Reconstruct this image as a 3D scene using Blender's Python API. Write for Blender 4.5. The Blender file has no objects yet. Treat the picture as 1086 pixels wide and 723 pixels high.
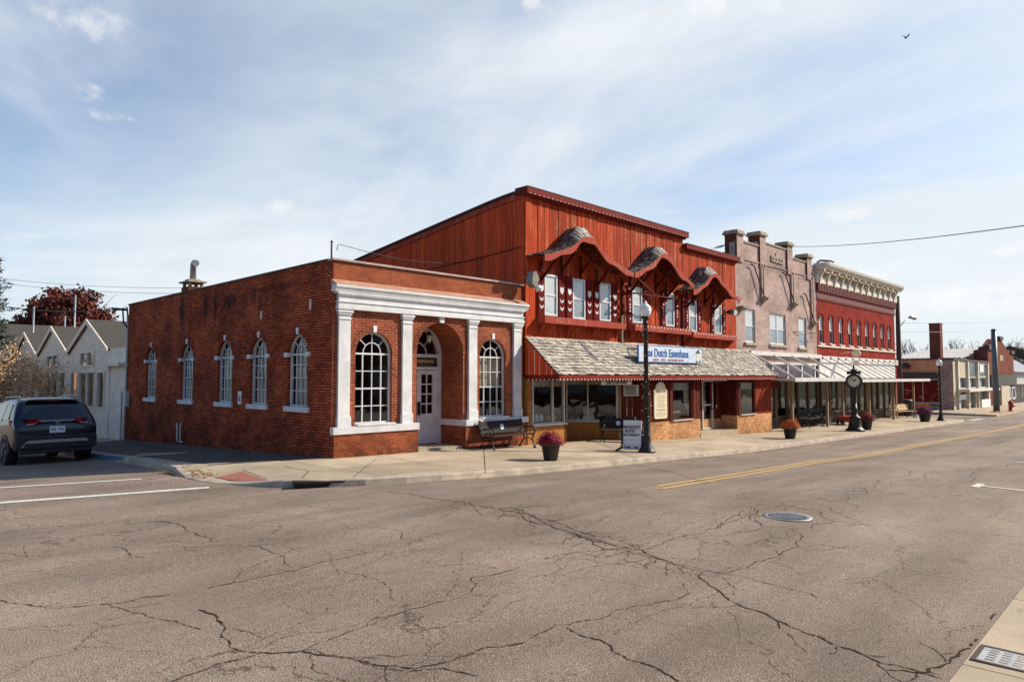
import bpy, bmesh, math, random
from mathutils import Vector, Matrix, noise
random.seed(7)
R = math.radians
C = bpy.context.scene
COL = C.collection
# ------------------------------------------------------------------ camera
F = 730.0
CAM = Vector((-8.474, -14.101, 1.85))
PITCH = math.atan(38.5/F); YAW = R(45.6345)
cd = bpy.data.cameras.new('camera'); cam = bpy.data.objects.new('camera', cd); COL.objects.link(cam)
cam.location = CAM; cam.rotation_euler = (R(90)+PITCH, 0, -YAW)
cd.sensor_width = 36; cd.lens = F/1086*36; cd.clip_end = 5000; cd.clip_start = .1
C.camera = cam
# ------------------------------------------------------------------ sun + sky
SUN_EL = R(33); SUN_AZ = R(-32)            # azimuth measured from +X
sv = Vector((math.cos(SUN_EL)*math.cos(SUN_AZ), math.cos(SUN_EL)*math.sin(SUN_AZ), math.sin(SUN_EL)))
sl = bpy.data.lights.new('sun', 'SUN'); so = bpy.data.objects.new('sun', sl); COL.objects.link(so)
sl.energy = 5.0; sl.angle = R(.5); sl.color = (1, .89, .73)
so.rotation_euler = sv.to_track_quat('Z', 'Y').to_euler()
W = bpy.data.worlds.new('World'); C.world = W; W.use_nodes = True
wn = W.node_tree.nodes; wl = W.node_tree.links; wn.clear()
def N(nt, t, **k):
    n = nt.nodes.new(t)
    for a, v in k.items():
        if a in n.inputs: n.inputs[a].default_value = v
        else: setattr(n, a, v)
    return n
nt = W.node_tree
out = N(nt, 'ShaderNodeOutputWorld'); bg = N(nt, 'ShaderNodeBackground')
sky = N(nt, 'ShaderNodeTexSky', sky_type='NISHITA', sun_disc=False)
sky.sun_elevation = SUN_EL; sky.sun_rotation = math.atan2(sv.x, sv.y); sky.air_density = 1.0; sky.dust_density = .9; sky.ozone_density = 1.5
bg.inputs['Strength'].default_value = .105
tc = N(nt, 'ShaderNodeTexCoord')
def mth(nt, op, a, b=None, c=None, clamp=False):
    n = nt.nodes.new('ShaderNodeMath'); n.operation = op; n.use_clamp = clamp
    for i, v in enumerate((a, b, c)):
        if v is None: continue
        if isinstance(v, (int, float)): n.inputs[i].default_value = v
        else: nt.links.new(v, n.inputs[i])
    return n.outputs[0]
def mixc(nt, fac, a, b, blend='MIX'):
    n = nt.nodes.new('ShaderNodeMix'); n.data_type = 'RGBA'; n.blend_type = blend
    for i, v in ((0, fac), (6, a), (7, b)):
        if isinstance(v, (int, float)): n.inputs[i].default_value = v
        elif isinstance(v, tuple): n.inputs[i].default_value = (*v[:3], 1)
        else: nt.links.new(v, n.inputs[i])
    return n.outputs[2]
def mrange(nt, v, a, b, c=0., d=1., smooth=True):
    n = nt.nodes.new('ShaderNodeMapRange'); n.interpolation_type = 'SMOOTHSTEP' if smooth else 'LINEAR'
    nt.links.new(v, n.inputs[0])
    for i, x in enumerate((a, b, c, d)): n.inputs[i+1].default_value = x
    return n.outputs[0]
# project the view direction on a cloud layer, so that streaks run towards the horizon as real ones do
sep = N(nt, 'ShaderNodeSeparateXYZ'); wl.new(tc.outputs['Generated'], sep.inputs[0])
zz = mth(nt, 'ADD', mth(nt, 'MAXIMUM', sep.outputs[2], 0.0), .16)
cu = mth(nt, 'DIVIDE', sep.outputs[0], zz); cv = mth(nt, 'DIVIDE', sep.outputs[1], zz)
cmb = N(nt, 'ShaderNodeCombineXYZ'); wl.new(cu, cmb.inputs[0]); wl.new(cv, cmb.inputs[1])
mp = N(nt, 'ShaderNodeMapping'); mp.inputs['Rotation'].default_value = (0, 0, R(38)); mp.inputs['Scale'].default_value = (1.1, .6, 1)
wl.new(cmb.outputs[0], mp.inputs[0])
n1 = N(nt, 'ShaderNodeTexNoise', Scale=.75, Detail=9.0, Roughness=.58, Distortion=.5); wl.new(mp.outputs[0], n1.inputs['Vector'])
mp2 = N(nt, 'ShaderNodeMapping'); mp2.inputs['Rotation'].default_value = (0, 0, R(60)); mp2.inputs['Scale'].default_value = (.9, .45, 1); mp2.inputs['Location'].default_value = (3.1, 7.7, 0)
wl.new(cmb.outputs[0], mp2.inputs[0])
n2 = N(nt, 'ShaderNodeTexNoise', Scale=.9, Detail=5.0, Roughness=.5); wl.new(mp2.outputs[0], n2.inputs['Vector'])
veil = mth(nt, 'ADD', mth(nt, 'MULTIPLY', mrange(nt, n1.outputs[0], .25, .78), .55), mth(nt, 'MULTIPLY', mrange(nt, n2.outputs[0], .25, .75), .40))
# thicker cirrus towards the sun side
dot = N(nt, 'ShaderNodeVectorMath', operation='DOT_PRODUCT'); wl.new(tc.outputs['Generated'], dot.inputs[0]); dot.inputs[1].default_value = (math.sin(R(100)), math.cos(R(100)), 0)
veil = mth(nt, 'MULTIPLY', veil, mrange(nt, dot.outputs['Value'], -.25, .70, .12, 1.9), clamp=True)
veil = mth(nt, 'ADD', veil, mrange(nt, sep.outputs[2], .42, -.02, 0., .55), clamp=True)
up_clear = mrange(nt, sep.outputs[2], .50, .80, 1., .12)
bk_ = N(nt, 'ShaderNodeVectorMath', operation='DOT_PRODUCT'); wl.new(tc.outputs['Generated'], bk_.inputs[0]); bk_.inputs[1].default_value = (math.sin(YAW), math.cos(YAW), 0)
veil = mth(nt, 'MULTIPLY', mth(nt, 'MULTIPLY', veil, up_clear), mrange(nt, bk_.outputs['Value'], -.1, .35, .25, 1.))
# a few small cumulus puffs
n3 = N(nt, 'ShaderNodeTexNoise', Scale=14.0, Detail=7.0, Roughness=.6); wl.new(tc.outputs['Generated'], n3.inputs['Vector'])
fwd = Vector((math.sin(YAW)*math.cos(PITCH), math.cos(YAW)*math.cos(PITCH), math.sin(PITCH)))
rgt = Vector((math.cos(YAW), -math.sin(YAW), 0)); upv = rgt.cross(fwd)
def ray(u, v): return fwd*F + rgt*(u-543) + upv*(361.5-v)
puff = None
for (u, v, r, fl) in ((40, 6, .05, 2.2), (80, 22, .035, 1.4), (100, 92, .016, 1.5), (140, 127, .024, 3.4), (1062, 268, .030, 3), (905, 226, .020, 2), (825, 6, .02, 2), (1010, 322, .04, 3), (560, 2, .02, 1.5), (296, 218, .02, 1.5), (755, 3, .02, 2), (1075, 326, .03, 2)):
    d = ray(u, v).normalized()
    sub = N(nt, 'ShaderNodeVectorMath', operation='SUBTRACT'); wl.new(tc.outputs['Generated'], sub.inputs[0]); sub.inputs[1].default_value = d
    mul = N(nt, 'ShaderNodeVectorMath', operation='MULTIPLY'); wl.new(sub.outputs[0], mul.inputs[0]); mul.inputs[1].default_value = (1, 1, fl)
    ln = N(nt, 'ShaderNodeVectorMath', operation='LENGTH'); wl.new(mul.outputs[0], ln.inputs[0])
    q = mth(nt, 'SUBTRACT', 1.25, mth(nt, 'DIVIDE', ln.outputs['Value'], r))
    q = mth(nt, 'ADD', q, mth(nt, 'MULTIPLY', mth(nt, 'SUBTRACT', n3.outputs[0], .5), 7.0))
    q = mrange(nt, q, .0, 1.7)
    puff = q if puff is None else mth(nt, 'MAXIMUM', puff, q)
skyc = mixc(nt, 1., sky.outputs[0], (.86, 1.02, 1.16), 'MULTIPLY')
c1 = mixc(nt, mth(nt, 'MULTIPLY', veil, .92), skyc, (6.0, 6.45, 6.75))
mp3 = N(nt, 'ShaderNodeMapping'); mp3.inputs['Scale'].default_value = (1.7, .9, 1); mp3.inputs['Location'].default_value = (4.4, 1.3, 0); wl.new(cmb.outputs[0], mp3.inputs[0])
n4 = N(nt, 'ShaderNodeTexNoise', Scale=.55, Detail=10.0, Roughness=.62, Distortion=.9); wl.new(mp3.outputs[0], n4.inputs['Vector'])
wisp = mth(nt, 'MULTIPLY', mth(nt, 'MULTIPLY', mrange(nt, n4.outputs[0], .40, .78), up_clear), mrange(nt, bk_.outputs['Value'], -.1, .35, .2, .68))
c1 = mixc(nt, wisp, c1, (7.3, 7.45, 7.6))
c2 = mixc(nt, mth(nt, 'MULTIPLY', puff, .62), c1, (7.6, 7.45, 7.4))
wl.new(c2, bg.inputs[0]); wl.new(bg.outputs[0], out.inputs[0])
C.render.engine = 'CYCLES'
C.view_settings.view_transform = 'Standard'; C.view_settings.look = 'None'; C.view_settings.exposure = 0.38; C.view_settings.gamma = 1
# ------------------------------------------------------------------ ground heights
def interp(x, xs, ys):
    if x <= xs[0]: return ys[0]
    for i in range(1, len(xs)):
        if x <= xs[i]: return ys[i-1]+(ys[i]-ys[i-1])*(x-xs[i-1])/(xs[i]-xs[i-1])
    return ys[-1]
GX = [-60, 0, 2.3, 12.6, 30, 45, 90, 600]; GZ = [-.14, -.12, -.22, -.56, -.82, -1.0, -1.25, -2.]
SX = [-60, 0, 2.4, 12, 21, 30, 43, 60, 90, 600]; SZ = [0., 0., -.04, -.29, -.53, -.62, -.77, -.95, -1.1, -1.9]
def sstep(a, b, x):
    t = min(max((x-a)/(b-a), 0), 1); return t*t*(3-2*t)
def gut(x): return interp(x, GX, GZ)
def road_z(x, y):
    g = gut(x)
    g = g + (-.13-g)*sstep(-7, -12.5, y)*.75
    cr = interp(x, [-60, -6, 0, 9, 35, 90], [.06, .06, .10, .17, .07, .05])
    t = max(0, 1-((y+8.2)/4.4)**2)
    return g + cr*t - .040*max(0, min(y, 80)) - .002*max(0, y-80)*0
def walk_z(x, y):
    s = interp(x, SX, SZ); g = gut(x)+.13
    t = min(max(-y/4, 0), 1); z = s+(g-s)*t
    return z - .034*max(0, min(y, 80)) - .03*max(0, -x)
def onz(u, v, fn):
    r = ray(u, v); z = -.1
    for i in range(30):
        p = CAM + r*((z-CAM.z)/r.z); z = fn(p.x, p.y)
    return Vector((p.x, p.y, z))
def at(u, v, depth): return CAM + ray(u, v)*(depth/F)
# ------------------------------------------------------------------ materials
MATS = {}
def newmat(name):
    m = bpy.data.materials.new(name); m.use_nodes = True; m.node_tree.nodes.clear()
    t = m.node_tree; o = N(t, 'ShaderNodeOutputMaterial'); b = N(t, 'ShaderNodeBsdfPrincipled')
    t.links.new(b.outputs[0], o.inputs[0]); return m, t, b, o
def bump(t, b, h, dist, strength=1.0):
    n = N(t, 'ShaderNodeBump', Distance=dist, Strength=strength); t.links.new(h, n.inputs['Height']); t.links.new(n.outputs[0], b.inputs['Normal'])
def pos(t, sc=(1, 1, 1), obj=False):
    if obj: s = N(t, 'ShaderNodeTexCoord').outputs['Object']
    else: s = N(t, 'ShaderNodeNewGeometry').outputs['Position']
    m = N(t, 'ShaderNodeMapping'); m.inputs['Scale'].default_value = sc; t.links.new(s, m.inputs[0]); return m.outputs[0]
def nz(t, vec, scale, detail=5., rough=.6, dist=0.):
    n = N(t, 'ShaderNodeTexNoise', Scale=scale, Detail=detail, Roughness=rough, Distortion=dist); t.links.new(vec, n.inputs['Vector']); return n.outputs[0]
def simple(name, c, rough=.7, var=.25, scale=4., metal=0., spec=.5, bmp=0., sc=(1, 1, 1), c2=None, isl=0., coat=0.):
    m, t, b, o = newmat(name); v = pos(t, sc, True)
    n = nz(t, v, scale)
    f = mrange(t, n, .25, .75)
    dark = c2 or tuple(x*(1-var) for x in c)
    col = mixc(t, f, dark, tuple(min(1, x*(1+var*.5)) for x in c))
    if isl:
        g = N(t, 'ShaderNodeNewGeometry')
        k = mth(t, 'ADD', mth(t, 'MULTIPLY', g.outputs['Random Per Island'], isl), 1-isl/2)
        cc = N(t, 'ShaderNodeCombineColor');
        for i in range(3): t.links.new(k, cc.inputs[i])
        col = mixc(t, 1., col, cc.outputs[0], 'MULTIPLY')
    t.links.new(col, b.inputs['Base Color'])
    b.inputs['Roughness'].default_value = rough; b.inputs['Metallic'].default_value = metal; b.inputs['Specular IOR Level'].default_value = spec
    b.inputs['Coat Weight'].default_value = coat
    if bmp: bump(t, b, nz(t, v, scale*4), bmp)
    MATS[name] = m; return m
def wall_uv(t):
    g = N(t, 'ShaderNodeNewGeometry'); s = N(t, 'ShaderNodeSeparateXYZ'); t.links.new(g.outputs['Position'], s.inputs[0])
    n = N(t, 'ShaderNodeSeparateXYZ'); t.links.new(g.outputs['True Normal'], n.inputs[0])
    a = mth(t, 'GREATER_THAN', mth(t, 'ABSOLUTE', n.outputs[0]), .75)
    u = mth(t, 'ADD', mth(t, 'MULTIPLY', s.outputs[0], mth(t, 'SUBTRACT', 1., a)), mth(t, 'MULTIPLY', s.outputs[1], a))
    c = N(t, 'ShaderNodeCombineXYZ'); t.links.new(u, c.inputs[0]); t.links.new(s.outputs[2], c.inputs[1])
    return c.outputs[0], u, s.outputs[2], s
def brickm(name, c1, c2, mortar, w=.213, h=.0677, ms=.007, var=.5, stains=(), grime=None, depth=.006, bias=0., rough=.85):
    m, t, b, o = newmat(name); uv, u, z, s = wall_uv(t)
    wob = N(t, 'ShaderNodeVectorMath', operation='ADD'); t.links.new(uv, wob.inputs[0])
    wn_ = N(t, 'ShaderNodeTexNoise', Scale=9., Detail=2.); t.links.new(uv, wn_.inputs['Vector'])
    sc_ = N(t, 'ShaderNodeVectorMath', operation='SCALE'); sc_.inputs['Scale'].default_value = .008; t.links.new(wn_.outputs['Color'], sc_.inputs[0]); t.links.new(sc_.outputs[0], wob.inputs[1])
    br = N(t, 'ShaderNodeTexBrick', Scale=1.0); br.offset = .5
    for k, v_ in (('Color1', (*c1, 1)), ('Color2', (*c2, 1)), ('Mortar', (*mortar, 1)), ('Mortar Size', ms), ('Mortar Smooth', .3), ('Bias', bias), ('Brick Width', w), ('Row Height', h)): br.inputs[k].default_value = v_
    t.links.new(wob.outputs[0], br.inputs['Vector'])
    big = mrange(t, nz(t, uv, .9, 4), .3, .7, 1-var*.5, 1+var*.3)
    fine = mrange(t, nz(t, uv, 22., 4), .3, .7, 1-var*.4, 1+var*.3)
    k = mth(t, 'MULTIPLY', big, fine)
    cc = N(t, 'ShaderNodeCombineColor')
    for i in range(3): t.links.new(k, cc.inputs[i])
    col = mixc(t, 1., br.outputs[0], cc.outputs[0], 'MULTIPLY')
    st = nz(t, N_map(t, uv, (7, .7, 1)), 1.2, 6, .65)
    acc = None
    for (cu_, cz_, hu, hz, k_) in stains:
        a = mrange(t, mth(t, 'ABSOLUTE', mth(t, 'SUBTRACT', u, cu_)), hu*1.4, hu*.3)
        e = mrange(t, mth(t, 'ABSOLUTE', mth(t, 'SUBTRACT', z, cz_)), hz*1.3, hz*.2)
        q = mth(t, 'MULTIPLY', mth(t, 'MULTIPLY', a, e), k_)
        acc = q if acc is None else mth(t, 'MAXIMUM', acc, q)
    if grime:
        e = mth(t, 'MULTIPLY', mrange(t, z, grime[1], grime[0]), grime[2]); e = mth(t, 'MULTIPLY', e, mrange(t, nz(t, uv, 2.3, 5, .65), .38, .6))
        acc = e if acc is None else mth(t, 'MAXIMUM', acc, e)
    if acc is not None:
        f = mth(t, 'MULTIPLY', acc, mrange(t, st, .3, .6, .15, 1.)) if stains else acc
        col = mixc(t, f, col, (.018, .014, .012))
    t.links.new(col, b.inputs['Base Color']); b.inputs['Roughness'].default_value = rough; b.inputs['Specular IOR Level'].default_value = .06
    hgt = mth(t, 'ADD', mth(t, 'MULTIPLY', br.outputs[1], -1.), mth(t, 'MULTIPLY', fine, .4))
    bump(t, b, hgt, depth)
    MATS[name] = m; return m
def N_map(t, vec, sc):
    m = N(t, 'ShaderNodeMapping'); m.inputs['Scale'].default_value = sc; t.links.new(vec, m.inputs[0]); return m.outputs[0]
def woodm(name, c, worn, amt=.25, dark=.5, sc=1., isl=.35, rough=.75):
    """vertical painted boards: streaks along z, worn pale patches"""
    m, t, b, o = newmat(name); uv, u, z, s = wall_uv(t)
    v = N_map(t, uv, (26*sc, .9*sc, 1)); st = nz(t, v, 1., 5, .6)
    v2 = N_map(t, uv, (5*sc, .5*sc, 1)); st2 = nz(t, v2, 1.3, 5, .65)
    g = N(t, 'ShaderNodeNewGeometry')
    col = mixc(t, mrange(t, st, .3, .7), tuple(x*dark for x in c), c)
    k = mth(t, 'ADD', mth(t, 'MULTIPLY', g.outputs['Random Per Island'], isl), 1-isl*.6)
    cc = N(t, 'ShaderNodeCombineColor')
    for i in range(3): t.links.new(k, cc.inputs[i])
    col = mixc(t, 1., col, cc.outputs[0], 'MULTIPLY')
    w = mth(t, 'MULTIPLY', mrange(t, st2, .50, .70), mrange(t, nz(t, uv, 12., 4, .7), .40, .58))
    col = mixc(t, mth(t, 'MULTIPLY', w, amt), col, worn)
    t.links.new(col, b.inputs['Base Color']); b.inputs['Roughness'].default_value = rough; b.inputs['Specular IOR Level'].default_value = .1
    bump(t, b, st, .004)
    MATS[name] = m; return m
def glassm(name, tint=(.85, .9, .9), refl=1.0, rough=.02, dark=0.):
    m = bpy.data.materials.new(name); m.use_nodes = True; t = m.node_tree; t.nodes.clear()
    o = N(t, 'ShaderNodeOutputMaterial'); tr = N(t, 'ShaderNodeBsdfTransparent'); tr.inputs[0].default_value = (*tint, 1)
    gl = N(t, 'ShaderNodeBsdfGlossy', Roughness=rough); gl.inputs[0].default_value = (.9, .95, 1, 1)
    ge = N(t, 'ShaderNodeNewGeometry'); dt = N(t, 'ShaderNodeVectorMath', operation='DOT_PRODUCT'); t.links.new(ge.outputs['Normal'], dt.inputs[0]); t.links.new(ge.outputs['Incoming'], dt.inputs[1])
    cs = mth(t, 'SUBTRACT', 1., mth(t, 'ABSOLUTE', dt.outputs['Value'])); f = mth(t, 'MULTIPLY', mth(t, 'ADD', mth(t, 'MULTIPLY', mth(t, 'POWER', cs, 5.), .9), .07), refl, clamp=True)
    wv = nz(t, pos(t), 1.7, 2); bp = N(t, 'ShaderNodeBump', Distance=.02, Strength=.25); t.links.new(wv, bp.inputs['Height']); t.links.new(bp.outputs[0], gl.inputs['Normal'])
    mx = N(t, 'ShaderNodeMixShader'); t.links.new(f, mx.inputs[0]); t.links.new(tr.outputs[0], mx.inputs[1]); t.links.new(gl.outputs[0], mx.inputs[2]); t.links.new(mx.outputs[0], o.inputs[0])
    MATS[name] = m; return m
# setting
def asphaltm():
    m, t, b, o = newmat('asphalt'); p = pos(t)
    fine = nz(t, p, 95., 3, .7); mid = nz(t, p, 14., 4, .6); big = nz(t, p, .35, 5, .6); st = nz(t, N_map(t, p, (.12, .8, 1)), 1.5, 5, .6)
    col = mixc(t, mrange(t, fine, .33, .68), (.108, .080, .060), (.425, .33, .256))
    vo = N(t, 'ShaderNodeTexVoronoi', Scale=70.); t.links.new(p, vo.inputs['Vector'])
    col = mixc(t, mth(t, 'MULTIPLY', mrange(t, vo.outputs['Distance'], .28, .12), .5), col, (.50, .42, .34))
    k = mth(t, 'MULTIPLY', mth(t, 'MULTIPLY', mrange(t, mid, .3, .7, .90, 1.08), mrange(t, big, .3, .7, .76, 1.10)), mrange(t, st, .3, .7, .78, 1.12))
    cc = N(t, 'ShaderNodeCombineColor')
    for i in range(3): t.links.new(k, cc.inputs[i])
    col = mixc(t, 1., col, cc.outputs[0], 'MULTIPLY')
    wv = N(t, 'ShaderNodeTexNoise', Scale=2.2, Detail=6., Roughness=.65); t.links.new(p, wv.inputs['Vector'])
    sc2 = N(t, 'ShaderNodeVectorMath', operation='SCALE'); sc2.inputs['Scale'].default_value = .55; t.links.new(wv.outputs['Color'], sc2.inputs[0])
    ad = N(t, 'ShaderNodeVectorMath', operation='ADD'); t.links.new(N_map(t, p, (.8, 1.25, 0)), ad.inputs[0]); t.links.new(sc2.outputs[0], ad.inputs[1])
    v2 = N(t, 'ShaderNodeTexVoronoi', Scale=.62, feature='DISTANCE_TO_EDGE'); t.links.new(ad.outputs[0], v2.inputs['Vector'])
    net = mth(t, 'MULTIPLY', mrange(t, v2.outputs['Distance'], .0065, .0015), mrange(t, nz(t, p, .55, 3, .5), .42, .56))
    col = mixc(t, mth(t, 'MULTIPLY', net, .8), col, (.055, .036, .026))
    oil = mth(t, 'MULTIPLY', mrange(t, nz(t, p, 1.1, 3, .5), .68, .78), .35)
    col = mixc(t, oil, col, (.06, .05, .045))
    t.links.new(col, b.inputs['Base Color']); b.inputs['Roughness'].default_value = .8; b.inputs['Specular IOR Level'].default_value = .3
    bump(t, b, mth(t, 'ADD', fine, mth(t, 'MULTIPLY', vo.outputs['Distance'], .6)), .006)
    MATS['asphalt'] = m
asphaltm()
def concretem(name, c, joint=1.5):
    m, t, b, o = newmat(name); p = pos(t)
    br = N(t, 'ShaderNodeTexBrick', Scale=1.0); br.offset = 0
    for k, v_ in (('Color1', (1, 1, 1, 1)), ('Color2', (.74, .73, .71, 1)), ('Mortar', (.30, .26, .22, 1)), ('Mortar Size', .012), ('Mortar Smooth', .5), ('Brick Width', joint*1.3), ('Row Height', joint)): br.inputs[k].default_value = v_
    mp_ = N(t, 'ShaderNodeMapping'); mp_.inputs['Location'].default_value = (.9, .25, 0); t.links.new(p, mp_.inputs[0]); t.links.new(mp_.outputs[0], br.inputs['Vector'])
    fine = nz(t, p, 60., 4, .7); big = nz(t, p, .8, 5, .65)
    k = mth(t, 'MULTIPLY', mrange(t, fine, .3, .7, .88, 1.08), mrange(t, big, .3, .7, .78, 1.12))
    cc = N(t, 'ShaderNodeCombineColor')
    for i in range(3): t.links.new(k, cc.inputs[i])
    col = mixc(t, 1., mixc(t, 1., br.outputs[0], (*c,), 'MULTIPLY'), cc.outputs[0], 'MULTIPLY')
    sp = mth(t, 'MULTIPLY', mrange(t, nz(t, p, 3.2, 5, .7), .56, .70), .6)
    col = mixc(t, sp, col, (.14, .11, .085))
    t.links.new(col, b.inputs['Base Color']); b.inputs['Roughness'].default_value = .85; b.inputs['Specular IOR Level'].default_value = .3
    bump(t, b, fine, .003); MATS[name] = m
concretem('concrete', (.52, .42, .30)); simple('kerb_concrete', (.43, .36, .28), .85, .35, 3., bmp=.004)
simple('crack', (.06, .040, .028), 1., .4, 9., spec=.1)
simple('path_asphalt', (.095, .078, .064), .9, .5, 2., bmp=.003); simple('earth', (.09, .10, .04), 1., .4, .2, spec=.1)
def paintm(name, c, wear=.5, lo=.42, hi=.62):
    m, t, b, o = newmat(name); p = pos(t)
    f = mth(t, 'MULTIPLY', mrange(t, nz(t, p, 30., 5, .75), lo, hi), wear)
    col = mixc(t, f, c, (.20, .165, .135)); t.links.new(col, b.inputs['Base Color']); b.inputs['Roughness'].default_value = .7; MATS[name] = m
paintm('white_paint', (.75, .72, .66), .6); paintm('yellow_paint', (.66, .43, .12), .55); paintm('blue_paint', (.04, .15, .32), .6)
simple('tactile', (.36, .13, .095), .8, .3, 20., bmp=.004)
# building materials
SST = [(9.2, 3.9, .28, .75, .95), (7.35, 4.05, .22, .45, 1.), (6.6, 3.95, .13, .55, .9), (5.55, 4.02, .5, .28, 1.), (4.1, 4.1, .16, .3, .9), (3.0, 4.2, 1.4, .10, .65), (10.7, 2.6, .45, .25, .55), (5.6, 3.3, .7, 1.1, .30), (9.3, 2.6, .3, 1.2, .5), (3.7, 3.85, .12, .35, .6)]
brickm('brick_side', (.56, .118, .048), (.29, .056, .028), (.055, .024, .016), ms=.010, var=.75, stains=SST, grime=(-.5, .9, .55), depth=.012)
brickm('brick_front', (.33, .080, .036), (.22, .046, .022), (.40, .25, .17), ms=.0065, var=.65)
brickm('brick_parapet', (.36, .10, .045), (.26, .066, .03), (.34, .17, .10), ms=.005, var=.4)
brickm('brick_base', (.35, .095, .04), (.24, .06, .028), (.26, .12, .07), ms=.006, var=.8, grime=(-.15, .42, .85))
brickm('brick_ochre', (.46, .20, .055), (.36, .14, .04), (.33, .17, .07), ms=.006, var=.4)
brickm('brick_speckled', (.62, .27, .10), (.26, .085, .035), (.62, .42, .24), w=.10, h=.075, ms=.012, var=.6, grime=(-.55, -.15, .5), bias=-.1)
brickm('brick_pink', (.50, .375, .335), (.41, .29, .255), (.33, .235, .205), ms=.006, var=.5, depth=.003, stains=[(21.4, 5.8, .5, 1.0, .35), (25, 7.2, 1.2, .3, .35), (28.6, 4.2, .3, .8, .5)])
brickm('brick_crimson', (.29, .030, .020), (.21, .022, .015), (.25, .03, .02), ms=.004, var=.5, depth=.003)
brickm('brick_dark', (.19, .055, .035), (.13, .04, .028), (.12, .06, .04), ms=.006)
brickm('brick_far', (.22, .07, .045), (.17, .05, .035), (.25, .14, .10), ms=.005)
brickm('brick_checker', (.42, .30, .25), (.26, .18, .15), (.40, .30, .25), w=.2, h=.2, ms=.004, var=.2)
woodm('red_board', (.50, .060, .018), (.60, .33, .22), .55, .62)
woodm('red_board_side', (.80, .098, .028), (.50, .20, .11), .35, .5)  # side boards coloured brighter than the front to make up for their shade
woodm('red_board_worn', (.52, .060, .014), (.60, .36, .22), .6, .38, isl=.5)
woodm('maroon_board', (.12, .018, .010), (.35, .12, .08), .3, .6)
woodm('red_trim', (.40, .070, .045), (.55, .33, .25), .5, .75, isl=.1)
woodm('maroon_trim', (.20, .022, .018), (.4, .2, .15), .3, .7, isl=.1)
woodm('red_board_old', (.34, .045, .018), (.10, .02, .012), .8, .4)
woodm('maroon_fascia', (.24, .022, .014), (.4, .2, .15), .3, .7, isl=.1)
simple('shutter_paint', (.14, .010, .010), .9, .3, 8., spec=.1)
simple('white_trim', (.63, .64, .655), .6, .2, 2.2, bmp=.001)
simple('grey_trim', (.55, .53, .49), .6, .2, 3.)
simple('cream', (.70, .62, .44), .6, .1, 4.)
simple('flashing', (.30, .12, .06), .7, .6, 5., c2=(.42, .30, .23))
simple('cap_metal', (.42, .30, .28), .55, .35, 3.)
simple('cap_dark', (.05, .035, .03), .8, .3, 3.)
simple('shake', (.43, .39, .335), .9, .5, 9., sc=(1, 1, 4), isl=.85, bmp=.003)
simple('shake_shaded', (.11, .092, .078), .9, .5, 9., isl=1.0, bmp=.003)  # hood shakes darkened: shade of the unlit left slopes put into the colour
simple('shingle_roof', (.06, .056, .048), .95, .35, 14., isl=.3)
simple('dark_interior', (.018, .014, .012), .9, .3, 2.)
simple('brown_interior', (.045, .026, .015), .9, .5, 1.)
simple('curtain', (.50, .40, .29), .9, .35, 3., sc=(12, 12, .6))
simple('blind', (.66, .66, .63), .8, .12, 6., sc=(1, 1, 14))
simple('window_grey', (.28, .32, .36), .7, .35, 1.2)
simple('lace', (.60, .54, .45), .9, .6, 8., sc=(9, 9, 1), c2=(.14, .11, .09))
simple('black_iron', (.010, .010, .011), .5, .3, 12.)
simple('bench_wood', (.016, .009, .008), .8, .4, 10., sc=(1, 1, 6))
simple('pale_wood', (.62, .44, .24), .6, .3, 5.)
simple('frame_brown', (.17, .11, .07), .8, .4, 6., sc=(8, 8, .7))
simple('post_wood', (.30, .20, .12), .8, .4, 6., sc=(8, 8, .7))
simple('pole_wood', (.075, .055, .045), .9, .4, 8., sc=(8, 8, .5))
simple('steel_pole', (.13, .145, .16), .45, .2, 3., metal=.3)
simple('grate_paint', (.42, .43, .45), .6, .25, 9.)
simple('lid_metal', (.30, .32, .36), .55, .35, 6.)
simple('galv', (.34, .34, .36), .45, .3, 5., metal=.5)
simple('black_plastic', (.02, .02, .02), .5, .3, 5.)
simple('pvc_white', (.62, .60, .56), .5, .12, 4.)
simple('acorn_glass', (.86, .86, .83), .15, .04, 4., spec=.7)
simple('clock_face', (.75, .68, .50), .5, .05, 4.)
simple('stone', (.36, .30, .22), .9, .4, 5., bmp=.004)
simple('cornice_paint', (.66, .60, .50), .7, .35, 5.)
simple('cornice_brown', (.34, .25, .15), .8, .5, 6.)  # brown tone of the panels between the cornice brackets
simple('crimson_dark', (.15, .016, .014), .75, .3, 5.)
simple('white_siding', (.80, .69, .57), .7, .18, 2.5)
simple('canopy_white', (.62, .60, .57), .6, .15, 3.)
simple('white_panel', (.66, .64, .61), .6, .18, 1.5, sc=(5, 5, 1))
simple('purple_glass', (.06, .035, .065), .15, .5, 2.)
simple('orange_stucco', (.62, .31, .15), .85, .25, 1.5)
simple('tan_panel', (.50, .42, .31), .8, .25, 2.)
simple('metal_roof', (.52, .50, .47), .5, .12, 3., sc=(6, 1, 1))
simple('grey_siding', (.36, .35, .36), .8, .2, 3., sc=(1, 1, 10))
simple('blue_roof', (.045, .075, .16), .6, .3, 4.)
simple('tar_roof', (.04, .04, .042), .9, .4, 3.)
simple('tarp_blue', (.022, .035, .055), .45, .7, 2.5)
simple('hydrant_red', (.32, .025, .02), .5, .2, 8.)
simple('barrier_orange', (.70, .20, .04), .6, .2, 8.)
simple('red_cloth', (.50, .03, .025), .7, .2, 8.)
simple('sign_blue', (.03, .13, .38), .5, .1, 8.); simple('sign_pale', (.58, .67, .78), .45, .06, 4.); simple('sign_white', (.74, .73, .72), .5, .05, 4.)
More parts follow.
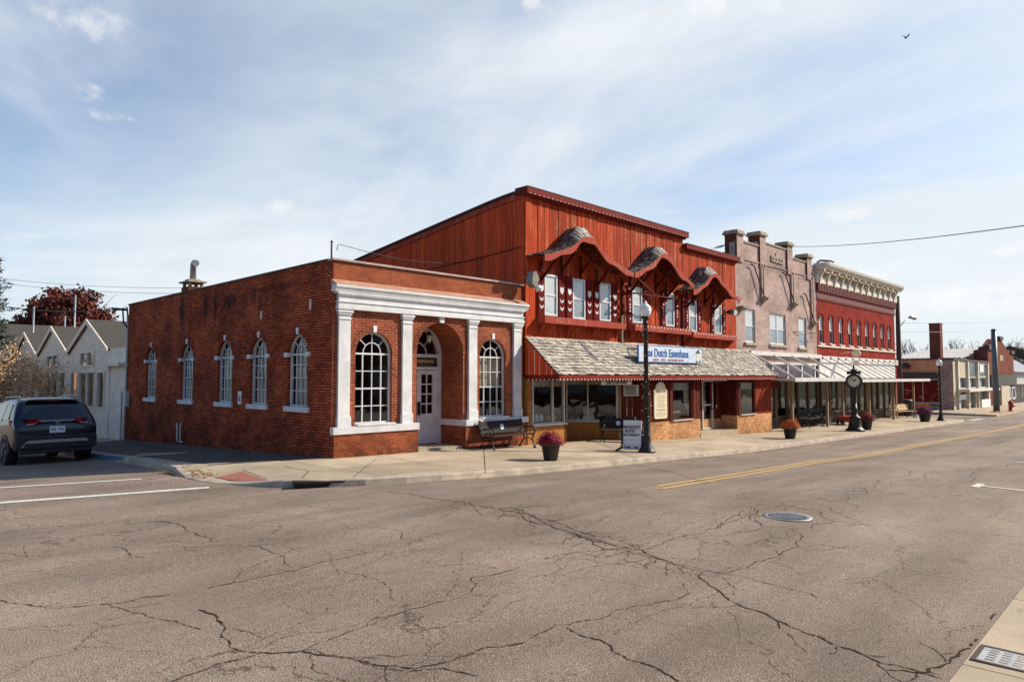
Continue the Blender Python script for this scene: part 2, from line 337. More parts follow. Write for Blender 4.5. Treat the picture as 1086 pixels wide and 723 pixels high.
simple('ink', (.02, .02, .025), .6, .1, 8.); simple('gold', (.62, .45, .17), .4, .2, 8.); simple('brown_ink', (.28, .22, .15), .7, .1, 8.); simple('pink_ink', (.5, .2, .22), .7, .1, 8.)
simple('car_paint', (.004, .009, .020), .25, .15, 3., spec=.4, coat=.4); simple('car_blue', (.02, .07, .13), .25, .1, 3., coat=1.)
simple('car_glass', (.006, .008, .01), .06, .2, 2., spec=.8); simple('tinted', (.06, .07, .08), .25, .5, 1.)
simple('car_plastic', (.012, .012, .014), .5, .2, 8.)
simple('tyre', (.012, .012, .012), .85, .2, 20.); simple('rim', (.20, .21, .22), .3, .2, 6., metal=.8)
simple('chrome', (.60, .60, .62), .18, .05, 6., metal=1.); simple('silver_plastic', (.32, .33, .34), .4, .1, 6., metal=.5)
simple('tail_red', (.35, .008, .012), .15, .2, 6., coat=1.); simple('marker_orange', (.45, .12, .02), .3, .1, 6.)
simple('bark', (.10, .07, .05), .95, .4, 9., sc=(5, 5, 1)); simple('bark_pale', (.20, .15, .11), .95, .4, 9.)
simple('mum_red', (.30, .006, .035), .8, .5, 20., isl=.6); simple('mum_orange', (.62, .14, .02), .8, .5, 20., isl=.6); simple('mum_purple', (.22, .012, .11), .8, .5, 20., isl=.6); simple('leaf_green', (.07, .11, .03), .8, .4, 20., isl=.5)
simple('maple_leaf', (.13, .025, .013), .8, .5, .5, isl=.9); simple('conifer_leaf', (.022, .040, .018), .85, .4, .6, isl=.8); simple('tan_leaf', (.66, .40, .19), .8, .4, 1., isl=.9)
simple('dry_leaf', (.30, .17, .06), .9, .4, 9., isl=.7); simple('bulb', (.85, .82, .72), .3, .05, 5.); simple('copper_light', (.20, .19, .15), .5, .4, 5.)
glassm('glass'); glassm('glass_shop', (.75, .78, .78), 1.1); glassm('glass_door', (.5, .52, .52), .9); glassm('glass_sky', (.9, .93, .95), 1.2)
M = MATS
# ------------------------------------------------------------------ object helpers
class MB:
    def __init__(s): s.bm = bmesh.new(); s.mi = 0
    def poly(s, pts):
        f = s.bm.faces.new([s.bm.verts.new(p) for p in pts]); f.material_index = s.mi; return f
    def box(s, x0, x1, y0, y1, z0, z1, T=None):
        P = [Vector(p) for p in ((x0, y0, z0), (x1, y0, z0), (x1, y1, z0), (x0, y1, z0), (x0, y0, z1), (x1, y0, z1), (x1, y1, z1), (x0, y1, z1))]
        if T: P = [T @ p if isinstance(T, Matrix) else T(p) for p in P]
        v = [s.bm.verts.new(p) for p in P]
        for q in ((3, 2, 1, 0), (4, 5, 6, 7), (0, 1, 5, 4), (1, 2, 6, 5), (2, 3, 7, 6), (3, 0, 4, 7)):
            f = s.bm.faces.new([v[i] for i in q]); f.material_index = s.mi
        return s
    def bar(s, a, b, w, h=None, up=(0, 0, 1)):
        """square bar between two points"""
        a = Vector(a); b = Vector(b); h = h or w; d = (b-a).normalized(); u = Vector(up)
        if abs(d.dot(u)) > .95: u = Vector((1, 0, 0))
        r = d.cross(u).normalized(); u = r.cross(d)
        v = [s.bm.verts.new(p+r*i*w/2+u*j*h/2) for p in (a, b) for (i, j) in ((-1, -1), (1, -1), (1, 1), (-1, 1))]
        for q in ((0, 1, 2, 3), (7, 6, 5, 4), (0, 4, 5, 1), (1, 5, 6, 2), (2, 6, 7, 3), (3, 7, 4, 0)):
            f = s.bm.faces.new([v[i] for i in q]); f.material_index = s.mi
        return s
    def tube(s, pts, rad, seg=8, cap=True):
        pts = [Vector(p) for p in pts]; n = len(pts)
        if not isinstance(rad, (list, tuple)): rad = [rad]*n
        rings = []; r0 = None
        for i, p in enumerate(pts):
            d = (pts[min(i+1, n-1)]-pts[max(i-1, 0)]).normalized()
            if r0 is None: r0 = d.cross(Vector((0, 0, 1)) if abs(d.z) < .9 else Vector((1, 0, 0))).normalized()
            r0 = (r0-d*r0.dot(d)).normalized(); u = d.cross(r0)
            rings.append([s.bm.verts.new(p+(r0*math.cos(2*math.pi*k/seg)+u*math.sin(2*math.pi*k/seg))*rad[i]) for k in range(seg)])
        for i in range(n-1):
            for k in range(seg):
                f = s.bm.faces.new((rings[i][k], rings[i][(k+1) % seg], rings[i+1][(k+1) % seg], rings[i+1][k])); f.material_index = s.mi; f.smooth = seg > 5
        if cap:
            for rg in (rings[0][::-1], rings[-1]):
                f = s.bm.faces.new(rg); f.material_index = s.mi
        return s
    def lathe(s, prof, c=(0, 0, 0), seg=16):
        c = Vector(c)
        return s.tube([c+Vector((0, 0, z)) for r, z in prof], [max(r, .0005) for r, z in prof], seg)
    def prism(s, pts, P, d0, d1):
        """closed outline pts (u,v) given thickness from d0 to d1 through P(u,v,d)"""
        a = [s.bm.verts.new(P(u, v, d0)) for u, v in pts]; b = [s.bm.verts.new(P(u, v, d1)) for u, v in pts]; n = len(pts)
        fs = [s.bm.faces.new(a), s.bm.faces.new(b[::-1])]
        for i in range(n): fs.append(s.bm.faces.new((a[i], b[i], b[(i+1) % n], a[(i+1) % n])))
        for f in fs: f.material_index = s.mi
        return s
    def arc(s, P, uc, zc, r0, r1, d0, d1, a0=0., a1=180., n=14, flat=1.):
        for k in range(n):
            t0 = R(a0+(a1-a0)*k/n); t1 = R(a0+(a1-a0)*(k+1)/n)
            q = [(uc+r*math.cos(t), zc+r*math.sin(t)*flat) for r, t in ((r0, t0), (r1, t0), (r1, t1), (r0, t1))]
            s.prism(q, P, d0, d1)
        return s
    def build(s, name, mats, parent=None, world=True, bevel=0., smooth=False, recalc=True):
        if recalc: bmesh.ops.recalc_face_normals(s.bm, faces=s.bm.faces)
        me = bpy.data.meshes.new(name); s.bm.to_mesh(me); s.bm.free()
        if not isinstance(mats, (list, tuple)): mats = [mats]
        for m in mats: me.materials.append(M[m])
        if smooth:
            for p in me.polygons: p.use_smooth = True
        o = bpy.data.objects.new(name, me); COL.objects.link(o)
        if parent is not None:
            o.parent = parent
            if world:
                L = wloc(parent); me.transform(Matrix.Translation(-L))
        if bevel:
            b = o.modifiers.new('bevel', 'BEVEL'); b.width = bevel; b.segments = 2; b.limit_method = 'ANGLE'
        return o
def wloc(o):
    v = Vector((0, 0, 0))
    while o is not None: v = v+o.location; o = o.parent
    return v
def thing(name, label, cat, loc=(0, 0, 0), rz=0., group=None):
    o = bpy.data.objects.new(name, None); COL.objects.link(o); o.location = loc; o.rotation_euler = (0, 0, rz); o.empty_display_size = .3
    o['label'] = label; o['category'] = cat
    if group: o['group'] = group
    return o
def tag(o, label, cat, group=None):
    o['label'] = label; o['category'] = cat
    if group: o['group'] = group
    return o
def struct(o, kind='structure'): o['kind'] = kind; return o
def dup(o, parent=None, loc=None, rz=None, label=None):
    c = o.copy(); COL.objects.link(c); c.parent = parent
    for ch in list(o.children): dup(ch, c)
    if loc is not None: c.location = loc
    if rz is not None: c.rotation_euler = (0, 0, rz)
    if label: c['label'] = label
    return c
def text(name, s, size, P, u, v, d, mat, parent, ext=.004, align='CENTER', bold=0., sx=1., label=None):
    """lettering laid on surface P(u,v,d)"""
    cu_ = bpy.data.curves.new(name, 'FONT'); cu_.body = s; cu_.size = size; cu_.align_x = align; cu_.align_y = 'CENTER'; cu_.extrude = ext; cu_.offset = bold
    to = bpy.data.objects.new('t', cu_); me = bpy.data.meshes.new_from_object(to); bpy.data.objects.remove(to)
    me.name = name; L = wloc(parent)
    for w in me.vertices: w.co = Vector(P(u+w.co.x*sx, v+w.co.y, d-w.co.z)) - L
    me.materials.append(M[mat]); o = bpy.data.objects.new(name, me); COL.objects.link(o); o.parent = parent
    return o
def PF(y0=0.): return lambda u, v, d=0.: Vector((u, y0+d, v))          # faces -Y, d goes into the wall
def PS(x0=0.): return lambda u, v, d=0.: Vector((x0+d, u, v))          # faces -X
def PL(a, b, z=0.):                                                    # wall from a to b (seen with a on the left), d into the wall
    a = Vector((*a, 0)); b = Vector((*b, 0)); t = (b-a).normalized(); n = Vector((-t.y, t.x, 0))
    return lambda u, v, d=0.: a+t*u+n*d+Vector((0, 0, v+z))
def wall(mb, P, u0, u1, z0, z1, ops=(), dep=.2, n=14, rm=None):
    """wall face with openings; ops = (u0,u1,zb,zt,arch)"""
    fz = z0 if callable(z0) else (lambda u: z0); tz = z1 if callable(z1) else (lambda u: z1)
    def rect(a, b, za, zb_):
        k = max(1, int(abs(b-a)/3)) if (callable(z0) or callable(z1)) else 1
        for i in range(k):
            p = a+(b-a)*i/k; q = a+(b-a)*(i+1)/k
            mb.poly([P(p, za(p), 0), P(q, za(q), 0), P(q, zb_(q), 0), P(p, zb_(p), 0)])
    x = u0; keep = mb.mi
    for (a, b, zb, zt, ar) in sorted(ops):
        rect(x, a, fz, tz); rect(a, b, fz, lambda u: zb)
        if ar:
            c = (a+b)/2; r = (b-a)/2; pts = [(c-r*math.cos(math.pi*k/n), zt+r*math.sin(math.pi*k/n)) for k in range(n+1)]
        else: pts = [(a, zt), (b, zt)]
        for (p, zp), (q, zq) in zip(pts, pts[1:]):
            mb.poly([P(p, zp, 0), P(q, zq, 0), P(q, tz(q), 0), P(p, tz(p), 0)])
        if rm is not None: mb.mi = rm
        loop = [(a, zb)]+pts+[(b, zb)]
        for (p, zp), (q, zq) in zip(loop, loop[1:]+loop[:1]):
            mb.poly([P(p, zp, 0), P(p, zp, dep), P(q, zq, dep), P(q, zq, 0)])
        mb.mi = keep; x = b
    rect(x, u1, fz, tz)
def backbox(mb, P, a, b, zb, zt, d0, d1):
    """open-fronted dark room behind an opening"""
    q = [(a, zb), (b, zb), (b, zt), (a, zt)]
    mb.poly([P(u, v, d1) for u, v in q])
    for (p, r) in zip(q, q[1:]+q[:1]): mb.poly([P(*p, d0), P(*r, d0), P(*r, d1), P(*p, d1)])
# ================================================================== SETTING
# ground and road
mb = MB()
mb.poly([(-3000, -3000, -3.2), (3000, -3000, -3.2), (3000, 3000, -3.6), (-3000, 3000, -3.6)])
struct(mb.build('ground', 'earth'))
def frange(a, b, s): return [a+s*i for i in range(int(round((b-a)/s))+1)]
xs = [-400, -150, -80, -50, -35, -25]+frange(-20, 60, 1.0)+[65, 70, 80, 90, 110, 150, 220, 400]
ys = [-12.93]+frange(-12.5, 16, .5)+frange(17, 40, 1)+[45, 50, 60, 80, 120, 200, 330]
bm = bmesh.new(); gv = [[bm.verts.new((x, y, road_z(x, y))) for x in xs] for y in ys]
for j in range(len(ys)-1):
    for i in range(len(xs)-1): bm.faces.new((gv[j][i], gv[j][i+1], gv[j+1][i+1], gv[j+1][i])).smooth = True
# cracks: traced seams, widened and roughened, 4 mm over the surface
rnd = random.Random(11)
def rz(p): return road_z(p.x, p.y)+.004
def crack(pts, w, jit=.05, broken=.0, fork=.0, lvl=0):
    P_ = [Vector((p[0], p[1])) for p in pts]
    for it in range(5):
        Q = [P_[0]]
        for a, b in zip(P_, P_[1:]):
            d = b-a; L = d.length
            if L < .045: Q.append(b); continue
            nrm = Vector((-d.y, d.x)); Q.append((a+b)/2+nrm*rnd.uniform(-1, 1)*.13*min(1, jit/.05)); Q.append(b)
        P_ = Q
    ws = [w*(.25+1.2*rnd.random()**1.6) for _ in P_]; ws[0] = ws[-1] = w*.1
    for i in range(len(P_)-1):
        a, b = P_[i], P_[i+1]; d = b-a
        if d.length < 1e-4 or a.y < -12.9 or b.y < -12.9: continue
        if noise.noise(Vector((a.x*1.3, a.y*1.3, w*50))) < broken-.5: continue
        nr = Vector((-d.y, d.x)).normalized()
        q = [a-nr*ws[i]/2, b-nr*ws[i+1]/2, b+nr*ws[i+1]/2, a+nr*ws[i]/2]
        f = bm.faces.new([bm.verts.new((p.x, p.y, rz(p))) for p in q]); f.material_index = 1
        if f.normal.z < 0: f.normal_flip()
        if lvl < 2 and rnd.random() < fork*d.length:
            an = math.atan2(d.y, d.x)+rnd.choice((-1, 1))*rnd.uniform(.4, 1.3); L = rnd.uniform(.15, .7)*(1 if lvl == 0 else .5)
            crack([(a.x, a.y), (a.x+math.cos(an)*L*.5, a.y+math.sin(an)*L*.5), (a.x+math.cos(an+rnd.uniform(-.5, .5))*L, a.y+math.sin(an+rnd.uniform(-.5, .5))*L)], w*.5, jit, broken+.08, fork*.5, lvl+1)
def px(*l): return [tuple(onz(u, v, road_z).xy) for u, v in l]
CR = [  # (pixels traced on the road, width m, broken, fork)
 ([(0, 636), (60, 645), (120, 640), (185, 630), (255, 617), (330, 600), (400, 585)], .016, .12, .5),
 ([(115, 640), (150, 650), (215, 668)], .013, .05, .5),
 ([(210, 646), (235, 672), (250, 688), (275, 692)], .020, 0, 1.2),
 ([(180, 723), (230, 704), (275, 692), (320, 690), (370, 697), (410, 706), (440, 709), (480, 700), (520, 686), (560, 679)], .017, 0, 1.0),
 ([(275, 692), (330, 688), (380, 699), (430, 713), (470, 708), (510, 716)], .013, .05, .8),
 ([(320, 690), (350, 678), (375, 668), (410, 655), (440, 645), (475, 637), (490, 632)], .012, .05, .4),
 ([(490, 632), (505, 620), (500, 612), (520, 610), (560, 600), (620, 585), (690, 575)], .013, .05, .6),
 ([(438, 645), (415, 628), (390, 612), (360, 604)], .007, .2, .2),
 ([(220, 645), (270, 640), (330, 625), (390, 610), (450, 602), (500, 598), (540, 606)], .008, .2, .2),
 ([(0, 565), (40, 560), (90, 556), (150, 552), (180, 552)], .011, .1, .5),
 ([(165, 553), (195, 558), (210, 568), (225, 574)], .018, .0, .6),
 ([(110, 578), (135, 584), (155, 592)], .015, .0, .4),
 ([(0, 586), (60, 590), (120, 584), (170, 580), (250, 578), (285, 583), (312, 601)], .012, .1, .5),
 ([(285, 583), (330, 580), (380, 577), (415, 578)], .008, .2, .2),
 ([(0, 610), (60, 603), (140, 588), (210, 583)], .007, .2, .2),
 ([(0, 540), (70, 548), (150, 540), (230, 535), (300, 533)], .005, .35, .1),
 ([(235, 540), (300, 546), (350, 552), (420, 546), (480, 540), (540, 530), (600, 522)], .007, .2, .3),
 ([(410, 521), (470, 530), (520, 538), (560, 544), (600, 556), (630, 568)], .020, .0, 2.0),
 ([(520, 536), (560, 552), (600, 563), (640, 575), (680, 583), (720, 600)], .020, .0, 3.5),
 ([(540, 537), (580, 556), (620, 570), (650, 578)], .016, .0, 3.5),
 ([(600, 565), (640, 582), (690, 590), (740, 602), (775, 608)], .016, .0, 3.5),
 ([(615, 563), (655, 572), (700, 592), (745, 606)], .012, .0, 3.0),
 ([(560, 520), (620, 512), (680, 510), (720, 507)], .005, .3, .2),
 ([(560, 575), (600, 582), (640, 592), (690, 585)], .008, .1, .3),
 ([(560, 612), (610, 605), (650, 598), (700, 590)], .008, .15, .2),
 ([(745, 606), (752, 620), (785, 642), (840, 665), (890, 685), (935, 703), (975, 712), (1000, 716)], .022, .0, .8),
 ([(740, 605), (790, 612), (830, 622), (868, 634)], .012, .05, .3),
 ([(770, 607), (800, 596), (830, 585), (850, 572), (838, 560)], .015, .0, .8),
 ([(560, 678), (590, 662), (605, 662), (650, 648), (700, 638), (735, 628)], .014, .0, .9),
 ([(600, 665), (640, 680), (670, 700), (720, 723)], .017, .0, .3),
 ([(940, 710), (980, 714), (1000, 706), (1040, 676), (1052, 652), (1068, 640), (1086, 630)], .030, .0, 2.5),
 ([(960, 723), (975, 712), (1000, 720)], .02, 0, 1.),
 ([(640, 590), (700, 578), (745, 565), (770, 552), (800, 540), (820, 535)], .013, .0, 1.5),
 ([(760, 560), (790, 548), (805, 542)], .012, .0, 2.5), ([(770, 568), (810, 545), (850, 535)], .010, .0, 2.),
 ([(800, 540), (835, 536), (870, 543), (885, 553), (860, 562), (810, 558), (795, 548), (800, 540)], .014, .0, 3.),
 ([(785, 548), (800, 536), (840, 531), (880, 537), (900, 550)], .012, .0, 2.5),
 ([(870, 555), (920, 556), (980, 562), (1040, 566), (1086, 570)], .009, .12, .3),
 ([(850, 535), (870, 528), (880, 532), (900, 528), (912, 540)], .010, .0, .8),
 ([(780, 552), (740, 540), (700, 545), (640, 548)], .006, .2, .3),
 ([(900, 522), (940, 514), (980, 503), (1030, 498), (1086, 488)], .014, .1, 1.),
 ([(915, 523), (912, 516), (935, 512), (960, 505), (1000, 496)], .014, .1, .8),
 ([(720, 515), (780, 514), (850, 505), (900, 498), (960, 480), (1020, 470), (1086, 462)], .006, .25, .2),
 ([(990, 515), (1030, 503), (1060, 495), (1086, 492)], .012, .1, .8),
 ([(560, 498), (640, 500), (700, 497), (780, 490), (900, 470)], .004, .3, .1),
 ([(420, 545), (480, 552), (540, 556), (590, 560)], .005, .3, .1), ([(360, 560), (420, 562), (430, 573)], .012, .05, .3),
 ([(300, 640), (330, 652), (360, 650)], .006, .2, .2), ([(0, 662), (40, 668), (100, 675), (160, 690)], .004, .35, .1),
 ([(900, 600), (950, 610), (1010, 606), (1086, 612)], .004, .35, .1), ([(640, 640), (700, 660), (760, 664)], .004, .4, .1),
 ([(0, 525), (40, 524), (110, 522), (200, 524)], .004, .4, .1), ([(210, 530), (300, 526), (380, 527), (460, 523)], .005, .3, .3)]
for l, w, br_, fk in CR: crack(px(*l), w*.8, .05, br_*.8, fk*1.3)
for i in range(46):     # faint hairlines
    x, y = rnd.uniform(-12, 14), rnd.uniform(-12, -5); a = rnd.uniform(0, 6.3); l = [(x, y)]
    for k in range(5): a += rnd.uniform(-.5, .5); x += math.cos(a)*.5; y += math.sin(a)*.5; l.append((x, y))
    crack(l, rnd.uniform(.003, .006), .05, .3, .2)
me = bpy.data.meshes.new('road'); bm.to_mesh(me); bm.free()
for k in ('asphalt', 'crack'): me.materials.append(M[k])
road = bpy.data.objects.new('road', me); COL.objects.link(road); struct(road)
def strip(a, b, w, name, mat, fn=road_z, dz=.008, n=40):
    a = Vector(a[:2]); b = Vector(b[:2]); d = (b-a).normalized(); nr = Vector((-d.y, d.x))
    m_ = MB(); prev = None
    for i in range(n+1):
        p = a+(b-a)*i/n; ww = w/2*(1+.06*noise.noise(Vector((p.x*3, p.y*3, 0)))); q = (p-nr*ww, p+nr*ww)
        if prev: m_.poly([(v.x, v.y, fn(v.x, v.y)+dz) for v in (prev[0], q[0], q[1], prev[1])])
        prev = q
    return m_.build(name, mat)
yl = onz(703, 516.5, road_z); yr_ = onz(1086, 455, road_z)
for k in (-.12, .12):
    struct(strip((yl.x+(.0 if k > 0 else -.25), yl.y+k), (44, yl.y+k), .10, 'yellow_line', 'yellow_paint', n=120))
    struct(strip((56, yl.y+k), (180, yl.y+k), .10, 'yellow_line', 'yellow_paint', n=60))
for a, b in (((-3, 533.5), (222, 517)), ((-3, 517.5), (150, 508))):
    p, q = onz(*a, road_z), onz(*b, road_z); d = (p-q).normalized(); struct(strip(q, p+d*4, .20, 'stop_line', 'white_paint'))
p, q = onz(1036, 515, road_z), onz(1094, 521.5, road_z); struct(strip(p, q, .10, 'parking_line', 'white_paint'))
p = onz(1037, 515, road_z); struct(strip(p+Vector((-.25, 0, 0)), p+Vector((.3, 0, 0)), .13, 'parking_line', 'white_paint'))
for dx in range(6): x = 12+6.5*dx; struct(strip((x, -10.9), (x, -12.7), .1, 'parking_line', 'white_paint'))
struct(strip((45.5, -3.8), (48.5, -3.9), .35, 'crossing_line', 'white_paint'))
# manhole
p = onz(835, 548, road_z); t = thing('manhole_cover', 'pale worn round manhole cover ringed by cracked asphalt', 'manhole cover', (p.x, p.y, p.z))
mb = MB(); mb.lathe([(.27, -.03), (.30, .004), (.32, .008), (.32, .010), (.275, .012)], (0, 0, 0), 32); mb.build('rim', 'galv', t, False)
mb = MB(); mb.lathe([(.265, -.02), (.265, .010), (.25, .012)], (0, 0, 0), 32)
for i in range(-5, 6):
    w = math.sqrt(max(0, .235**2-(i*.042)**2)); mb.box(-w, w, i*.042-.007, i*.042+.007, .011, .015)
mb.build('lid', 'lid_metal', t, False)
# sidewalks
def kerb_h(y_, x_):      # ramp: kerb drops away at the corner
    return 1.
KP = [(-2.70, 60), (-2.70, 30), (-2.70, 14), (-2.70, 8), (-2.72, 5), (-2.80, 3), (-2.88, 2), (-3.0, 1.2), (-3.15, .6), (-3.22, .0), (-3.2, -.6), (-3.08, -1.2), (-2.85, -1.8), (-2.45, -2.45), (-1.9, -2.95), (-1.3, -3.35), (-.6, -3.65), (.1, -3.83), (1, -3.95), (2.3, -4.0)]
KP += [(x, -4.0) for x in frange(4, 42, 2)]+[(43, -3.9), (43.8, -3.6), (44.4, -3.0), (44.8, -2.2), (45, -1), (45, 1), (45, 4), (45, 8), (45, 60)]
def kh(x, y):
    """height of kerb top above gutter"""
    if x < -1.5: 
        k = 1-sstep(-2.3, -1.5, y)*(1-sstep(.2, .9, y))
        return .12*k+.012
    return .13
def sw_z(x, y, edge):
    zk = road_z(edge[0], edge[1])+kh(*edge)
    return zk
def inner(p, i):
    x, y = p
    if x < 0 and y > 0: return (0.0, y)
    if x >= 44: return (43.0, max(y, 0.))
    if x < 0: return (0., 0.)
    return (min(x, 43.), 0.)
NS = 10; mb = MB(); rows = []; kb = MB()
KB = .16
dense = []
for a, b in zip(KP, KP[1:]):
    L = math.dist(a, b); k = max(1, int(L/.5)) if L < 7 else int(L/2)
    for i in range(k): dense.append((a[0]+(b[0]-a[0])*i/k, a[1]+(b[1]-a[1])*i/k))
dense.append(KP[-1])
def bz(x, y):   # height at the building line
    return interp(x, SX, SZ)-.034*max(0, min(y, 80)) if x < 20 else interp(x, SX, SZ)-.04*max(0, min(y, 80))
prevk = None
for i, p in enumerate(dense):
    q = inner(p, i); zk = road_z(*p)+kh(*p); zi = bz(*q)
    d = Vector((q[0]-p[0], q[1]-p[1])); L = d.length; d.normalize()
    e = (p[0]+d.x*KB, p[1]+d.y*KB)
    row = []
    for k in range(NS+1):
        t_ = k/NS; x = e[0]+(q[0]-e[0])*t_; y = e[1]+(q[1]-e[1])*t_
        tt = KB/L+(1-KB/L)*t_
        ramp = 1-sstep(-2.3, -1.5, p[1])*(1-sstep(.2, .9, p[1])) if p[0] < -1.5 else 1
        te = tt if ramp > .99 else (ramp*tt+(1-ramp)*min(1, tt*2.2))
        row.append((x, y, zk+(zi-zk)*te))
    rows.append(row)
    kk = [(p[0]-d.x*.02, p[1]-d.y*.02, road_z(*p)-.05), (p[0]+d.x*.005, p[1]+d.y*.005, zk-.02), (p[0]+d.x*.03, p[1]+d.y*.03, zk), (e[0]-d.x*.006, e[1]-d.y*.006, row[0][2]+.003)]
    if prevk:
        for a in range(3): kb.poly([prevk[a], kk[a], kk[a+1], prevk[a+1]])
    prevk = kk
bmv = [[mb.bm.verts.new(v) for v in r] for r in rows]
for r0, r1 in zip(bmv, bmv[1:]):
    for k in range(NS):
        try: f = mb.bm.faces.new((r0[k], r1[k], r1[k+1], r0[k+1])); f.smooth = True
        except ValueError: pass
bmesh.ops.remove_doubles(mb.bm, verts=mb.bm.verts, dist=.001)
sw = mb.build('sidewalk', 'concrete'); struct(sw)
for pz in sw.data.polygons: pass
struct(kb.build('kerb', 'kerb_concrete'))
from mathutils.bvhtree import BVHTree
bvh = BVHTree.FromPolygons([v.co for v in sw.data.vertices], [list(p_.vertices) for p_ in sw.data.polygons])
def SZ_(x, y):
    h = bvh.ray_cast(Vector((x, y, 5)), Vector((0, 0, -1)))
    return h[0].z if h[0] is not None else walk_z(x, y)
def onsw(u, v): return onz(u, v, SZ_)
# tactile plate, storm inlet, blue kerb paint, dry leaves, planting pits
mb = MB(); pl = [(-2.98, -.75), (-2.72, -1.55), (-2.05, -1.15), (-2.3, -.35)]
def sheet(mb, quad, dz, n=6):
    g = []
    for i in range(n+1):
        r = []
        for j in range(n+1):
            a = Vector(quad[0]).lerp(Vector(quad[1]), i/n); b = Vector(quad[3]).lerp(Vector(quad[2]), i/n); p = a.lerp(b, j/n)
            r.append(mb.bm.verts.new((p.x, p.y, SZ_(p.x, p.y)+dz)))
        g.append(r)
    for i in range(n):
        for j in range(n): mb.bm.faces.new((g[i][j], g[i+1][j], g[i+1][j+1], g[i][j+1])).material_index = mb.mi
sheet(mb, [tuple(onsw(u, v).xy) for u, v in ((228, 506.5), (262, 511), (290, 510.5), (257, 500))], .009)
struct(mb.build('tactile_paving', 'tactile'))
a, b = onz(313, 518, road_z), onz(372, 514.5, road_z)
t = thing('storm_inlet', 'rusty iron kerb inlet with dark slot at the corner', 'storm drain', (a.x, a.y, road_z(a.x, a.y)))
P_ = PL(a.xy, b.xy); Lg = (b-a).length; z0 = road_z(a.x, a.y); mb = MB()
mb.prism([(0, z0-.02), (Lg, z0-.05), (Lg, z0+.06), (0, z0+.09)], P_, -.05, -.02); mb.build('slot', 'dark_interior', t)
mb = MB(); mb.prism([(-.03, z0+.09), (Lg+.03, z0+.065), (Lg+.03, z0+.10), (-.03, z0+.125)], P_, -.09, .42); mb.prism([(-.04, z0-.02), (0, z0-.02), (0, z0+.13), (-.04, z0+.13)], P_, -.08, .0)
mb.build('hood', 'bench_wood', t)
m_ = MB()
for y0_ in (5.5, 6.3, 7.1, 7.9, 8.7):
    pts = [(-2.712, y0_+k*.4) for k in (0, 1, 2)]
    for (x, y), (x2, y2) in zip(pts, pts[1:]):
        za, zb_ = road_z(x, y)+kh(x, y)+.006, road_z(x2, y2)+kh(x2, y2)+.006
        m_.poly([(x-.0, y, za), (x2, y2, zb_), (x2+.07, y2, zb_), (x+.07, y, za)]); m_.poly([(x-.006, y, za-.14), (x2-.006, y2, zb_-.14), (x2-.006, y2, zb_), (x-.006, y, za)])
struct(m_.build('kerb_paint', 'blue_paint'))
mb = MB(); sheet(mb, [(-2.35, 1.0), (-2.35, 14.3), (-.02, 14.3), (-.02, .35)], .007, 14); struct(mb.build('asphalt_path', 'path_asphalt'))
mb = MB(); sheet(mb, [tuple(onsw(u, v).xy) for u, v in ((133, 485.5), (186, 481.5), (204, 479.5), (150, 481))], .012, 4); struct(mb.build('pavement_patch', 'concrete'))
# dark control joints across the ramp
for l in (((258, 498.5), (283, 507)), ((302, 494), (327, 499.5)), ((327, 499.5), (318, 510)), ((327, 500), (372, 499)), ((400, 486), (372, 508)), ((513, 474), (515, 502))):
    p, q = onsw(*l[0]), onsw(*l[1]); struct(strip(p, q, .014, 'pavement_joint', 'crack', SZ_, .006, 12))
# street across: near pavement with drain grate
g = MB(); nx = frange(-30, 60, 1.)
for a, b in zip(nx, nx[1:]):
    zt = lambda x: road_z(x, -12.93)+.012
    g.poly([(a, -12.93, zt(a)-.1), (b, -12.93, zt(b)-.1), (b, -12.93, zt(b)), (a, -12.93, zt(a))])
    g.poly([(a, -12.93, zt(a)), (b, -12.93, zt(b)), (b, -21, zt(b)+.1), (a, -21, zt(a)+.1)])
struct(g.build('near_sidewalk', 'concrete'))
ga, gb, gc = onz(1021, 696, lambda x, y: road_z(x, -12.93)+.012), onz(1039, 680, lambda x, y: road_z(x, -12.93)+.012), None
t = thing('drain_grate', 'white painted metal drain grate with black slots in the near pavement', 'drain grate', (ga.x, -12.98, road_z(ga.x, -12.93)+.014))
gw = .30; gl = .72; mb = MB()
sx0 = -.02
rowsn = 5; coln = 9
# plate with real slots: build bars around holes
bx = [0.0]; 
for k in range(rowsn): bx += [.03+k*.053, .03+k*.053+.034]
bx.append(.31)
by = [0.0]
for k in range(coln): by += [-(.04+k*.08), -(.04+k*.08+.055)]
by.append(-.77)
for i in range(len(bx)-1):
    for j in range(len(by)-1):
        if i % 2 == 1 and j % 2 == 1: continue
        mb.box(bx[i], bx[i+1], by[j+1], by[j], 0, .004)
mb.build('grate', 'grate_paint', t, False)
mb = MB(); mb.box(0.004, .306, -.766, -.004, -.004, -.001); mb.build('slot', 'dark_interior', t, False)  # near-black sheet under the plate paints the shade seen through the slots
mb = MB(); mb.box(-.03, 0, -.8, .03, 0, .008); mb.box(.31, .34, -.8, .03, 0, .008); mb.box(0, .31, 0, .03, 0, .008); mb.build('frame', 'pole_wood', t, False)
# leaves and dirt in the gutter by the ramp
mb = MB()
for i in range(420):
    k = rnd.random(); u = 165+k*60+rnd.gauss(0, 6); v = 498+k*6+rnd.gauss(0, 2.2); p = onsw(u, v); zz_ = max(SZ_(p.x, p.y), road_z(p.x, p.y))+.008; s = rnd.uniform(.012, .03); a = rnd.uniform(0, 6)
    mb.poly([(p.x+s*math.cos(a+q_), p.y+s*math.sin(a+q_), zz_+rnd.uniform(0, .012)) for q_ in (0, 1.6, 3.1, 4.7)])
struct(mb.build('fallen_leaves', 'dry_leaf'), 'stuff')
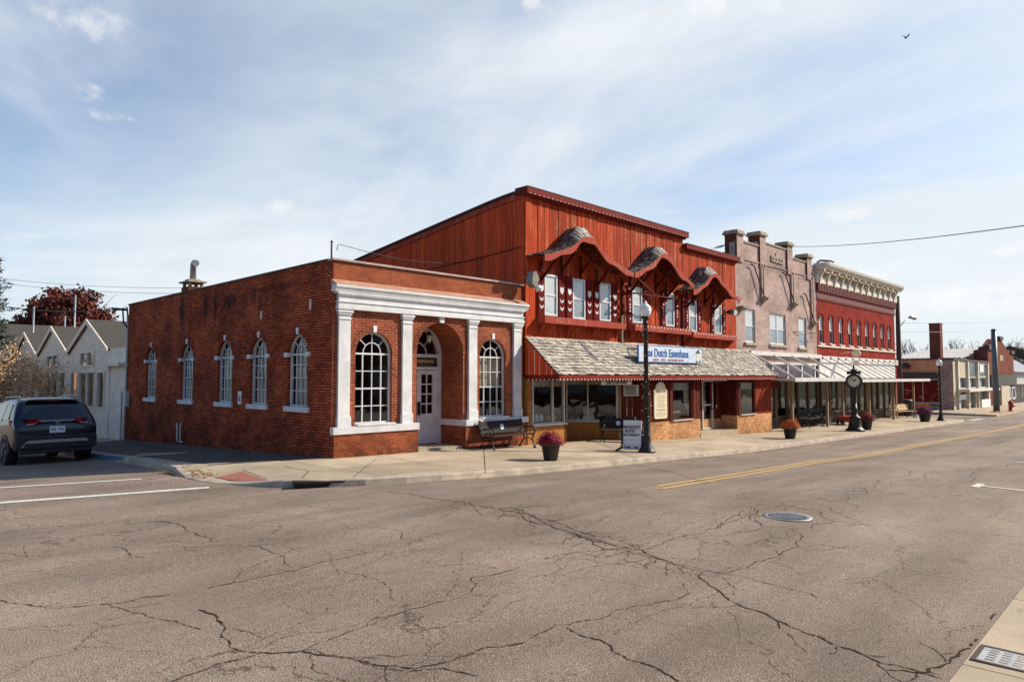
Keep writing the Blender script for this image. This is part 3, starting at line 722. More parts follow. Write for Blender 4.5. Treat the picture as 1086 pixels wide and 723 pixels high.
# ================================================================== CORNER BUILDING
bk = thing('brick_corner_building', 'single-storey red brick corner building with white pilasters and arched windows', 'building', (0, 0, 0))
Pf = PF(0.); Psd = PS(0.)
ZT = 4.58; YB = 14.6; XB = 6.42
fw = [(.62, 1.68, .74, 2.42, True), (2.44, 4.03, -.2, 2.49, True), (4.64, 5.68, .74, 2.42, True)]
swn = [(1.20, 2.02), (3.30, 4.14), (5.42, 6.30), (8.28, 9.18), (11.52, 12.50)]
swn = [((a+b)/2-.50, (a+b)/2+.50, 1.13, 2.42, True) for a, b in swn]
mb = MB()
wall(mb, Pf, 0, XB, -.3, 4.0, [fw[0]], .17) if False else None
wall(mb, Pf, 0, XB, -.4, 3.95, fw, .17)
mb.mi = 1; wall(mb, Psd, 0, YB, -1.2, ZT, swn, .17); mb.mi = 0
mb.mi = 2; wall(mb, PF(.03), 0.0, XB, 3.9, ZT-.02); mb.mi = 1
mb.poly([(0, YB, -1.2), (0, YB, ZT), (XB, YB, ZT), (XB, YB, -1.2)]); mb.poly([(XB, 0, 3.9), (XB, YB, 3.9), (XB, YB, ZT), (XB, 0.03, ZT)])
mb.mi = 3; mb.poly([(0.01, .04, 4.3), (XB, .04, 4.3), (XB, YB, 4.3), (.01, YB, 4.3)])
# arch rowlocks: ring of bricks slightly proud
mb.mi = 0
for a, b, zb, zt, ar in fw:
    c = (a+b)/2; r = (b-a)/2; nn = 26 if r < .6 else 38
    for k in range(nn):
        t0 = 180*k/nn+.5; t1 = 180*(k+1)/nn-.5; mb.arc(Pf, c, zt, r+.002, r+.125, -.012, .02, t0, t1, 1)
mb.mi = 1
for a, b, zb, zt, ar in swn:
    c = (a+b)/2; r = (b-a)/2
    for k in range(24): mb.arc(Psd, c, zt, r+.002, r+.12, -.012, .02, 180*k/24+.6, 180*(k+1)/24-.6, 1)
# entrance alcove
mb.mi = 0; AD = 1.0; ex0, ex1, ez = 2.44, 4.03, 2.49; c = (ex0+ex1)/2; r = (ex1-ex0)/2
loop = [(ex0, -.05)]+[(c-r*math.cos(math.pi*k/18), ez+r*math.sin(math.pi*k/18)) for k in range(19)]+[(ex1, -.05)]
for p, q in zip(loop, loop[1:]): mb.poly([Pf(*p, .17), Pf(*p, AD), Pf(*q, AD), Pf(*q, .17)])
mb.build('wall', ['brick_front', 'brick_side', 'brick_parapet', 'tar_roof'], bk, recalc=False)
for a, b, z in ((-.0, 2.43, -.3), (4.04, XB+.06, -.45)): mb = MB(); mb.box(a, b, -.11, -.001, z, .53); mb.build('base_course', 'brick_base', bk, bevel=.004)
mb = MB(); mb.box(-.04, 2.435, -.15, .0-.002, .532, .70); mb.box(.60, 1.70, -.165, .03, .70, .745); mb.build('sill_band', 'white_trim', bk, bevel=.005)
mb = MB(); mb.box(4.035, XB+.08, -.15, -.002, .532, .70)
mb.box(4.032, 4.05, -.002, AD-.01, .532, .70) if False else None
mb.box(ex1-.03, ex1-.002, -.002, AD-.005, .532, .70); mb.box(ex1-.004, ex1+.01, -.15, -.002, .532, .70)
mb.box(4.62, 5.70, -.165, .03, .70, .745)
mb.build('sill_band', 'white_trim', bk, bevel=.005)
for (a, b) in ((.10, .46), (1.93, 2.27), (4.17, 4.52), (5.94, 6.30)):
    mb = MB(); a += .02; b -= .02; mb.box(a, b, -.07, -.002, .70, 3.44); mb.box(a-.02, b+.02, -.10, -.003, .70, .92); mb.box(a-.01, b+.01, -.09, -.004, .92, .95)
    mb.box(a-.015, b+.015, -.09, -.003, 3.20, 3.23); mb.box(a-.02, b+.02, -.10, -.003, 3.31, 3.36); mb.box(a-.045, b+.045, -.12, -.004, 3.36, 3.44)
    mb.build('pilaster', 'white_trim', bk, bevel=.006)
mb = MB(); mb.box(.06, 6.34, -.14, -.002, 3.44, 3.53); mb.box(.075, 6.325, -.125, -.003, 3.53, 3.60); mb.box(.05, 6.35, -.15, -.004, 3.60, 3.625); mb.box(.09, 6.31, -.11, -.005, 3.625, 3.80)
n = 96
for i in range(n): x = .07+i*(6.26/n); mb.box(x, x+.036, -.165, -.108, 3.762, 3.80)
mb.box(.03, 6.37, -.17, -.006, 3.80, 3.835)
mb.prism([(-.17, 3.835), (-.18, 3.86), (-.19, 3.89), (-.22, 3.93), (-.23, 3.945), (-.23, 3.995), (-.01, 3.995), (-.01, 3.835)], lambda u, v, d: Vector((d, u, v)), -.05, 6.46)
mb.build('entablature', 'white_trim', bk, bevel=.003)
mb = MB(); mb.prism([(-.225, 3.998), (.028, 4.14), (.028, 3.998)], lambda u, v, d: Vector((d, u, v)), -.04, 6.45); mb.build('flashing', 'flashing', bk)
mb = MB(); mb.box(-.03, XB+.02, -.03, .22, ZT, ZT+.05); mb.mi = 1; mb.box(-.035, .2, .225, YB+.02, ZT, ZT+.055); mb.build('coping', ['cap_metal', 'cap_dark'], bk, bevel=.006)
def arched_window(P, a, b, zb, zt, parent, dep=.11, cols=(-.5, -.25, 0, .25, .5), rowz=None, inner=.5, key=None, imp=False, sill=None, label=None, cur=None, th=.028):
    c = (a+b)/2; r = (b-a)/2; mb = MB(); w = b-a
    mb.prism([(a, zb), (a+.04, zb), (a+.04, zt), (a, zt)], P, dep-.03, dep+.03); mb.prism([(b-.04, zb), (b, zb), (b, zt), (b-.04, zt)], P, dep-.03, dep+.03)
    mb.prism([(a+.04, zb), (b-.04, zb), (b-.04, zb+.04), (a+.04, zb+.04)], P, dep-.03, dep+.03)
    mb.arc(P, c, zt, r-.04, r, dep-.03, dep+.03, 0, 180, 16)
    mb.prism([(a+.04, zt-.02), (b-.04, zt-.02), (b-.04, zt+.02), (a+.04, zt+.02)], P, dep-.022, dep+.022)
    for k in cols[1:-1]:
        t_ = th*.7 if k == 0 else th
        mb.prism([(c+k*w-t_/2, zb+.04), (c+k*w+t_/2, zb+.04), (c+k*w+t_/2, zt-.02), (c+k*w-t_/2, zt-.02)], P, dep-.018, dep+.018)
    H = zt-zb
    for k in (rowz or (.25, .5, .75)):
        z = zb+H*k; t_ = th*.7 if k != .5 else th*1.3
        mb.prism([(a+.04, z-t_/2), (b-.04, z-t_/2), (b-.04, z+t_/2), (a+.04, z+t_/2)], P, dep-.015, dep+.015)
    ri = r*inner; mb.arc(P, c, zt+.02, ri-.02, ri, dep-.014, dep+.014, 0, 180, 10)
    for an in (45, 90, 135):
        r0_ = ri if an != 90 else 0; p0 = (c+r0_*math.cos(R(an)), zt+.02+r0_*math.sin(R(an))); p1 = (c+(r-.03)*math.cos(R(an)), zt+(r-.03)*math.sin(R(an)))
        mb.bar(P(*p0, dep), P(*p1, dep), .02, .02)
    o = mb.build('window', 'white_trim', parent)
    if label: o['label'] = label
    pts = [(a+.01, zb+.01), (b-.01, zb+.01)]+[(c+(r-.01)*math.cos(math.pi*k/14), zt+(r-.01)*math.sin(math.pi*k/14)) for k in range(15)]
    g_ = MB(); g_.poly([P(u, v, dep+.008) for u, v in pts]); g_.build('pane', 'glass', o)
    if sill is not None:
        s_ = MB(); s_.prism([(a-.10, zb-sill), (b+.10, zb-sill), (b+.10, zb), (a-.10, zb)], P, -.06, dep-.03); s_.build('sill', 'white_trim', o, bevel=.006)
    if key:
        s_ = MB(); kz = zt+r; s_.prism([(c-.045, kz-.01), (c+.045, kz-.01), (c+.06, kz+key), (c-.06, kz+key)], P, -.035, .02); s_.build('keystone', 'white_trim', o, bevel=.005)
    if imp:
        for sgn in (-1, 1):
            s_ = MB(); e = c+sgn*r; s_.prism([(e-.13 if sgn < 0 else e-.06, zt-.06), (e+.06 if sgn < 0 else e+.13, zt-.06), (e+.06 if sgn < 0 else e+.13, zt+.05), (e-.13 if sgn < 0 else e-.06, zt+.05)], P, -.05, .06); s_.build('impost', 'white_trim', o, bevel=.005)
    if cur:
        for (f0, f1, g0, g1) in cur:
            s_ = MB(); nn = 18
            for i in range(nn):
                u0_ = a+w*(f0+(f1-f0)*i/nn); u1_ = a+w*(f0+(f1-f0)*(i+1)/nn); d0_ = dep+.12+.02*(i % 2); d1_ = dep+.12+.02*((i+1) % 2)
                s_.poly([P(u0_, zb+H*g0, d0_), P(u1_, zb+H*g0, d1_), P(u1_, zb+H*g1, d1_), P(u0_, zb+H*g1, d0_)])
            s_.build('curtain', 'curtain', o)
    return o
arched_window(Pf, *fw[0][:4], bk, key=.15)
arched_window(Pf, *fw[2][:4], bk, key=.15, cur=[(.02, .98, .5, 1.0)])
curs = [[(.05, .45, 0, .5), (.55, .95, 0, .75)], [(.5, .97, .0, .5)], [(.1, .95, 0, 1.0)], [(.2, .97, 0, .5)], [(.5, .97, 0, .95)]]
for (a, b, zb, zt, ar), cu_ in zip(swn, curs): arched_window(Psd, a, b, zb, zt, bk, cols=(-.5, -.22, 0, .22, .5), key=.16, imp=True, sill=.13, cur=cu_, rowz=(.30, .55, .80))
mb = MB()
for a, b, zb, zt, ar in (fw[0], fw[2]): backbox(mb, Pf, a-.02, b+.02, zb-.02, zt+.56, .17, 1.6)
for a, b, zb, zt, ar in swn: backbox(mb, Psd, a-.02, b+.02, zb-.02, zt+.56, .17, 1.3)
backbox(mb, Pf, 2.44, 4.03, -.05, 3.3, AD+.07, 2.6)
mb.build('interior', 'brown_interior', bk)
mb = MB(); mb.prism([(3.17, 3.285), (3.30, 3.285), (3.32, 3.45), (3.15, 3.45)], Pf, -.07, .02); mb.build('keystone', 'white_trim', bk, bevel=.005)
# entrance screen: frame, double door, fanlight
es = MB(); P = Pf; c = 3.235; r = .795
loop0 = [(c-r*math.cos(math.pi*k/18), 2.49+r*math.sin(math.pi*k/18)) for k in range(19)]
es.prism([(ex0, 0), (ex0+.07, 0), (ex0+.07, 2.45), (ex0, 2.45)], P, AD-.06, AD+.06); es.prism([(ex1-.10, 0), (ex1, 0), (ex1, 2.45), (ex1-.10, 2.45)], P, AD-.08, AD+.06)
es.arc(P, c, 2.49, r-.10, r, AD-.08, AD+.06, 0, 180, 18); es.prism([(ex0, 2.40), (ex1, 2.40), (ex1, 2.49), (ex0, 2.49)], P, AD-.09, AD+.06)
es.prism([(ex0, 2.06), (ex1, 2.06), (ex1, 2.14), (ex0, 2.14)], P, AD-.085, AD+.06)
es.arc(P, c, 2.49, .30, .33, AD-.02, AD+.02, 0, 180, 12)
for an in (45, 90, 135): es.bar(P(c+.32*math.cos(R(an)), 2.49+.32*math.sin(R(an)), AD), P(c+.7*math.cos(R(an)), 2.49+.7*math.sin(R(an)), AD), .025)
es_o = es.build('entrance_frame', 'white_trim', bk)
g_ = MB(); g_.poly([P(u, v, AD+.03) for u, v in [(ex0+.05, 2.48)]+[(c-(r-.05)*math.cos(math.pi*k/14), 2.49+(r-.05)*math.sin(math.pi*k/14)) for k in range(15)]+[(ex1-.05, 2.48)]]); g_.build('pane', 'glass', es_o)
g_ = MB(); g_.prism([(ex0+.07, 2.14), (ex1-.1, 2.14), (ex1-.1, 2.40), (ex0+.07, 2.40)], P, AD+.0, AD+.02)
sgn_ = g_.build('transom_sign', 'brown_interior', bk)
text('lettering', 'OFFICE ENTRANCE', .125, P, 3.36, 2.285, AD-.006, 'gold', sgn_, bold=.004, sx=.86)
mb = MB(); mb.prism([(3.0, 2.175), (3.78, 2.175), (3.78, 2.185), (3.0, 2.185)], P, AD-.008, AD-.002); mb.build('underline', 'gold', sgn_)
for (a, b) in ((2.52, 3.20), (3.22, 3.92)):
    mb = MB(); zb = .03; zt = 2.05; ga_, gb_ = a+.15, b-.15
    g0, g1 = .85, 1.93
    for q in ([(a, zb), (ga_, zb), (ga_, zt), (a, zt)], [(gb_, zb), (b, zb), (b, zt), (gb_, zt)], [(ga_, zb), (gb_, zb), (gb_, g0), (ga_, g0)], [(ga_, g1), (gb_, g1), (gb_, zt), (ga_, zt)]): mb.prism(q, P, AD-.02, AD+.03)
    mb.prism([((a+b)/2-.018, g0), ((a+b)/2+.018, g0), ((a+b)/2+.018, g1), ((a+b)/2-.018, g1)], P, AD-.012, AD+.02)
    for k in (1, 2, 3): z = g0+(g1-g0)*k/4; mb.prism([(ga_, z-.018), (gb_, z-.018), (gb_, z+.018), (ga_, z+.018)], P, AD-.010, AD+.02)
    mb.prism([(a+.13, .17), (b-.13, .17), (b-.13, .7), (a+.13, .7)], P, AD-.024, AD)
    d_ = mb.build('door', 'white_trim', bk)
    g_ = MB(); g_.poly([P(ga_, g0, AD+.012), P(gb_, g0, AD+.012), P(gb_, g1, AD+.012), P(ga_, g1, AD+.012)]); g_.build('pane', 'glass_door', d_)
    h_ = MB(); h_.box(*((3.235, 3.33) if a > 3 else (3.10, 3.19)), AD-.05, AD-.022, .82, 1.18); h_.tube([(3.28 if a > 3 else 3.14, AD-.05, .9), (3.28 if a > 3 else 3.14, AD-.09, .95), (3.28 if a > 3 else 3.14, AD-.09, 1.1), (3.28 if a > 3 else 3.14, AD-.05, 1.15)], .01, 6); h_.build('handle', 'black_iron', d_)
mb = MB(); mb.box(ex0-.0, ex1+.0, 0.0, AD+.1, -.12, .01); mb.build('threshold', 'stone', bk)
# hanging lantern
t_ = MB(); t_.tube([(3.2, .45, 3.27), (3.2, .45, 3.08)], .008, 5); t_.lathe([(.02, 3.08), (.09, 3.0), (.095, 2.98)], (3.2, .45, 0), 6); t_.lathe([(.06, 2.78), (.03, 2.74), (.01, 2.70)], (3.2, .45, 0), 6)
for k in range(6): t_.tube([(3.2+.085*math.cos(k*math.pi/3), .45+.085*math.sin(k*math.pi/3), 2.98), (3.2+.055*math.cos(k*math.pi/3), .45+.055*math.sin(k*math.pi/3), 2.78)], .006, 4)
lt = t_.build('porch_lantern', 'black_iron', bk); g_ = MB(); g_.lathe([(.05, 2.785), (.078, 2.975)], (3.2, .45, 0), 6); g_.build('lantern_glass', 'cream', lt)
# roof chimney with metal cowl
ch = MB(); ch.box(.05, .55, 8.9, 9.5, 4.3, 5.02-.22); ch.build('chimney_stack', 'brick_dark', bk)
ch = MB()
for (x, y) in ((.08, 8.93), (.45, 8.93), (.08, 9.4), (.45, 9.4)): ch.box(x, x+.09, y, y+.08, 4.80, 4.94)
ch.box(.0, .6, 8.78, 9.62, 4.94, 4.99); ch.box(.12, .48, 9.0, 9.4, 4.99, 5.06)
c_o = ch.build('chimney_cap', 'stone', bk)
ch = MB(); ch.tube([(.3, 9.2, 5.06), (.3, 9.2, 5.5), (.3, 9.17, 5.56), (.3, 9.08, 5.60), (.3, 8.98, 5.58)], [.10, .095, .10, .11, .11], 12); ch.build('cowl', 'galv', c_o)
# side-wall bits: pipes, notice, vent holes, meter
mb = MB()
for y in (8.98, 9.25): mb.tube([(-.05, y+(.12 if y > 9.1 else -.1), .33), (-.06, y+.03*(1 if y > 9.1 else -1), .36), (-.06, y, .32), (-.06, y, -.12), (-.05, y-.05, -.22), (0.0, y-.09, -.22)], .028, 8)
mb.build('vent_pipe', 'pvc_white', bk)
mb = MB(); mb.prism([(4.70, 1.10), (4.92, 1.10), (4.92, 1.46), (4.70, 1.46)], Psd, -.02, -.003); o = mb.build('notice', 'sign_white', bk)
mb = MB(); mb.prism([(4.75, 1.18), (4.87, 1.18), (4.87, 1.33), (4.75, 1.33)], Psd, -.024, -.0205); mb.build('symbol', 'sign_blue', o)
for yy in (.97, 3.55):
    mb = MB(); mb.box(-.03, -.002, yy, yy+.07, 3.3+(.18 if yy < 2 else .12), 3.62+(.12 if yy < 2 else 0)); mb.build('wall_anchor', 'grey_trim', bk)
mb = MB(); mb.box(-.14, -.003, 14.25, 14.5, .75, 1.35); mb.build('meter_box', 'grey_trim', bk, bevel=.01)
mb = MB(); mb.tube([(-.06, 14.52, -.55), (-.06, 14.52, 4.2)], .04, 8); mb.build('conduit', 'grey_trim', bk)
mb = MB(); mb.tube([(-.06, 14.52, 4.2), (-.1, 14.5, 4.5), (-.25, 14.5, 4.45), (-.2, 14.5, 3.9), (-.08, 14.5, 3.75)], .03, 6); mb.tube([(-.1, 14.5, 4.4), (-.5, 14.9, 4.45)], .05, 6); mb.build('cable_loop', 'black_iron', bk)
# vent stack/antenna post on the roof corner
p = at(358, 273, 18); t = thing('roof_post', 'thin dark post standing on the corner of the brick roof', 'post', (.12, .3, ZT+.05))
mb = MB(); mb.tube([(.12, .3, ZT), (.12, .3, 5.05)], .022, 8); mb.lathe([(.03, 5.05), (.035, 5.07), (.02, 5.09)], (.12, .3, 0), 8); mb.build('pole', 'pole_wood', t)
mb = MB(); mb.tube([(.24, .3, 4.9), (.27, .3, 4.88), (.28, .3, 5.0), (.34, .3, 5.03)]+[(.34+(6.5-.34)*k/10, .3+k*.15, 5.03+(5.6-5.03)*k/10-.25*math.sin(math.pi*k/10)) for k in range(1, 11)], .008, 5)
tag(mb.build('service_wire', 'black_iron'), 'thin dark service wire from the roof post to the red building', 'wire')
def onY(u, v, y): r = ray(u, v); return CAM+r*((y-CAM.y)/r.y)
def onX(u, v, x): r = ray(u, v); return CAM+r*((x-CAM.x)/r.x)
def boards(mb, P, u0, u1, z0, z1, holes=(), w=.2, d=.022, batten=False, rn=random.Random(3)):
    fz = z0 if callable(z0) else (lambda u: z0); tz = z1 if callable(z1) else (lambda u: z1)
    u = u0
    while u < u1-.01:
        ww = min(w*rn.uniform(.8, 1.2), u1-u)
        if u1-u-ww < .06: ww = u1-u
        a, b = u+.006, u+ww-.006; segs = [(None, None)]
        cuts = [(u0_, u1_) for (u0_, u1_, _, _) in holes]
        spans = [(0, [])]
        # split the board horizontally where a hole edge crosses it
        xs_ = sorted(set([a, b]+[min(max(e, a), b) for c in cuts for e in c]))
        dd = d*rn.uniform(.5, 1.2)
        for p, q in zip(xs_, xs_[1:]):
            if q-p < .004: continue
            m = (p+q)/2; hs = sorted((h[2], h[3]) for h in holes if h[0] < m < h[1]); zc = [(0, 0)]
            lo = lambda x: fz(x)
            edges = [fz] + [e for h in hs for e in ((lambda x, k=h[0]: k), (lambda x, k=h[1]: k))] + [tz]
            for i in range(0, len(edges), 2):
                f0, f1 = edges[i], edges[i+1]
                if f1(m)-f0(m) < .01: continue
                mb.prism([(p, f0(p)), (q, f0(q)), (q, f1(q)), (p, f1(p))], P, -dd, .0)
        u += ww
def sash_window(P, a, b, zb, zt, parent, dep=.03, fr=.06, mat='white_trim', up='blind', lo='window_grey', glass='glass_sky', proud=.05, mull=0, meet=.5, out=True):
    mb = MB()
    for q in ([(a, zb), (a+fr, zb), (a+fr, zt), (a, zt)], [(b-fr, zb), (b, zb), (b, zt), (b-fr, zt)], [(a+fr, zb), (b-fr, zb), (b-fr, zb+fr), (a+fr, zb+fr)], [(a+fr, zt-fr), (b-fr, zt-fr), (b-fr, zt), (a+fr, zt)]): mb.prism(q, P, -proud, dep)
    zm = zb+(zt-zb)*meet; mb.prism([(a+fr, zm-.022), (b-fr, zm-.022), (b-fr, zm+.022), (a+fr, zm+.022)], P, -.034, dep)
    if mull:
        c = (a+b)/2; mb.prism([(c-.045, zb+fr), (c+.045, zb+fr), (c+.045, zt-fr), (c-.045, zt-fr)], P, -.04, dep)
    o = mb.build('window', mat, parent)
    g = MB(); g.poly([P(a+fr, zb+fr, -.018), P(b-fr, zb+fr, -.018), P(b-fr, zm, -.018), P(a+fr, zm, -.018)]); g.poly([P(a+fr, zm, -.022), P(b-fr, zm, -.022), P(b-fr, zt-fr, -.022), P(a+fr, zt-fr, -.022)]); g.build('pane', glass, o)
    g = MB(); g.poly([P(a+fr, zm, -.010), P(b-fr, zm, -.010), P(b-fr, zt-fr, -.010), P(a+fr, zt-fr, -.010)]); g.build('blind', up, o)
    g = MB(); g.poly([P(a+fr, zb+fr, -.0095), P(b-fr, zb+fr, -.0095), P(b-fr, zm, -.0095), P(a+fr, zm, -.0095)]); g.build('lower_backing', lo, o)  # flat backing; its grey-blue paints the sky reflected in the lower pane
    return o
def shop_window(P, a, b, zb, zt, parent, fr=.05, mulls=(), mat='grey_trim', d=.02, glass='glass_shop', deep=1.2, lace=0., item=None, room='brown_interior', name='shop_window', lacemat='lace'):
    mb = MB()
    for q in ([(a, zb), (a+fr, zb), (a+fr, zt), (a, zt)], [(b-fr, zb), (b, zb), (b, zt), (b-fr, zt)], [(a+fr, zb), (b-fr, zb), (b-fr, zb+fr), (a+fr, zb+fr)], [(a+fr, zt-fr), (b-fr, zt-fr), (b-fr, zt), (a+fr, zt)]): mb.prism(q, P, d-.06, d+.04)
    for c in mulls: mb.prism([(c-.022, zb+fr), (c+.022, zb+fr), (c+.022, zt-fr), (c-.022, zt-fr)], P, d-.05, d+.03)
    o = mb.build(name, mat, parent)
    g = MB(); g.poly([P(a+fr, zb+fr, d), P(b-fr, zb+fr, d), P(b-fr, zt-fr, d), P(a+fr, zt-fr, d)]); g.build('pane', glass, o)
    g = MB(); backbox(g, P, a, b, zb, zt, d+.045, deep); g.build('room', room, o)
    if lace:
        g = MB(); n = int((b-a)/.05)
        for i in range(n):
            p = a+(b-a)*i/n; q = a+(b-a)*(i+1)/n; dz = .02*math.sin(i*1.3)
            g.poly([P(p, zt-lace+dz, d+.06+.015*(i % 2)), P(q, zt-lace-dz, d+.06+.015*((i+1) % 2)), P(q, zt-fr, d+.06+.015*((i+1) % 2)), P(p, zt-fr, d+.06+.015*(i % 2))])
        g.build('valance', lacemat, o)
    return o
# ================================================================== RED TIMBER BUILDING
rb = thing('red_timber_building', 'two-storey red timber building with wavy shingled hoods and a long shake awning', 'building', (6.45, 0, -.1))
X0, X1 = 6.5, 20.05; XA = 21.2
wins = [(7.32, 7.95, 3.76, 5.05), (8.70, 9.35, 3.74, 5.05), (10.12, 10.76, 3.76, 5.05), (12.06, 12.68, 3.80, 5.10), (14.25, 14.87, 3.80, 5.08), (15.96, 16.58, 3.68, 4.92), (18.03, 18.67, 3.68, 4.90)]
topf = lambda u: 7.42 if u < 15.6 else 7.0
mb = MB(); mb.mi = 1
for a, b, t_ in ((X0, 15.6, 7.40), (15.6, X1, 6.98)):
    mb.poly([(a, .0, 2.9), (b, .0, 2.9), (b, .0, t_), (a, .0, t_)]); mb.poly([(a, .02, t_), (b, .02, t_), (b, 9, t_-.9), (a, 9, t_-.9)])
mb.mi = 0
boards(mb, Pf, X0+.0, 15.6, 2.95, 7.42, [w for w in wins if w[0] < 15], .19, .03); boards(mb, Pf, 15.6, X1, 2.95, 7.0, [w for w in wins if w[0] > 15], .19, .03)
for q in (X0+.06,): mb.box(q-.08, q+.16, -.05, -.001, 2.95, 7.42)
sl_ = lambda y: 7.42 if y < .3 else interp(y, [.3, 1.5, 3.8, 8.7, 16], [7.42, 7.30, 7.02, 6.42, 5.35])
mb.mi = 2; boards(mb, PS(X0), -.0, 15, 4.2, sl_, (), .26, .035); mb.mi = 1; mb.poly([(X0+.01, 0, -.3), (X0+.01, 15, -.3), (X0+.01, 15, 4.3), (X0+.01, 0, 4.3)])
rw = mb.build('wall', ['red_board_worn', 'maroon_board', 'red_board_side'], rb)
mb = MB(); mb.prism([(X0-.12, 7.36), (15.75, 7.36), (15.75, 7.56), (X0-.12, 7.56)], Pf, -.22, .3); mb.prism([(X0-.08, 7.30), (15.7, 7.30), (15.7, 7.36), (X0-.08, 7.36)], Pf, -.12, .0)
mb.prism([(15.62, 6.94), (20.2, 6.94), (20.2, 7.12), (15.62, 7.12)], Pf, -.20, .3); mb.prism([(15.62, 6.88), (20.15, 6.88), (20.15, 6.94), (15.62, 6.94)], Pf, -.11, .0)
mb.mi = 1
yy = frange(0, 15, .75)
for a, b in zip(yy, yy[1:]): mb.prism([(a, sl_(a)-.14), (b, sl_(b)-.14), (b, sl_(b)+.04), (a, sl_(a)+.04)], PS(X0), -.07, .0)
mb.mi = 2
for a, b in zip(yy, yy[1:]): mb.prism([(a, sl_(a)+.04), (b, sl_(b)+.04), (b, sl_(b)+.10), (a, sl_(a)+.10)], PS(X0), -.14, .6)
mb.prism([(X0-.12, 7.56), (15.75, 7.56), (15.75, 7.585), (X0-.12, 7.585)], Pf, -.23, .3); mb.prism([(15.62, 7.12), (20.2, 7.12), (20.2, 7.145), (15.62, 7.145)], Pf, -.21, .3)
mb.build('roof_trim', ['maroon_trim', 'red_trim', 'cap_dark'], rb)
mb = MB()   # string of small bulbs under the cornice
for i in range(46): mb.box(6.5+i*.2, 6.5+i*.2+.028, -.232, -.222, 7.365, 7.39)
mb.build('light_string', 'white_trim', rb)
for (a, b, zb, zt) in wins: sash_window(Pf, a, b, zb, zt, rb, up='blind', lo='window_grey' if a > 8 else 'blind')
# shutters with cut-out tulip figures
def shutter(u0_, u1_, zb, zt, parent, style):
    m_ = MB(); m_.prism([(u0_, zb), (u1_, zb), (u1_, zt), (u0_, zt)], Pf, -.075, -.034); o = m_.build('shutter', 'shutter_paint', parent)
    c = (u0_+u1_)/2; f = MB(); H = zt-zb
    if style:
        z = zb+H*.66; f.prism([(c-.09, z+.11), (c-.05, z+.05), (c, z+.10), (c+.05, z+.05), (c+.09, z+.11), (c+.085, z-.06), (c, z-.14), (c-.085, z-.06)], Pf, -.080, -.076)
        for k in (.42, .25):
            z = zb+H*k; f.prism([(c-.09, z+.05), (c-.03, z+.0), (c, z-.02), (c+.03, z+.0), (c+.09, z+.05), (c+.075, z-.03), (c, z-.09), (c-.075, z-.03)], Pf, -.080, -.076)
    else:
        for k, hh in ((.9, .03), (.62, .035), (.5, .04), (.42, .035), (.33, .035), (.12, .03)):
            z = zb+H*k; f.prism([(c-.035, z-hh), (c+.035, z-hh), (c+.02, z+hh), (c-.02, z+hh)], Pf, -.080, -.076)
    f.build('cutout', 'white_trim', o)
for a in (7.02, 7.98, 8.37, 9.39, 9.79, 10.81): shutter(a, a+.29, 3.68, 5.08, rb, 1)
for a in (11.73, 12.72, 13.93, 14.91): shutter(a, a+.27, 3.76, 5.12, rb, 0)
for a in (15.66, 16.62, 17.73, 18.71): shutter(a, a+.26, 3.66, 4.94, rb, 0)
for (a, b, zb, zt, dots) in ((7.0, 11.2, 3.50, 3.70, 0), (11.75, 15.6, 3.50, 3.72, 1), (15.75, 19.4, 3.42, 3.64, 1)):
    mb = MB(); mb.box(a, b, -.36, -.33, zb, zt); mb.box(a, b, -.33, -.034, zb, zb+.03); mb.box(a, a+.03, -.33, -.034, zb+.03, zt); mb.box(b-.03, b, -.33, -.034, zb+.03, zt); mb.mi = 1; mb.box(a+.03, b-.03, -.33, -.034, zb+.03, zt-.06); mb.mi = 0
    n = 3
    for k in range(n+1):
        x = a+.15+(b-a-.3)*k/n; mb.prism([(-.034, zb-.30), (-.034, zb), (-.30, zb), (-.28, zb-.06), (-.14, zb-.14)], lambda u, v, d: Vector((d, u, v)), x-.03, x+.03)
    o = mb.build('flower_box', ['red_trim', 'black_plastic'], rb)
    if dots:
        f = MB()
        for i in range(int((b-a)/.22)): x = a+.12+i*.22; f.box(x, x+.05, -.364, -.361, zt-.08, zt-.03)
        f.build('dots', 'sign_white', o)
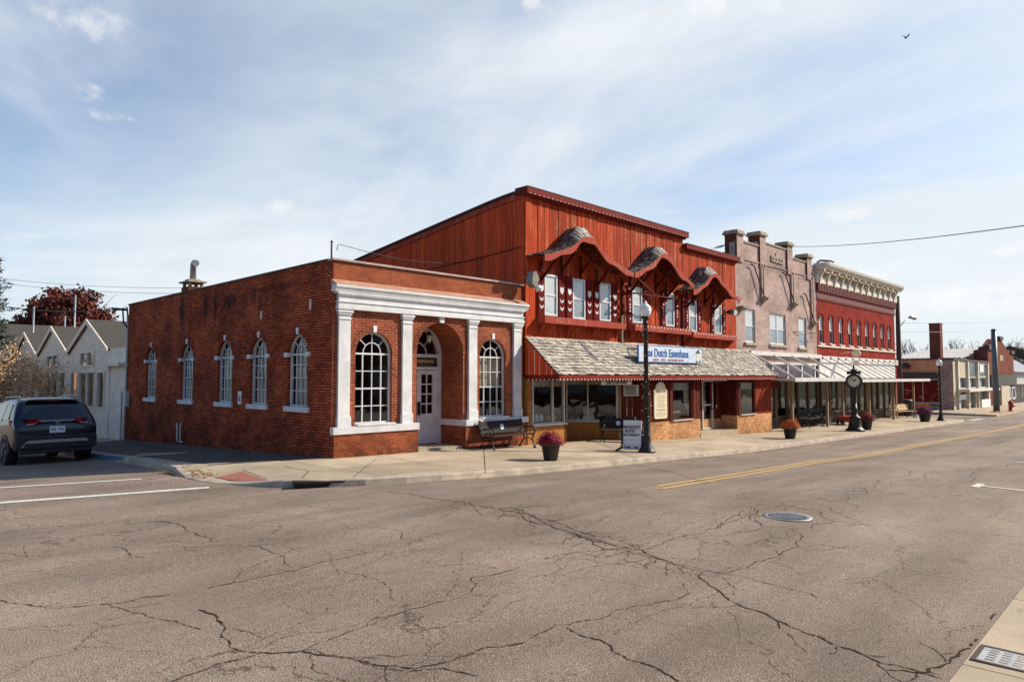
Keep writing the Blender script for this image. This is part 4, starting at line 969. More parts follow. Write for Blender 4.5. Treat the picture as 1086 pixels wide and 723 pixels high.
# wavy shingled hoods
def hood(curve, ridge, parent, y0=-.78):
    pts = [(x+.20, z+.04) for x, z in curve]
    # smooth the outline (Catmull-Rom)
    S = []
    for i in range(len(pts)-1):
        p0 = pts[max(i-1, 0)]; p1 = pts[i]; p2 = pts[i+1]; p3 = pts[min(i+2, len(pts)-1)]
        for k in range(6):
            t_ = k/6; S.append(tuple(.5*((2*p1[j])+(-p0[j]+p2[j])*t_+(2*p0[j]-5*p1[j]+4*p2[j]-p3[j])*t_*t_+(-p0[j]+3*p1[j]-3*p2[j]+p3[j])*t_**3) for j in (0, 1)))
    S.append(pts[-1]); 
    S = [(x, z) for x, z in S]
    L = [0]
    for a, b in zip(S, S[1:]): L.append(L[-1]+math.dist(a, b))
    mid = (pts[3][0]+pts[4][0])/2; zr = ridge-.10
    pk = max(z for x, z in S)
    def back(x, z): # height of the same line at the wall
        k = max(0, 1-abs(x-mid-.08)/(.80 if x < mid else .50)); return z+.05+(zr-.10-pk-.06)*min(1, k*1.25)
    fm = MB()
    w = .17
    for i, (a, b) in enumerate(zip(S, S[1:])):
        wa = w*(1+.25*math.sin(L[i]*6)); wb_ = w*(1+.25*math.sin(L[i+1]*6))
        fm.prism([(a[0], a[1]-wa), (b[0], b[1]-wb_), (b[0], b[1]), (a[0], a[1])], Pf, y0-.03, y0+.02)
    sf = MB()
    for i, (a, b) in enumerate(zip(S, S[1:])):
        sf.poly([(a[0], y0, a[1]-.03), (b[0], y0, b[1]-.03), (b[0], y0*.62, back(*b)-.03), (a[0], y0*.62, back(*a)-.03)]); sf.poly([(a[0], y0*.62, back(*a)-.03), (b[0], y0*.62, back(*b)-.03), (b[0], 0, back(*b)-.03), (a[0], 0, back(*a)-.03)])
    o = sf.build('hood', 'maroon_board', parent, recalc=False)
    fm.build('wavy_fascia', 'red_trim', o)
    sh = MB(); n = int(L[-1]/.115); rn = random.Random(5)
    def pt(l):
        l = min(max(l, 0), L[-1])
        for i in range(len(S)-1):
            if l <= L[i+1]: t_ = (l-L[i])/(L[i+1]-L[i]+1e-9); return (S[i][0]+(S[i+1][0]-S[i][0])*t_, S[i][1]+(S[i+1][1]-S[i][1])*t_)
        return S[-1]
    for i in range(n):
        a = pt(L[-1]*i/n); b = pt(L[-1]*(i+1)/n); left = (a[0]+b[0])/2 < mid
        ja = .03 if left else .006; jb = .006 if left else .03
        y = y0-.02; 
        while y < 0:
            sh.mi = 1 if (abs((a[0]+b[0])/2-mid) < .42 and y < y0*.66) or rn.random() < .12 else 0
            ww = rn.uniform(.10, .16) if y > y0*.9 else .14; y2 = min(y+ww, .0); t0 = (y-y0)/(-y0); t1 = (y2-y0)/(-y0); j = rn.uniform(-.006, .012)
            A = lambda p, t_, up: Vector((p[0], y0+(0-y0)*t_, p[1]+(back(*p)-p[1])*min(1, t_/.38)+up+j))
            q = [A(a, t0, ja), A(b, t0, jb), A(b, t1-.03, jb), A(a, t1-.03, ja)]; q2 = [v-Vector((0, 0, .03)) for v in q]
            va = [sh.bm.verts.new(v) for v in q]; vb = [sh.bm.verts.new(v) for v in q2]
            sh.bm.faces.new(va).material_index = sh.mi
            for k in range(4): sh.bm.faces.new((va[k], vb[k], vb[(k+1) % 4], va[(k+1) % 4])).material_index = sh.mi
            y = y2
    sh.build('shingles', ['shake_shaded', 'shake'], o)
    for x in (S[6][0], S[-7][0], mid-.45, mid+.5):
        zz_ = min(s_[1] for s_ in S if abs(s_[0]-x) < .3)-.12; bb = MB(); bb.bar((x, -.03, zz_-.6), (x, y0+.1, zz_), .06, .08); bb.bar((x, -.06, zz_-.75), (x, -.06, zz_), .07, .06); bb.build('bracket', 'maroon_board', o)
    return o
hood([(6.3, 5.40), (6.98, 5.58), (7.68, 5.87), (8.12, 6.18), (8.65, 6.21), (8.99, 5.94), (9.75, 5.61), (10.85, 5.34)], 6.84, rb)
hood([(10.92, 5.36), (11.73, 5.67), (12.31, 6.01), (12.66, 6.24), (13.09, 6.25), (13.55, 5.90), (14.07, 5.64), (14.81, 5.36)], 6.82, rb)
hood([(14.83, 5.12), (15.6, 5.4), (16.02, 5.7), (16.34, 5.89), (16.76, 5.93), (17.24, 5.62), (17.75, 5.40), (18.6, 5.10)], 6.5, rb)
mb = MB(); mb.box(11.38, 11.5, -.10, -.035, 2.95, 5.3); mb.box(15.42, 15.54, -.10, -.035, 2.95, 5.1); mb.bar((11.42, -.62, 4.75), (14.1, -.62, 4.78), .05); mb.bar((11.42, -.05, 4.75), (11.42, -.62, 4.75), .05); mb.bar((14.0, -.05, 4.78), (14.0, -.62, 4.78), .05); mb.bar((11.6, -.62, 5.25), (12.6, -.62, 4.82), .05)
mb.build('timber_post', 'maroon_board', rb)
mb = MB(); mb.box(11.30, 11.37, -.12, -.045, 2.7, 4.0); mb.build('pale_post', 'post_wood', rb)
# speaker / floodlight cluster at the corner
mb = MB(); c = onY(565, 296, -.35); mb.prism([(-.16, -.14), (.02, -.26), (.17, .0), (.02, .24), (-.10, .20)], lambda u, v, d: Vector((c.x+u, c.y+d, c.z+v)), -.12, .12); mb.bar((c.x, -.03, c.z+.1), (c.x, c.y, c.z), .04); mb.build('horn_speaker', 'copper_light', rb)
mb = MB(); mb.tube([(c.x+.05, c.y-.05, c.z-.18), (c.x+.10, c.y-.12, c.z-.27), (c.x+.12, c.y-.15, c.z-.33)], [.04, .09, .11], 12); mb.build('floodlight', 'white_trim', rb)
c = onY(775.5, 331, -.3)
for dx, mt in ((-.12, 'black_iron'), (.18, 'white_trim')):
    mb = MB(); mb.tube([(c.x+dx, c.y+.15, c.z), (c.x+dx, c.y, c.z), (c.x+dx-.02, c.y-.12, c.z-.02)], [.05, .10, .12], 12); mb.bar((c.x+dx, -.02, c.z+.02), (c.x+dx, c.y+.1, c.z), .03); mb.build('floodlight', mt, rb)
# awning
AY0, AZ0, AY1, AZ1 = -.05, 3.05, -1.34, 1.92
mb = MB(); mb.prism([(AY1, AZ1-.02), (AY1+.02, AZ1-.07), (AY0, AZ0-.09), (AY0, AZ0-.01)], lambda u, v, d: Vector((d, u, v)), X0, XA)
aw = mb.build('awning', 'maroon_board', rb)
sh = MB(); rn = random.Random(9); nr_ = 12
dirv = Vector((0, AY1-AY0, AZ1-AZ0)); nrmv = Vector((0, dirv.z, -dirv.y)).normalized()*-1
if nrmv.z < 0: nrmv = -nrmv
for r_ in range(nr_):
    x = X0-.05
    while x < XA+.03:
        w = rn.uniform(.09, .27); x2 = min(x+w, XA+.05)
        f0 = r_/nr_-.02; f1 = (r_+1)/nr_+rn.uniform(-.012, .022); b0 = Vector((0, AY0, AZ0))+dirv*f0; b1 = Vector((0, AY0, AZ0))+dirv*f1
        th = .018+rn.uniform(0, .022); cup = rn.uniform(-.008, .012)
        q = [Vector((x+.006, b0.y, b0.z))+nrmv*.004, Vector((x2-.007, b0.y, b0.z))+nrmv*.004, Vector((x2-.007, b1.y, b1.z))+nrmv*(th+.012+cup), Vector((x+.004, b1.y, b1.z))+nrmv*(th+.012)]
        dn = nrmv*-.02; va = [sh.bm.verts.new(v) for v in q]; vb = [sh.bm.verts.new(v+dn) for v in q]
        sh.bm.faces.new(va)
        for k in range(4): sh.bm.faces.new((va[k], vb[k], vb[(k+1) % 4], va[(k+1) % 4]))
        x = x2
sh.build('shakes', 'shake', aw)
mb = MB(); mb.box(X0-.03, XA+.04, AY1-.03, AY1+.02, AZ1-.12, AZ1-.01)
for (y0_, y1_) in ((AY1, -.02),): mb.box(X0-.03, X0+.03, y0_+.02, y1_, AZ1-.12, AZ1-.0); mb.box(XA-.03, XA+.04, y0_+.02, y1_, AZ1-.12, AZ1)
mb.build('fascia', 'maroon_fascia', aw)
mb = MB(); n = int((XA-X0)/.16)
for i in range(n): x = X0+i*.16; mb.prism([(x, AZ1-.12), (x+.08, AZ1-.175), (x+.16, AZ1-.12)], PF(AY1-.02), -.008, .01)
for i in range(8): y = AY1+.05+i*.16; mb.prism([(y, AZ1-.12), (y+.08, AZ1-.175), (y+.16, AZ1-.12)], PS(X0-.02), -.008, .01)
mb.build('scalloped_edge', 'maroon_trim', aw)
mb = MB()
for i in range(n+1): x = X0+i*.16; mb.box(x-.016, x+.016, AY1-.036, AY1-.03, AZ1-.155, AZ1-.115)
for i in range(8): y = AY1+.05+i*.16; mb.box(X0-.036, X0-.03, y-.016, y+.016, AZ1-.155, AZ1-.115)
mb.build('edge_bulbs', 'sign_white', aw)
mb = MB(); boards(mb, PS(X0-.012), AY1+.06, -.0, AZ1, lambda y: AZ0-.06+(y-AY0)*(AZ1-AZ0)/(AY1-AY0), (), .24, .012); mb.build('gable_end', 'red_board_side', aw)
mb = MB(); a0 = onY(613, 362, -.15); mb.prism([(0, 0), (.10, 0), (.13, -.5), (.14, -.85), (.06, -.9), (.02, -.4)], lambda u, v, d: Vector((a0.x+u, AY0, AZ0))+Vector((0, 0, 0))+dirv.normalized()*(-v*1.1+.1)+nrmv*(.05-d), 0, .01); mb.build('dark_streak', 'steel_pole', aw)  # thin blue-grey sheet lying on the shakes as a vertical dark streak
# fascia sign on the awning
so_ = thing('awning_sign', 'long pale blue sign with blue lettering standing on the shake awning', 'sign', (11.2, -.95, 2.35))
SY = -.98; xa, xb = onY(677, 370, SY).x, onY(744.5, 372, SY).x; zb_, zt_ = 2.36, 2.95
Pg = PF(SY)
mb = MB(); mb.prism([(xa, zb_), (xb, zb_), (xb, zt_), (xa, zt_)], Pg, 0, .05); o = mb.build('board', 'sign_blue', so_)
mb = MB(); mb.prism([(xa+.03, zb_+.03), (xb-.03, zb_+.03), (xb-.03, zt_-.03), (xa+.03, zt_-.03)], Pg, -.006, -.001); mb.build('face', 'sign_pale', o)
text('lettering', 'Das Dutch Essenhaus', .40, Pg, (xa+xb)/2-.34, 2.69, -.012, 'sign_blue', so_, bold=.007, sx=.84)
text('small_lettering', 'QUILTS  -  GIFTS  -  OLD WORLD CRAFTS', .115, Pg, (xa+xb)/2-.25, 2.455, -.012, 'pink_ink', so_, bold=.001, sx=.95)
mb = MB(); c = xb-.32     # small outline figure at the end of the sign
mb.prism([(c-.10, 2.42), (c+.10, 2.42), (c+.13, 2.60), (c+.05, 2.74), (c-.05, 2.74), (c-.12, 2.60)], Pg, -.012, -.007); mb.mi = 1; mb.prism([(c-.16, 2.74), (c+.16, 2.74), (c+.14, 2.78), (c-.14, 2.78)], Pg, -.013, -.007); mb.prism([(c-.08, 2.78), (c+.08, 2.78), (c+.07, 2.86), (c-.07, 2.86)], Pg, -.013, -.007); mb.prism([(c-.17, 2.41), (c-.03, 2.41), (c-.03, 2.45), (c-.14, 2.47)], Pg, -.013, -.007); mb.prism([(c+.03, 2.41), (c+.18, 2.41), (c+.15, 2.52), (c+.05, 2.45)], Pg, -.013, -.007)
mb.build('figure', ['cream', 'ink'], so_)
mb = MB()
for x in (xa+.3, (xa+xb)/2, xb-.3): mb.bar((x, SY+.05, 2.8), (x, -.30, 2.84), .03); mb.bar((x, SY+.06, 2.30), (x, SY+.06, 2.5), .03)
mb.build('brace', 'black_iron', so_)
# storefront under the awning
sf = rb; ZE = 1.86
gz = lambda x, y: SZ_(x, y)
mb = MB(); mb.box(6.47, 6.66, -.13, .1, -.5, ZE); mb.box(6.66, 8.22, -.13, .05, -.5, .40); mb.box(8.16, 8.24, -.13, 1.9, -.5, .40); mb.build('ochre_brick_base', 'brick_ochre', rb)
mb = MB(); boards(mb, PL((8.24, -.1), (8.24, 1.9)), 0, 2, .4, ZE, (), .2, .015)
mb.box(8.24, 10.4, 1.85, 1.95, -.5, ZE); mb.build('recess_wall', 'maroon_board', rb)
shop_window(PF(-.10), 6.68, 8.18, .42, ZE-.02, rb, mulls=(7.62,), lace=.28, mat='grey_trim')
mb = MB(); mb.box(6.62, 8.24, -.19, -.06, .385, .43); mb.build('window_sill', 'white_trim', rb)
P2 = PL((9.5, .95), (11.62, -1.0)); LA = math.dist((9.5, .95), (11.62, -1.0))
mb = MB(); mb.prism([(0, -.6), (1.86, -.6), (1.86, .36), (0, .36)], P2, 0, .08); mb.build('ochre_brick_base', 'brick_ochre', rb)
shop_window(P2, .02, 1.78, .38, ZE, rb, mulls=(.76,), lace=.26, mat='grey_trim', deep=.8)
mb = MB(); mb.prism([(-.02, .345), (1.86, .345), (1.86, .385), (-.02, .385)], P2, -.08, .05); mb.build('window_sill', 'grey_trim', rb)
mb = MB(); mb.prism([(1.78, -.5), (1.90, -.5), (1.90, ZE), (1.78, ZE)], P2, -.04, .05); mb.build('door_post', 'post_wood', rb)
mb = MB(); boards(mb, P2, 1.90, LA, .2, ZE, (), .22, .015); mb.build('side_panel', 'maroon_board', rb)
mb = MB(); mb.prism([(1.90, -.7), (LA, -.7), (LA, .2), (1.90, .2)], P2, -.004, .05); mb.build('speckled_brick_base', 'brick_speckled', rb)
mb = MB(); mb.prism([(1.96, 1.22), (2.48, 1.22), (2.48, 1.60), (1.96, 1.60)], P2, -.16, -.02); ac = mb.build('air_conditioner', 'grey_trim', rb, bevel=.01)
mb = MB()
for k in range(6): mb.prism([(2.0, 1.26+k*.052), (2.38, 1.26+k*.052), (2.38, 1.285+k*.052), (2.0, 1.285+k*.052)], P2, -.166, -.161)
mb.build('louvre', 'black_plastic', ac)
# gable wall below the awning end + soffit
mb = MB(); mb.poly([(X0, -.05, ZE), (XA, -.05, ZE), (XA, 3, ZE), (X0, 3, ZE)]); mb.poly([(X0, AY1, ZE+.02), (XA, AY1, ZE+.02), (XA, .0, ZE+.02), (X0, .0, ZE+.02)]); mb.build('soffit', 'maroon_board', rb)
P3 = PF(-1.0)
lw = lambda a, b, y=-1.0: (a, b)
mb = MB(); mb.box(11.60, 14.97, -1.03, -.85, -.8, .30); mb.box(11.62, 11.72, -.85, -.3, -.8, .3); mb.box(14.9, 14.97, -.85, -.3, -.8, .3); mb.build('speckled_brick_base', 'brick_speckled', rb, bevel=.004)
mb = MB(); mb.box(17.95, 21.2, -1.03, -.85, -.8, .30); mb.box(17.95, 18.05, -.85, -.3, -.8, .30)
mb.box(15.0, 17.95, -.33, -.25, -.8, .18)
mb.build('speckled_brick_base', 'brick_speckled', rb, bevel=.004)
mb = MB(); w4 = [(13.03, 14.38, .34, 1.68), (18.24, 19.55, .36, 1.66)]
boards(mb, P3, 11.60, 14.97, .30, ZE, [w4[0]], .2, .02)
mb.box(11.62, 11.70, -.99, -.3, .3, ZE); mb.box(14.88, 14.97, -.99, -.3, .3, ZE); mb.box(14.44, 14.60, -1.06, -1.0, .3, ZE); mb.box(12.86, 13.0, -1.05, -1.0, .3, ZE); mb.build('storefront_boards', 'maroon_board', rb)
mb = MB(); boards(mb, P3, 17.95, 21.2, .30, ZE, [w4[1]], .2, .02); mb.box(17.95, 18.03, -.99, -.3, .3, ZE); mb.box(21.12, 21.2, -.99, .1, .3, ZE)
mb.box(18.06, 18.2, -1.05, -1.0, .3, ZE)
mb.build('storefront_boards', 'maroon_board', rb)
mb = MB(); boards(mb, PF(-1.022), 19.62, 21.2, .30, 1.80, (), .17, .012); mb.build('worn_boards', 'red_board_old', rb)
shop_window(P3, *w4[0], rb, fr=.03, mat='maroon_board', lace=.30, deep=.6); shop_window(P3, *w4[1], rb, fr=.03, mat='maroon_board', lace=.30, deep=.6)
mb = MB()
for i in range(14): x = 14.32-(i/14)**1.0*.34; 
for i in range(10):     # draped side curtain
    a = 13.95+.04*i; mb.poly([P3(a, 1.62, .09+.02*(i % 2)), P3(a+.04, 1.62, .09+.02*((i+1) % 2)), P3(min(14.35, a+.10+.012*i), .42+.05*(9-i), .09+.02*((i+1) % 2)), P3(min(14.33, a+.07+.012*i), .42+.05*(9-i), .09+.02*(i % 2))])
mb.build('side_curtain', 'lace', rb)
mb = MB()
for i in range(5): c = 13.12+.15*i; mb.arc(P3, c, .55, .06, .085, .10, .11, 0, 180, 8)
mb.build('window_ornament', 'gold', rb)
mb = MB(); mb.box(12.98, 14.42, -1.10, -.98, .30, .335); mb.box(18.2, 19.6, -1.10, -.98, .30, .335); mb.build('window_sill', 'grey_trim', rb)
# notice board with a curved head
nb = MB(); bx0, bx1 = 11.80, 12.62
pl_ = [(bx0+.05, .42), (bx1-.05, .42), (bx1, .50), (bx1, 1.42), (bx1-.10, 1.46)]+[((bx0+bx1)/2+.31*math.cos(math.pi*k/12), 1.46+.24*math.sin(math.pi*k/12)) for k in range(13)]+[(bx0+.10, 1.46), (bx0, 1.42), (bx0, .50)]
nb.prism(pl_, P3, -.075, -.03); nbo = nb.build('notice_board', 'cream', rb, bevel=.008)
text('lettering', 'WINDOW', .15, P3, (bx0+bx1)/2, 1.36, -.079, 'brown_ink', nbo, bold=.002, sx=.95)
for k in range(15):
    if k in (9,): continue
    mb = MB(); z = 1.22-k*.05; wd = rnd.uniform(.18, .32) if k != 10 else .3
    if k == 0: acc_ = MB()
    acc_.prism([((bx0+bx1)/2-wd, z), ((bx0+bx1)/2+wd, z), ((bx0+bx1)/2+wd, z+(.014 if k != 10 else .03)), ((bx0+bx1)/2-wd, z+(.014 if k != 10 else .03))], P3, -.079, -.076); mb.bm.free()
acc_.build('fine_print', 'brown_ink', nbo)
# alcove with door
P4 = PF(-.34); d0_, d1_ = onY(744, 430, -.34).x, onY(755.5, 430, -.34).x
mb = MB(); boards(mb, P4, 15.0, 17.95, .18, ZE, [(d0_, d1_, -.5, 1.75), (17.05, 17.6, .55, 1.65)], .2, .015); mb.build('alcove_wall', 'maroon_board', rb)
shop_window(P4, d0_, d1_, -.22, 1.74, rb, fr=.07, mulls=(), mat='grey_trim', glass='glass_door', name='shop_door', deep=.7); 
mb = MB(); mb.box(d0_+.05, d1_-.05, -.37, -.33, .72, .78); mb.tube([(d0_+.07, -.40, .62), (d0_+.07, -.44, .7), (d0_+.07, -.40, .86)], .012, 6); mb.build('push_bar', 'grey_trim', rb)
shop_window(P4, 17.05, 17.6, .55, 1.65, rb, fr=.05, mat='maroon_trim', deep=.5)
mb = MB(); mb.box(17.12, 17.20, -.37, -.365, .62, .74); mb.box(17.45, 17.51, -.37, -.365, .62, .74); mb.build('sticker', 'sign_white', rb)
mb = MB(); mb.box(14.97, 17.95, -1.05, -.3, -.9, -.24); mb.build('door_step', 'concrete', rb)
mb = MB(); mb.box(15.2, 17.2, -1.0, -.98, 1.70, 1.80); mb.build('hanging_board', 'tan_panel', rb)
# hanging sign under eave
hg = thing('hanging_shop_sign', 'narrow cream hanging sign with dark lettering below the awning edge over the angled window', 'sign', (9.6, -1.1, 1.6))
hx0, hx1 = onY(637, 405, -1.15).x, onY(670, 405, -1.15).x; P5 = PF(-1.15)
mb = MB(); mb.prism([(hx0, 1.60), (hx1, 1.60), (hx1, 1.755), (hx0, 1.755)], P5, 0, .02); mb.build('board', 'ink', hg)
mb = MB(); mb.prism([(hx0+.02, 1.615), (hx1-.02, 1.615), (hx1-.02, 1.74), (hx0+.02, 1.74)], P5, -.006, -.001); mb.build('face', 'cream', hg)
text('lettering', 'QUILTS AND MORE!', .135, P5, (hx0+hx1)/2, 1.68, -.008, 'ink', hg, bold=.003, sx=.95)
mb = MB()
for x in (hx0+.1, hx1-.1): mb.bar((x, -1.14, 1.75), (x, -1.14, 1.9), .012)
mb.build('hanger', 'black_iron', hg)
# things displayed in the windows
def mini(name, label, cat, c, build, mats, group=None):
    m_ = MB(); build(m_, Vector(c)); o = m_.build(name, mats, None); tag(o, label, cat, group); return o
for i, (x, lb) in enumerate(((7.10, 'left pink-white baby shoe shape in the first shop window'), (7.32, 'right pink-white baby shoe shape in the first shop window'))):
    mini('window_figure', lb, 'ornament', (x, .12, .48), lambda m_, c: m_.lathe([(.06, 0), (.085, .06), (.08, .16), (.05, .24), (.01, .27)], c, 10), 'sign_pale')
mini('gourd', 'small orange gourds at the right of the first shop window', 'gourd', (7.72, .12, .48), lambda m_, c: [m_.lathe([(.02, 0), (.06, .05), (.05, .12), (.015, .2), (.01, .24)], c+Vector((k*.12, 0, 0)), 8) for k in range(3)], 'gold')
pq = P2(1.18, .40, .25)
def poins(m_, c):
    m_.mi = 1; m_.lathe([(.06, 0), (.09, .2), (.09, .22)], c, 10); m_.mi = 0
    for k in range(26):
        a = rnd.uniform(0, 6.28); e = rnd.uniform(-.2, 1.2); p = c+Vector((0, 0, .34))+Vector((math.cos(a)*math.cos(e), math.sin(a)*math.cos(e), math.sin(e)))*.10; q = p+Vector((math.cos(a)*math.cos(e), math.sin(a)*math.cos(e), math.sin(e)))*.12; s = Vector((-math.sin(a), math.cos(a), 0))*.04
        m_.poly([p, (p+q)/2+s, q, (p+q)/2-s])
mini('red_flower_pot', 'red artificial flowers in a pot inside the angled shop window', 'flowers', pq, poins, ['red_cloth', 'post_wood'])
for k in range(7):
    q = P2([.25, .45, .72, .92, 1.02, 1.45, 1.6][k], .40, .22)
    mini('cup', 'small white cup on the ledge of the angled shop window', 'cup', q, lambda m_, c: m_.lathe([(.035, 0), (.045, .1), (.04, .11)], c, 10), 'sign_pale', 'white cups on the angled window ledge')
# ================================================================== PINK BRICK BUILDING
pk = thing('pink_brick_building', 'two-storey faded pink brick building with four chimney-like parapet posts', 'building', (20.05, 0, -.5))
PX0, PX1 = 20.05, 29.35
pw = [(20.95, 21.95, 3.42, 4.95), (23.52, 25.35, 3.42, 4.92), (26.93, 27.95, 3.38, 4.92)]
ptop = lambda u: 7.95 if u < 22.4 else (8.2 if u < 25.7 else 7.86)
mb = MB()
wall(mb, Pf, PX0, 22.4, 2.9, 7.95, [(a, b, c_, d_, False) for a, b, c_, d_ in pw[:1]], .12)
wall(mb, Pf, 22.4, 25.7, 2.9, 8.2, [(a, b, c_, d_, False) for a, b, c_, d_ in pw[1:2]], .12)
wall(mb, Pf, 25.7, PX1, 2.9, 7.86, [(a, b, c_, d_, False) for a, b, c_, d_ in pw[2:]], .12)
mb.box(PX0, 28.9, .01, .25, 6.6, 7.84)
mb.box(22.3, 25.8, .01, .22, 7.84, 8.18)
for (a, b, z) in ((20.1, 20.1, 0),): pass
for a, b in ((20.12, 29.3),): mb.box(a, b, -.05, -.001, 7.14, 7.20)
mb.box(20.1, 20.45, -.06, -.002, 2.9, 7.9) if False else None
for (x, z) in ((22.75, 5.62), (26.2, 5.6), (28.75, 4.8)):
    mb.box(x-.19, x-.06, -.08, -.002, z, 7.14); mb.box(x+.06, x+.19, -.08, -.002, z, 7.14)
mb.mi = 1
for a, b in ((20.5, 22.5), (23.0, 25.9), (26.5, 28.5)): mb.box(a, b, -.012, -.003, 6.98, 7.12)
mb.mi = 2
mb.box(PX0+.01, PX0+.02, .25, 12, 6.2, 7.0)
mb.build('wall', ['brick_pink', 'brick_pink', 'brick_dark'], pk)
for x, zt_ in ((20.12, 8.22), (22.45, 8.50), (25.55, 8.45), (28.05, 8.16)):
    mb = MB(); mb.box(x, x+.62, -.08, .50, 7.0, zt_); o = mb.build('parapet_post', 'brick_pink', pk)
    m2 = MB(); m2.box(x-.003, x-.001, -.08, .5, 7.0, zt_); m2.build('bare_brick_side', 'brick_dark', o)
    m2 = MB(); m2.box(x-.09, x+.71, -.17, .58, zt_, zt_+.10); m2.box(x-.04, x+.66, -.12, .54, zt_+.10, zt_+.19); m2.build('cap', 'stone', o, bevel=.01)
mb = MB(); mb.box(20.75, 22.44, -.05, .3, 7.95, 8.02); mb.box(23.08, 25.54, -.05, .28, 8.2, 8.27); mb.box(26.18, 28.04, -.05, .3, 7.86, 7.93); mb.build('coping', 'stone', pk)
for (x, z) in ((22.75, 5.62), (26.2, 5.6), (28.75, 4.8)):
    mb = MB(); mb.box(x-.26, x+.26, -.30, -.003, z-.07, z); mb.box(x-.2, x+.2, -.22, -.004, z-.16, z-.07); mb.box(x-.12, x+.12, -.14, -.005, z-.3, z-.16); mb.build('corbel', 'stone', pk, bevel=.01)
    if z > 5 or 1:
        mb = MB(); mb.tube([(x-1.35, -.12, z+1.38), (x-1.05, -.12, z+1.33), (x-.25, -.15, z+.2), (x-.1, -.15, z-.05)], .035, 6); mb.build('drain_pipe', 'pole_wood', pk)
mb = MB(); mb.box(20.2, 20.7, -.30, -.003, 4.93, 5.0); mb.box(20.25, 20.6, -.2, -.004, 4.8, 4.93); mb.build('corbel', 'stone', pk)
mb = MB(); mb.prism([(23.75, 7.42), (25.15, 7.42), (25.15, 7.72), (24.75, 7.72), (24.6, 7.93), (24.35, 7.93), (24.2, 7.72), (23.75, 7.72)], Pf, -.055, -.02); o = mb.build('date_stone', 'stone', pk)
mb = MB()
for k in range(4): mb.box(23.86+k*.33, 24.03+k*.33, -.06, -.056, 7.48, 7.64)
mb.build('carving', 'pole_wood', o)
for k, (a, b, c_, d_) in enumerate(pw):
    sash_window(lambda u, v, d=0.: Vector((u, .09+d, v)), a, b, c_, d_, pk, proud=.03, fr=.09, up='blind', lo='window_grey', mull=(k == 1))
    mb = MB(); mb.box(a-.14, b+.14, -.10, .1, c_-.12, c_-.002); mb.build('window_ledge', 'stone', pk, bevel=.01)
mb = MB(); mb.poly([(19.6, 2.2, 7.5), (20.1, 2.2, 7.7), (20.1, 9, 7.7), (18.6, 9, 7.0)]) if False else None
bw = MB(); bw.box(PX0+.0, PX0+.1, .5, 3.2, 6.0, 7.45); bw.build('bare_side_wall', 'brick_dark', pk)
tp = MB(); g0 = []
for i in range(13):
    y = .5+i*.5; g0.append((tp.bm.verts.new((PX0-.25+.03*math.sin(i*2), y, 7.4+.06*math.sin(i*1.7)+(.22-.05*i))), tp.bm.verts.new((PX0+.5, y, 7.9+.05*math.sin(i*2.3)-.06*i))))
for a, b in zip(g0, g0[1:]): tp.bm.faces.new((a[0], b[0], b[1], a[1]))
tp.build('tarpaulin', 'tarp_blue', pk)
# band, transom windows, canopy, storefront
mb = MB(); mb.box(PX0+1.0, PX1, -.22, -.002, 2.86, 3.05); mb.build('canopy_ledger', 'canopy_white', pk)
mb = MB(); mb.mi = 0; mb.box(XA+.05, PX1, -.03, .1, 2.55, 2.86); mb.build('lintel_wall', 'brick_pink', pk)
tw = MB()
for i in range(4):
    a = 22.0+i*1.75; tw.box(a, a+1.62, .0, .03, 1.86, 2.5)
tr_ = tw.build('transom_glass', 'purple_glass', pk)
tw = MB(); tw.box(XA+.1, PX1, -.04, .04, 2.48, 2.56)
for i in range(5): a = 21.9+i*1.75; tw.box(a-.03, a+.09, -.04, .04, 1.8, 2.48)
tw.build('transom_frame', 'canopy_white', pk)
for a in (21.3, 23.4, 25.5, 27.6): mb = MB(); mb.bar((a, -.1, 2.95), (a, -2.0, 1.82), .07, .09); mb.build('canopy_brace', 'canopy_white', pk)
mb = MB(); mb.box(XA+.06, PX1-.02, -2.05, -.04, 1.70, 1.80); mb.box(XA+.06, PX1-.02, -2.08, -2.05, 1.66, 1.84); mb.build('canopy', 'canopy_white', pk)
def shopfront(parent, x0, x1, n, yb, posts, door=None):
    P_ = PF(yb); w = (x1-x0)/n
    for i in range(n):
        a = x0+i*w; b = a+w; g = gz(a, -.3)
        if door == i: shop_window(P_, a+.06, b-.06, g+.06, 1.62, parent, fr=.09, mat='frame_brown', name='shop_door', deep=1.4)
        else: shop_window(P_, a+.04, b-.04, g+.5, 1.66, parent, fr=.06, mat='frame_brown', deep=1.5, lace=0)
    m_ = MB(); m_.box(x0, x1, yb-.02, yb+.04, -1.4, gz(x0, -.3)+.48); m_.build('stall_riser', 'pole_wood', parent)
    m_ = MB()
    for i in range(n+1): m_.box(x0+i*w-.05, x0+i*w+.05, yb-.05, yb+.03, -1.3, 1.68)
    m_.build('mullion_post', 'frame_brown', parent)
shopfront(pk, 21.4, 29.3, 6, .0, 0, door=1)
for x in (23.0, 27.3):
    mb = MB(); mb.box(x-.06, x+.06, -1.25, -1.13, gz(x, -1.2)-.05, 1.70); mb.box(x-.10, x+.10, -1.29, -1.09, 1.6, 1.70); mb.build('canopy_post', 'post_wood', pk)
mb = MB(); mb.box(21.25, 21.4, -.9, .1, -1., 1.7); mb.box(21.25, 22.3, -.93, -.85, 1.35, 1.7); mb.build('entry_bulkhead', 'maroon_board', pk)
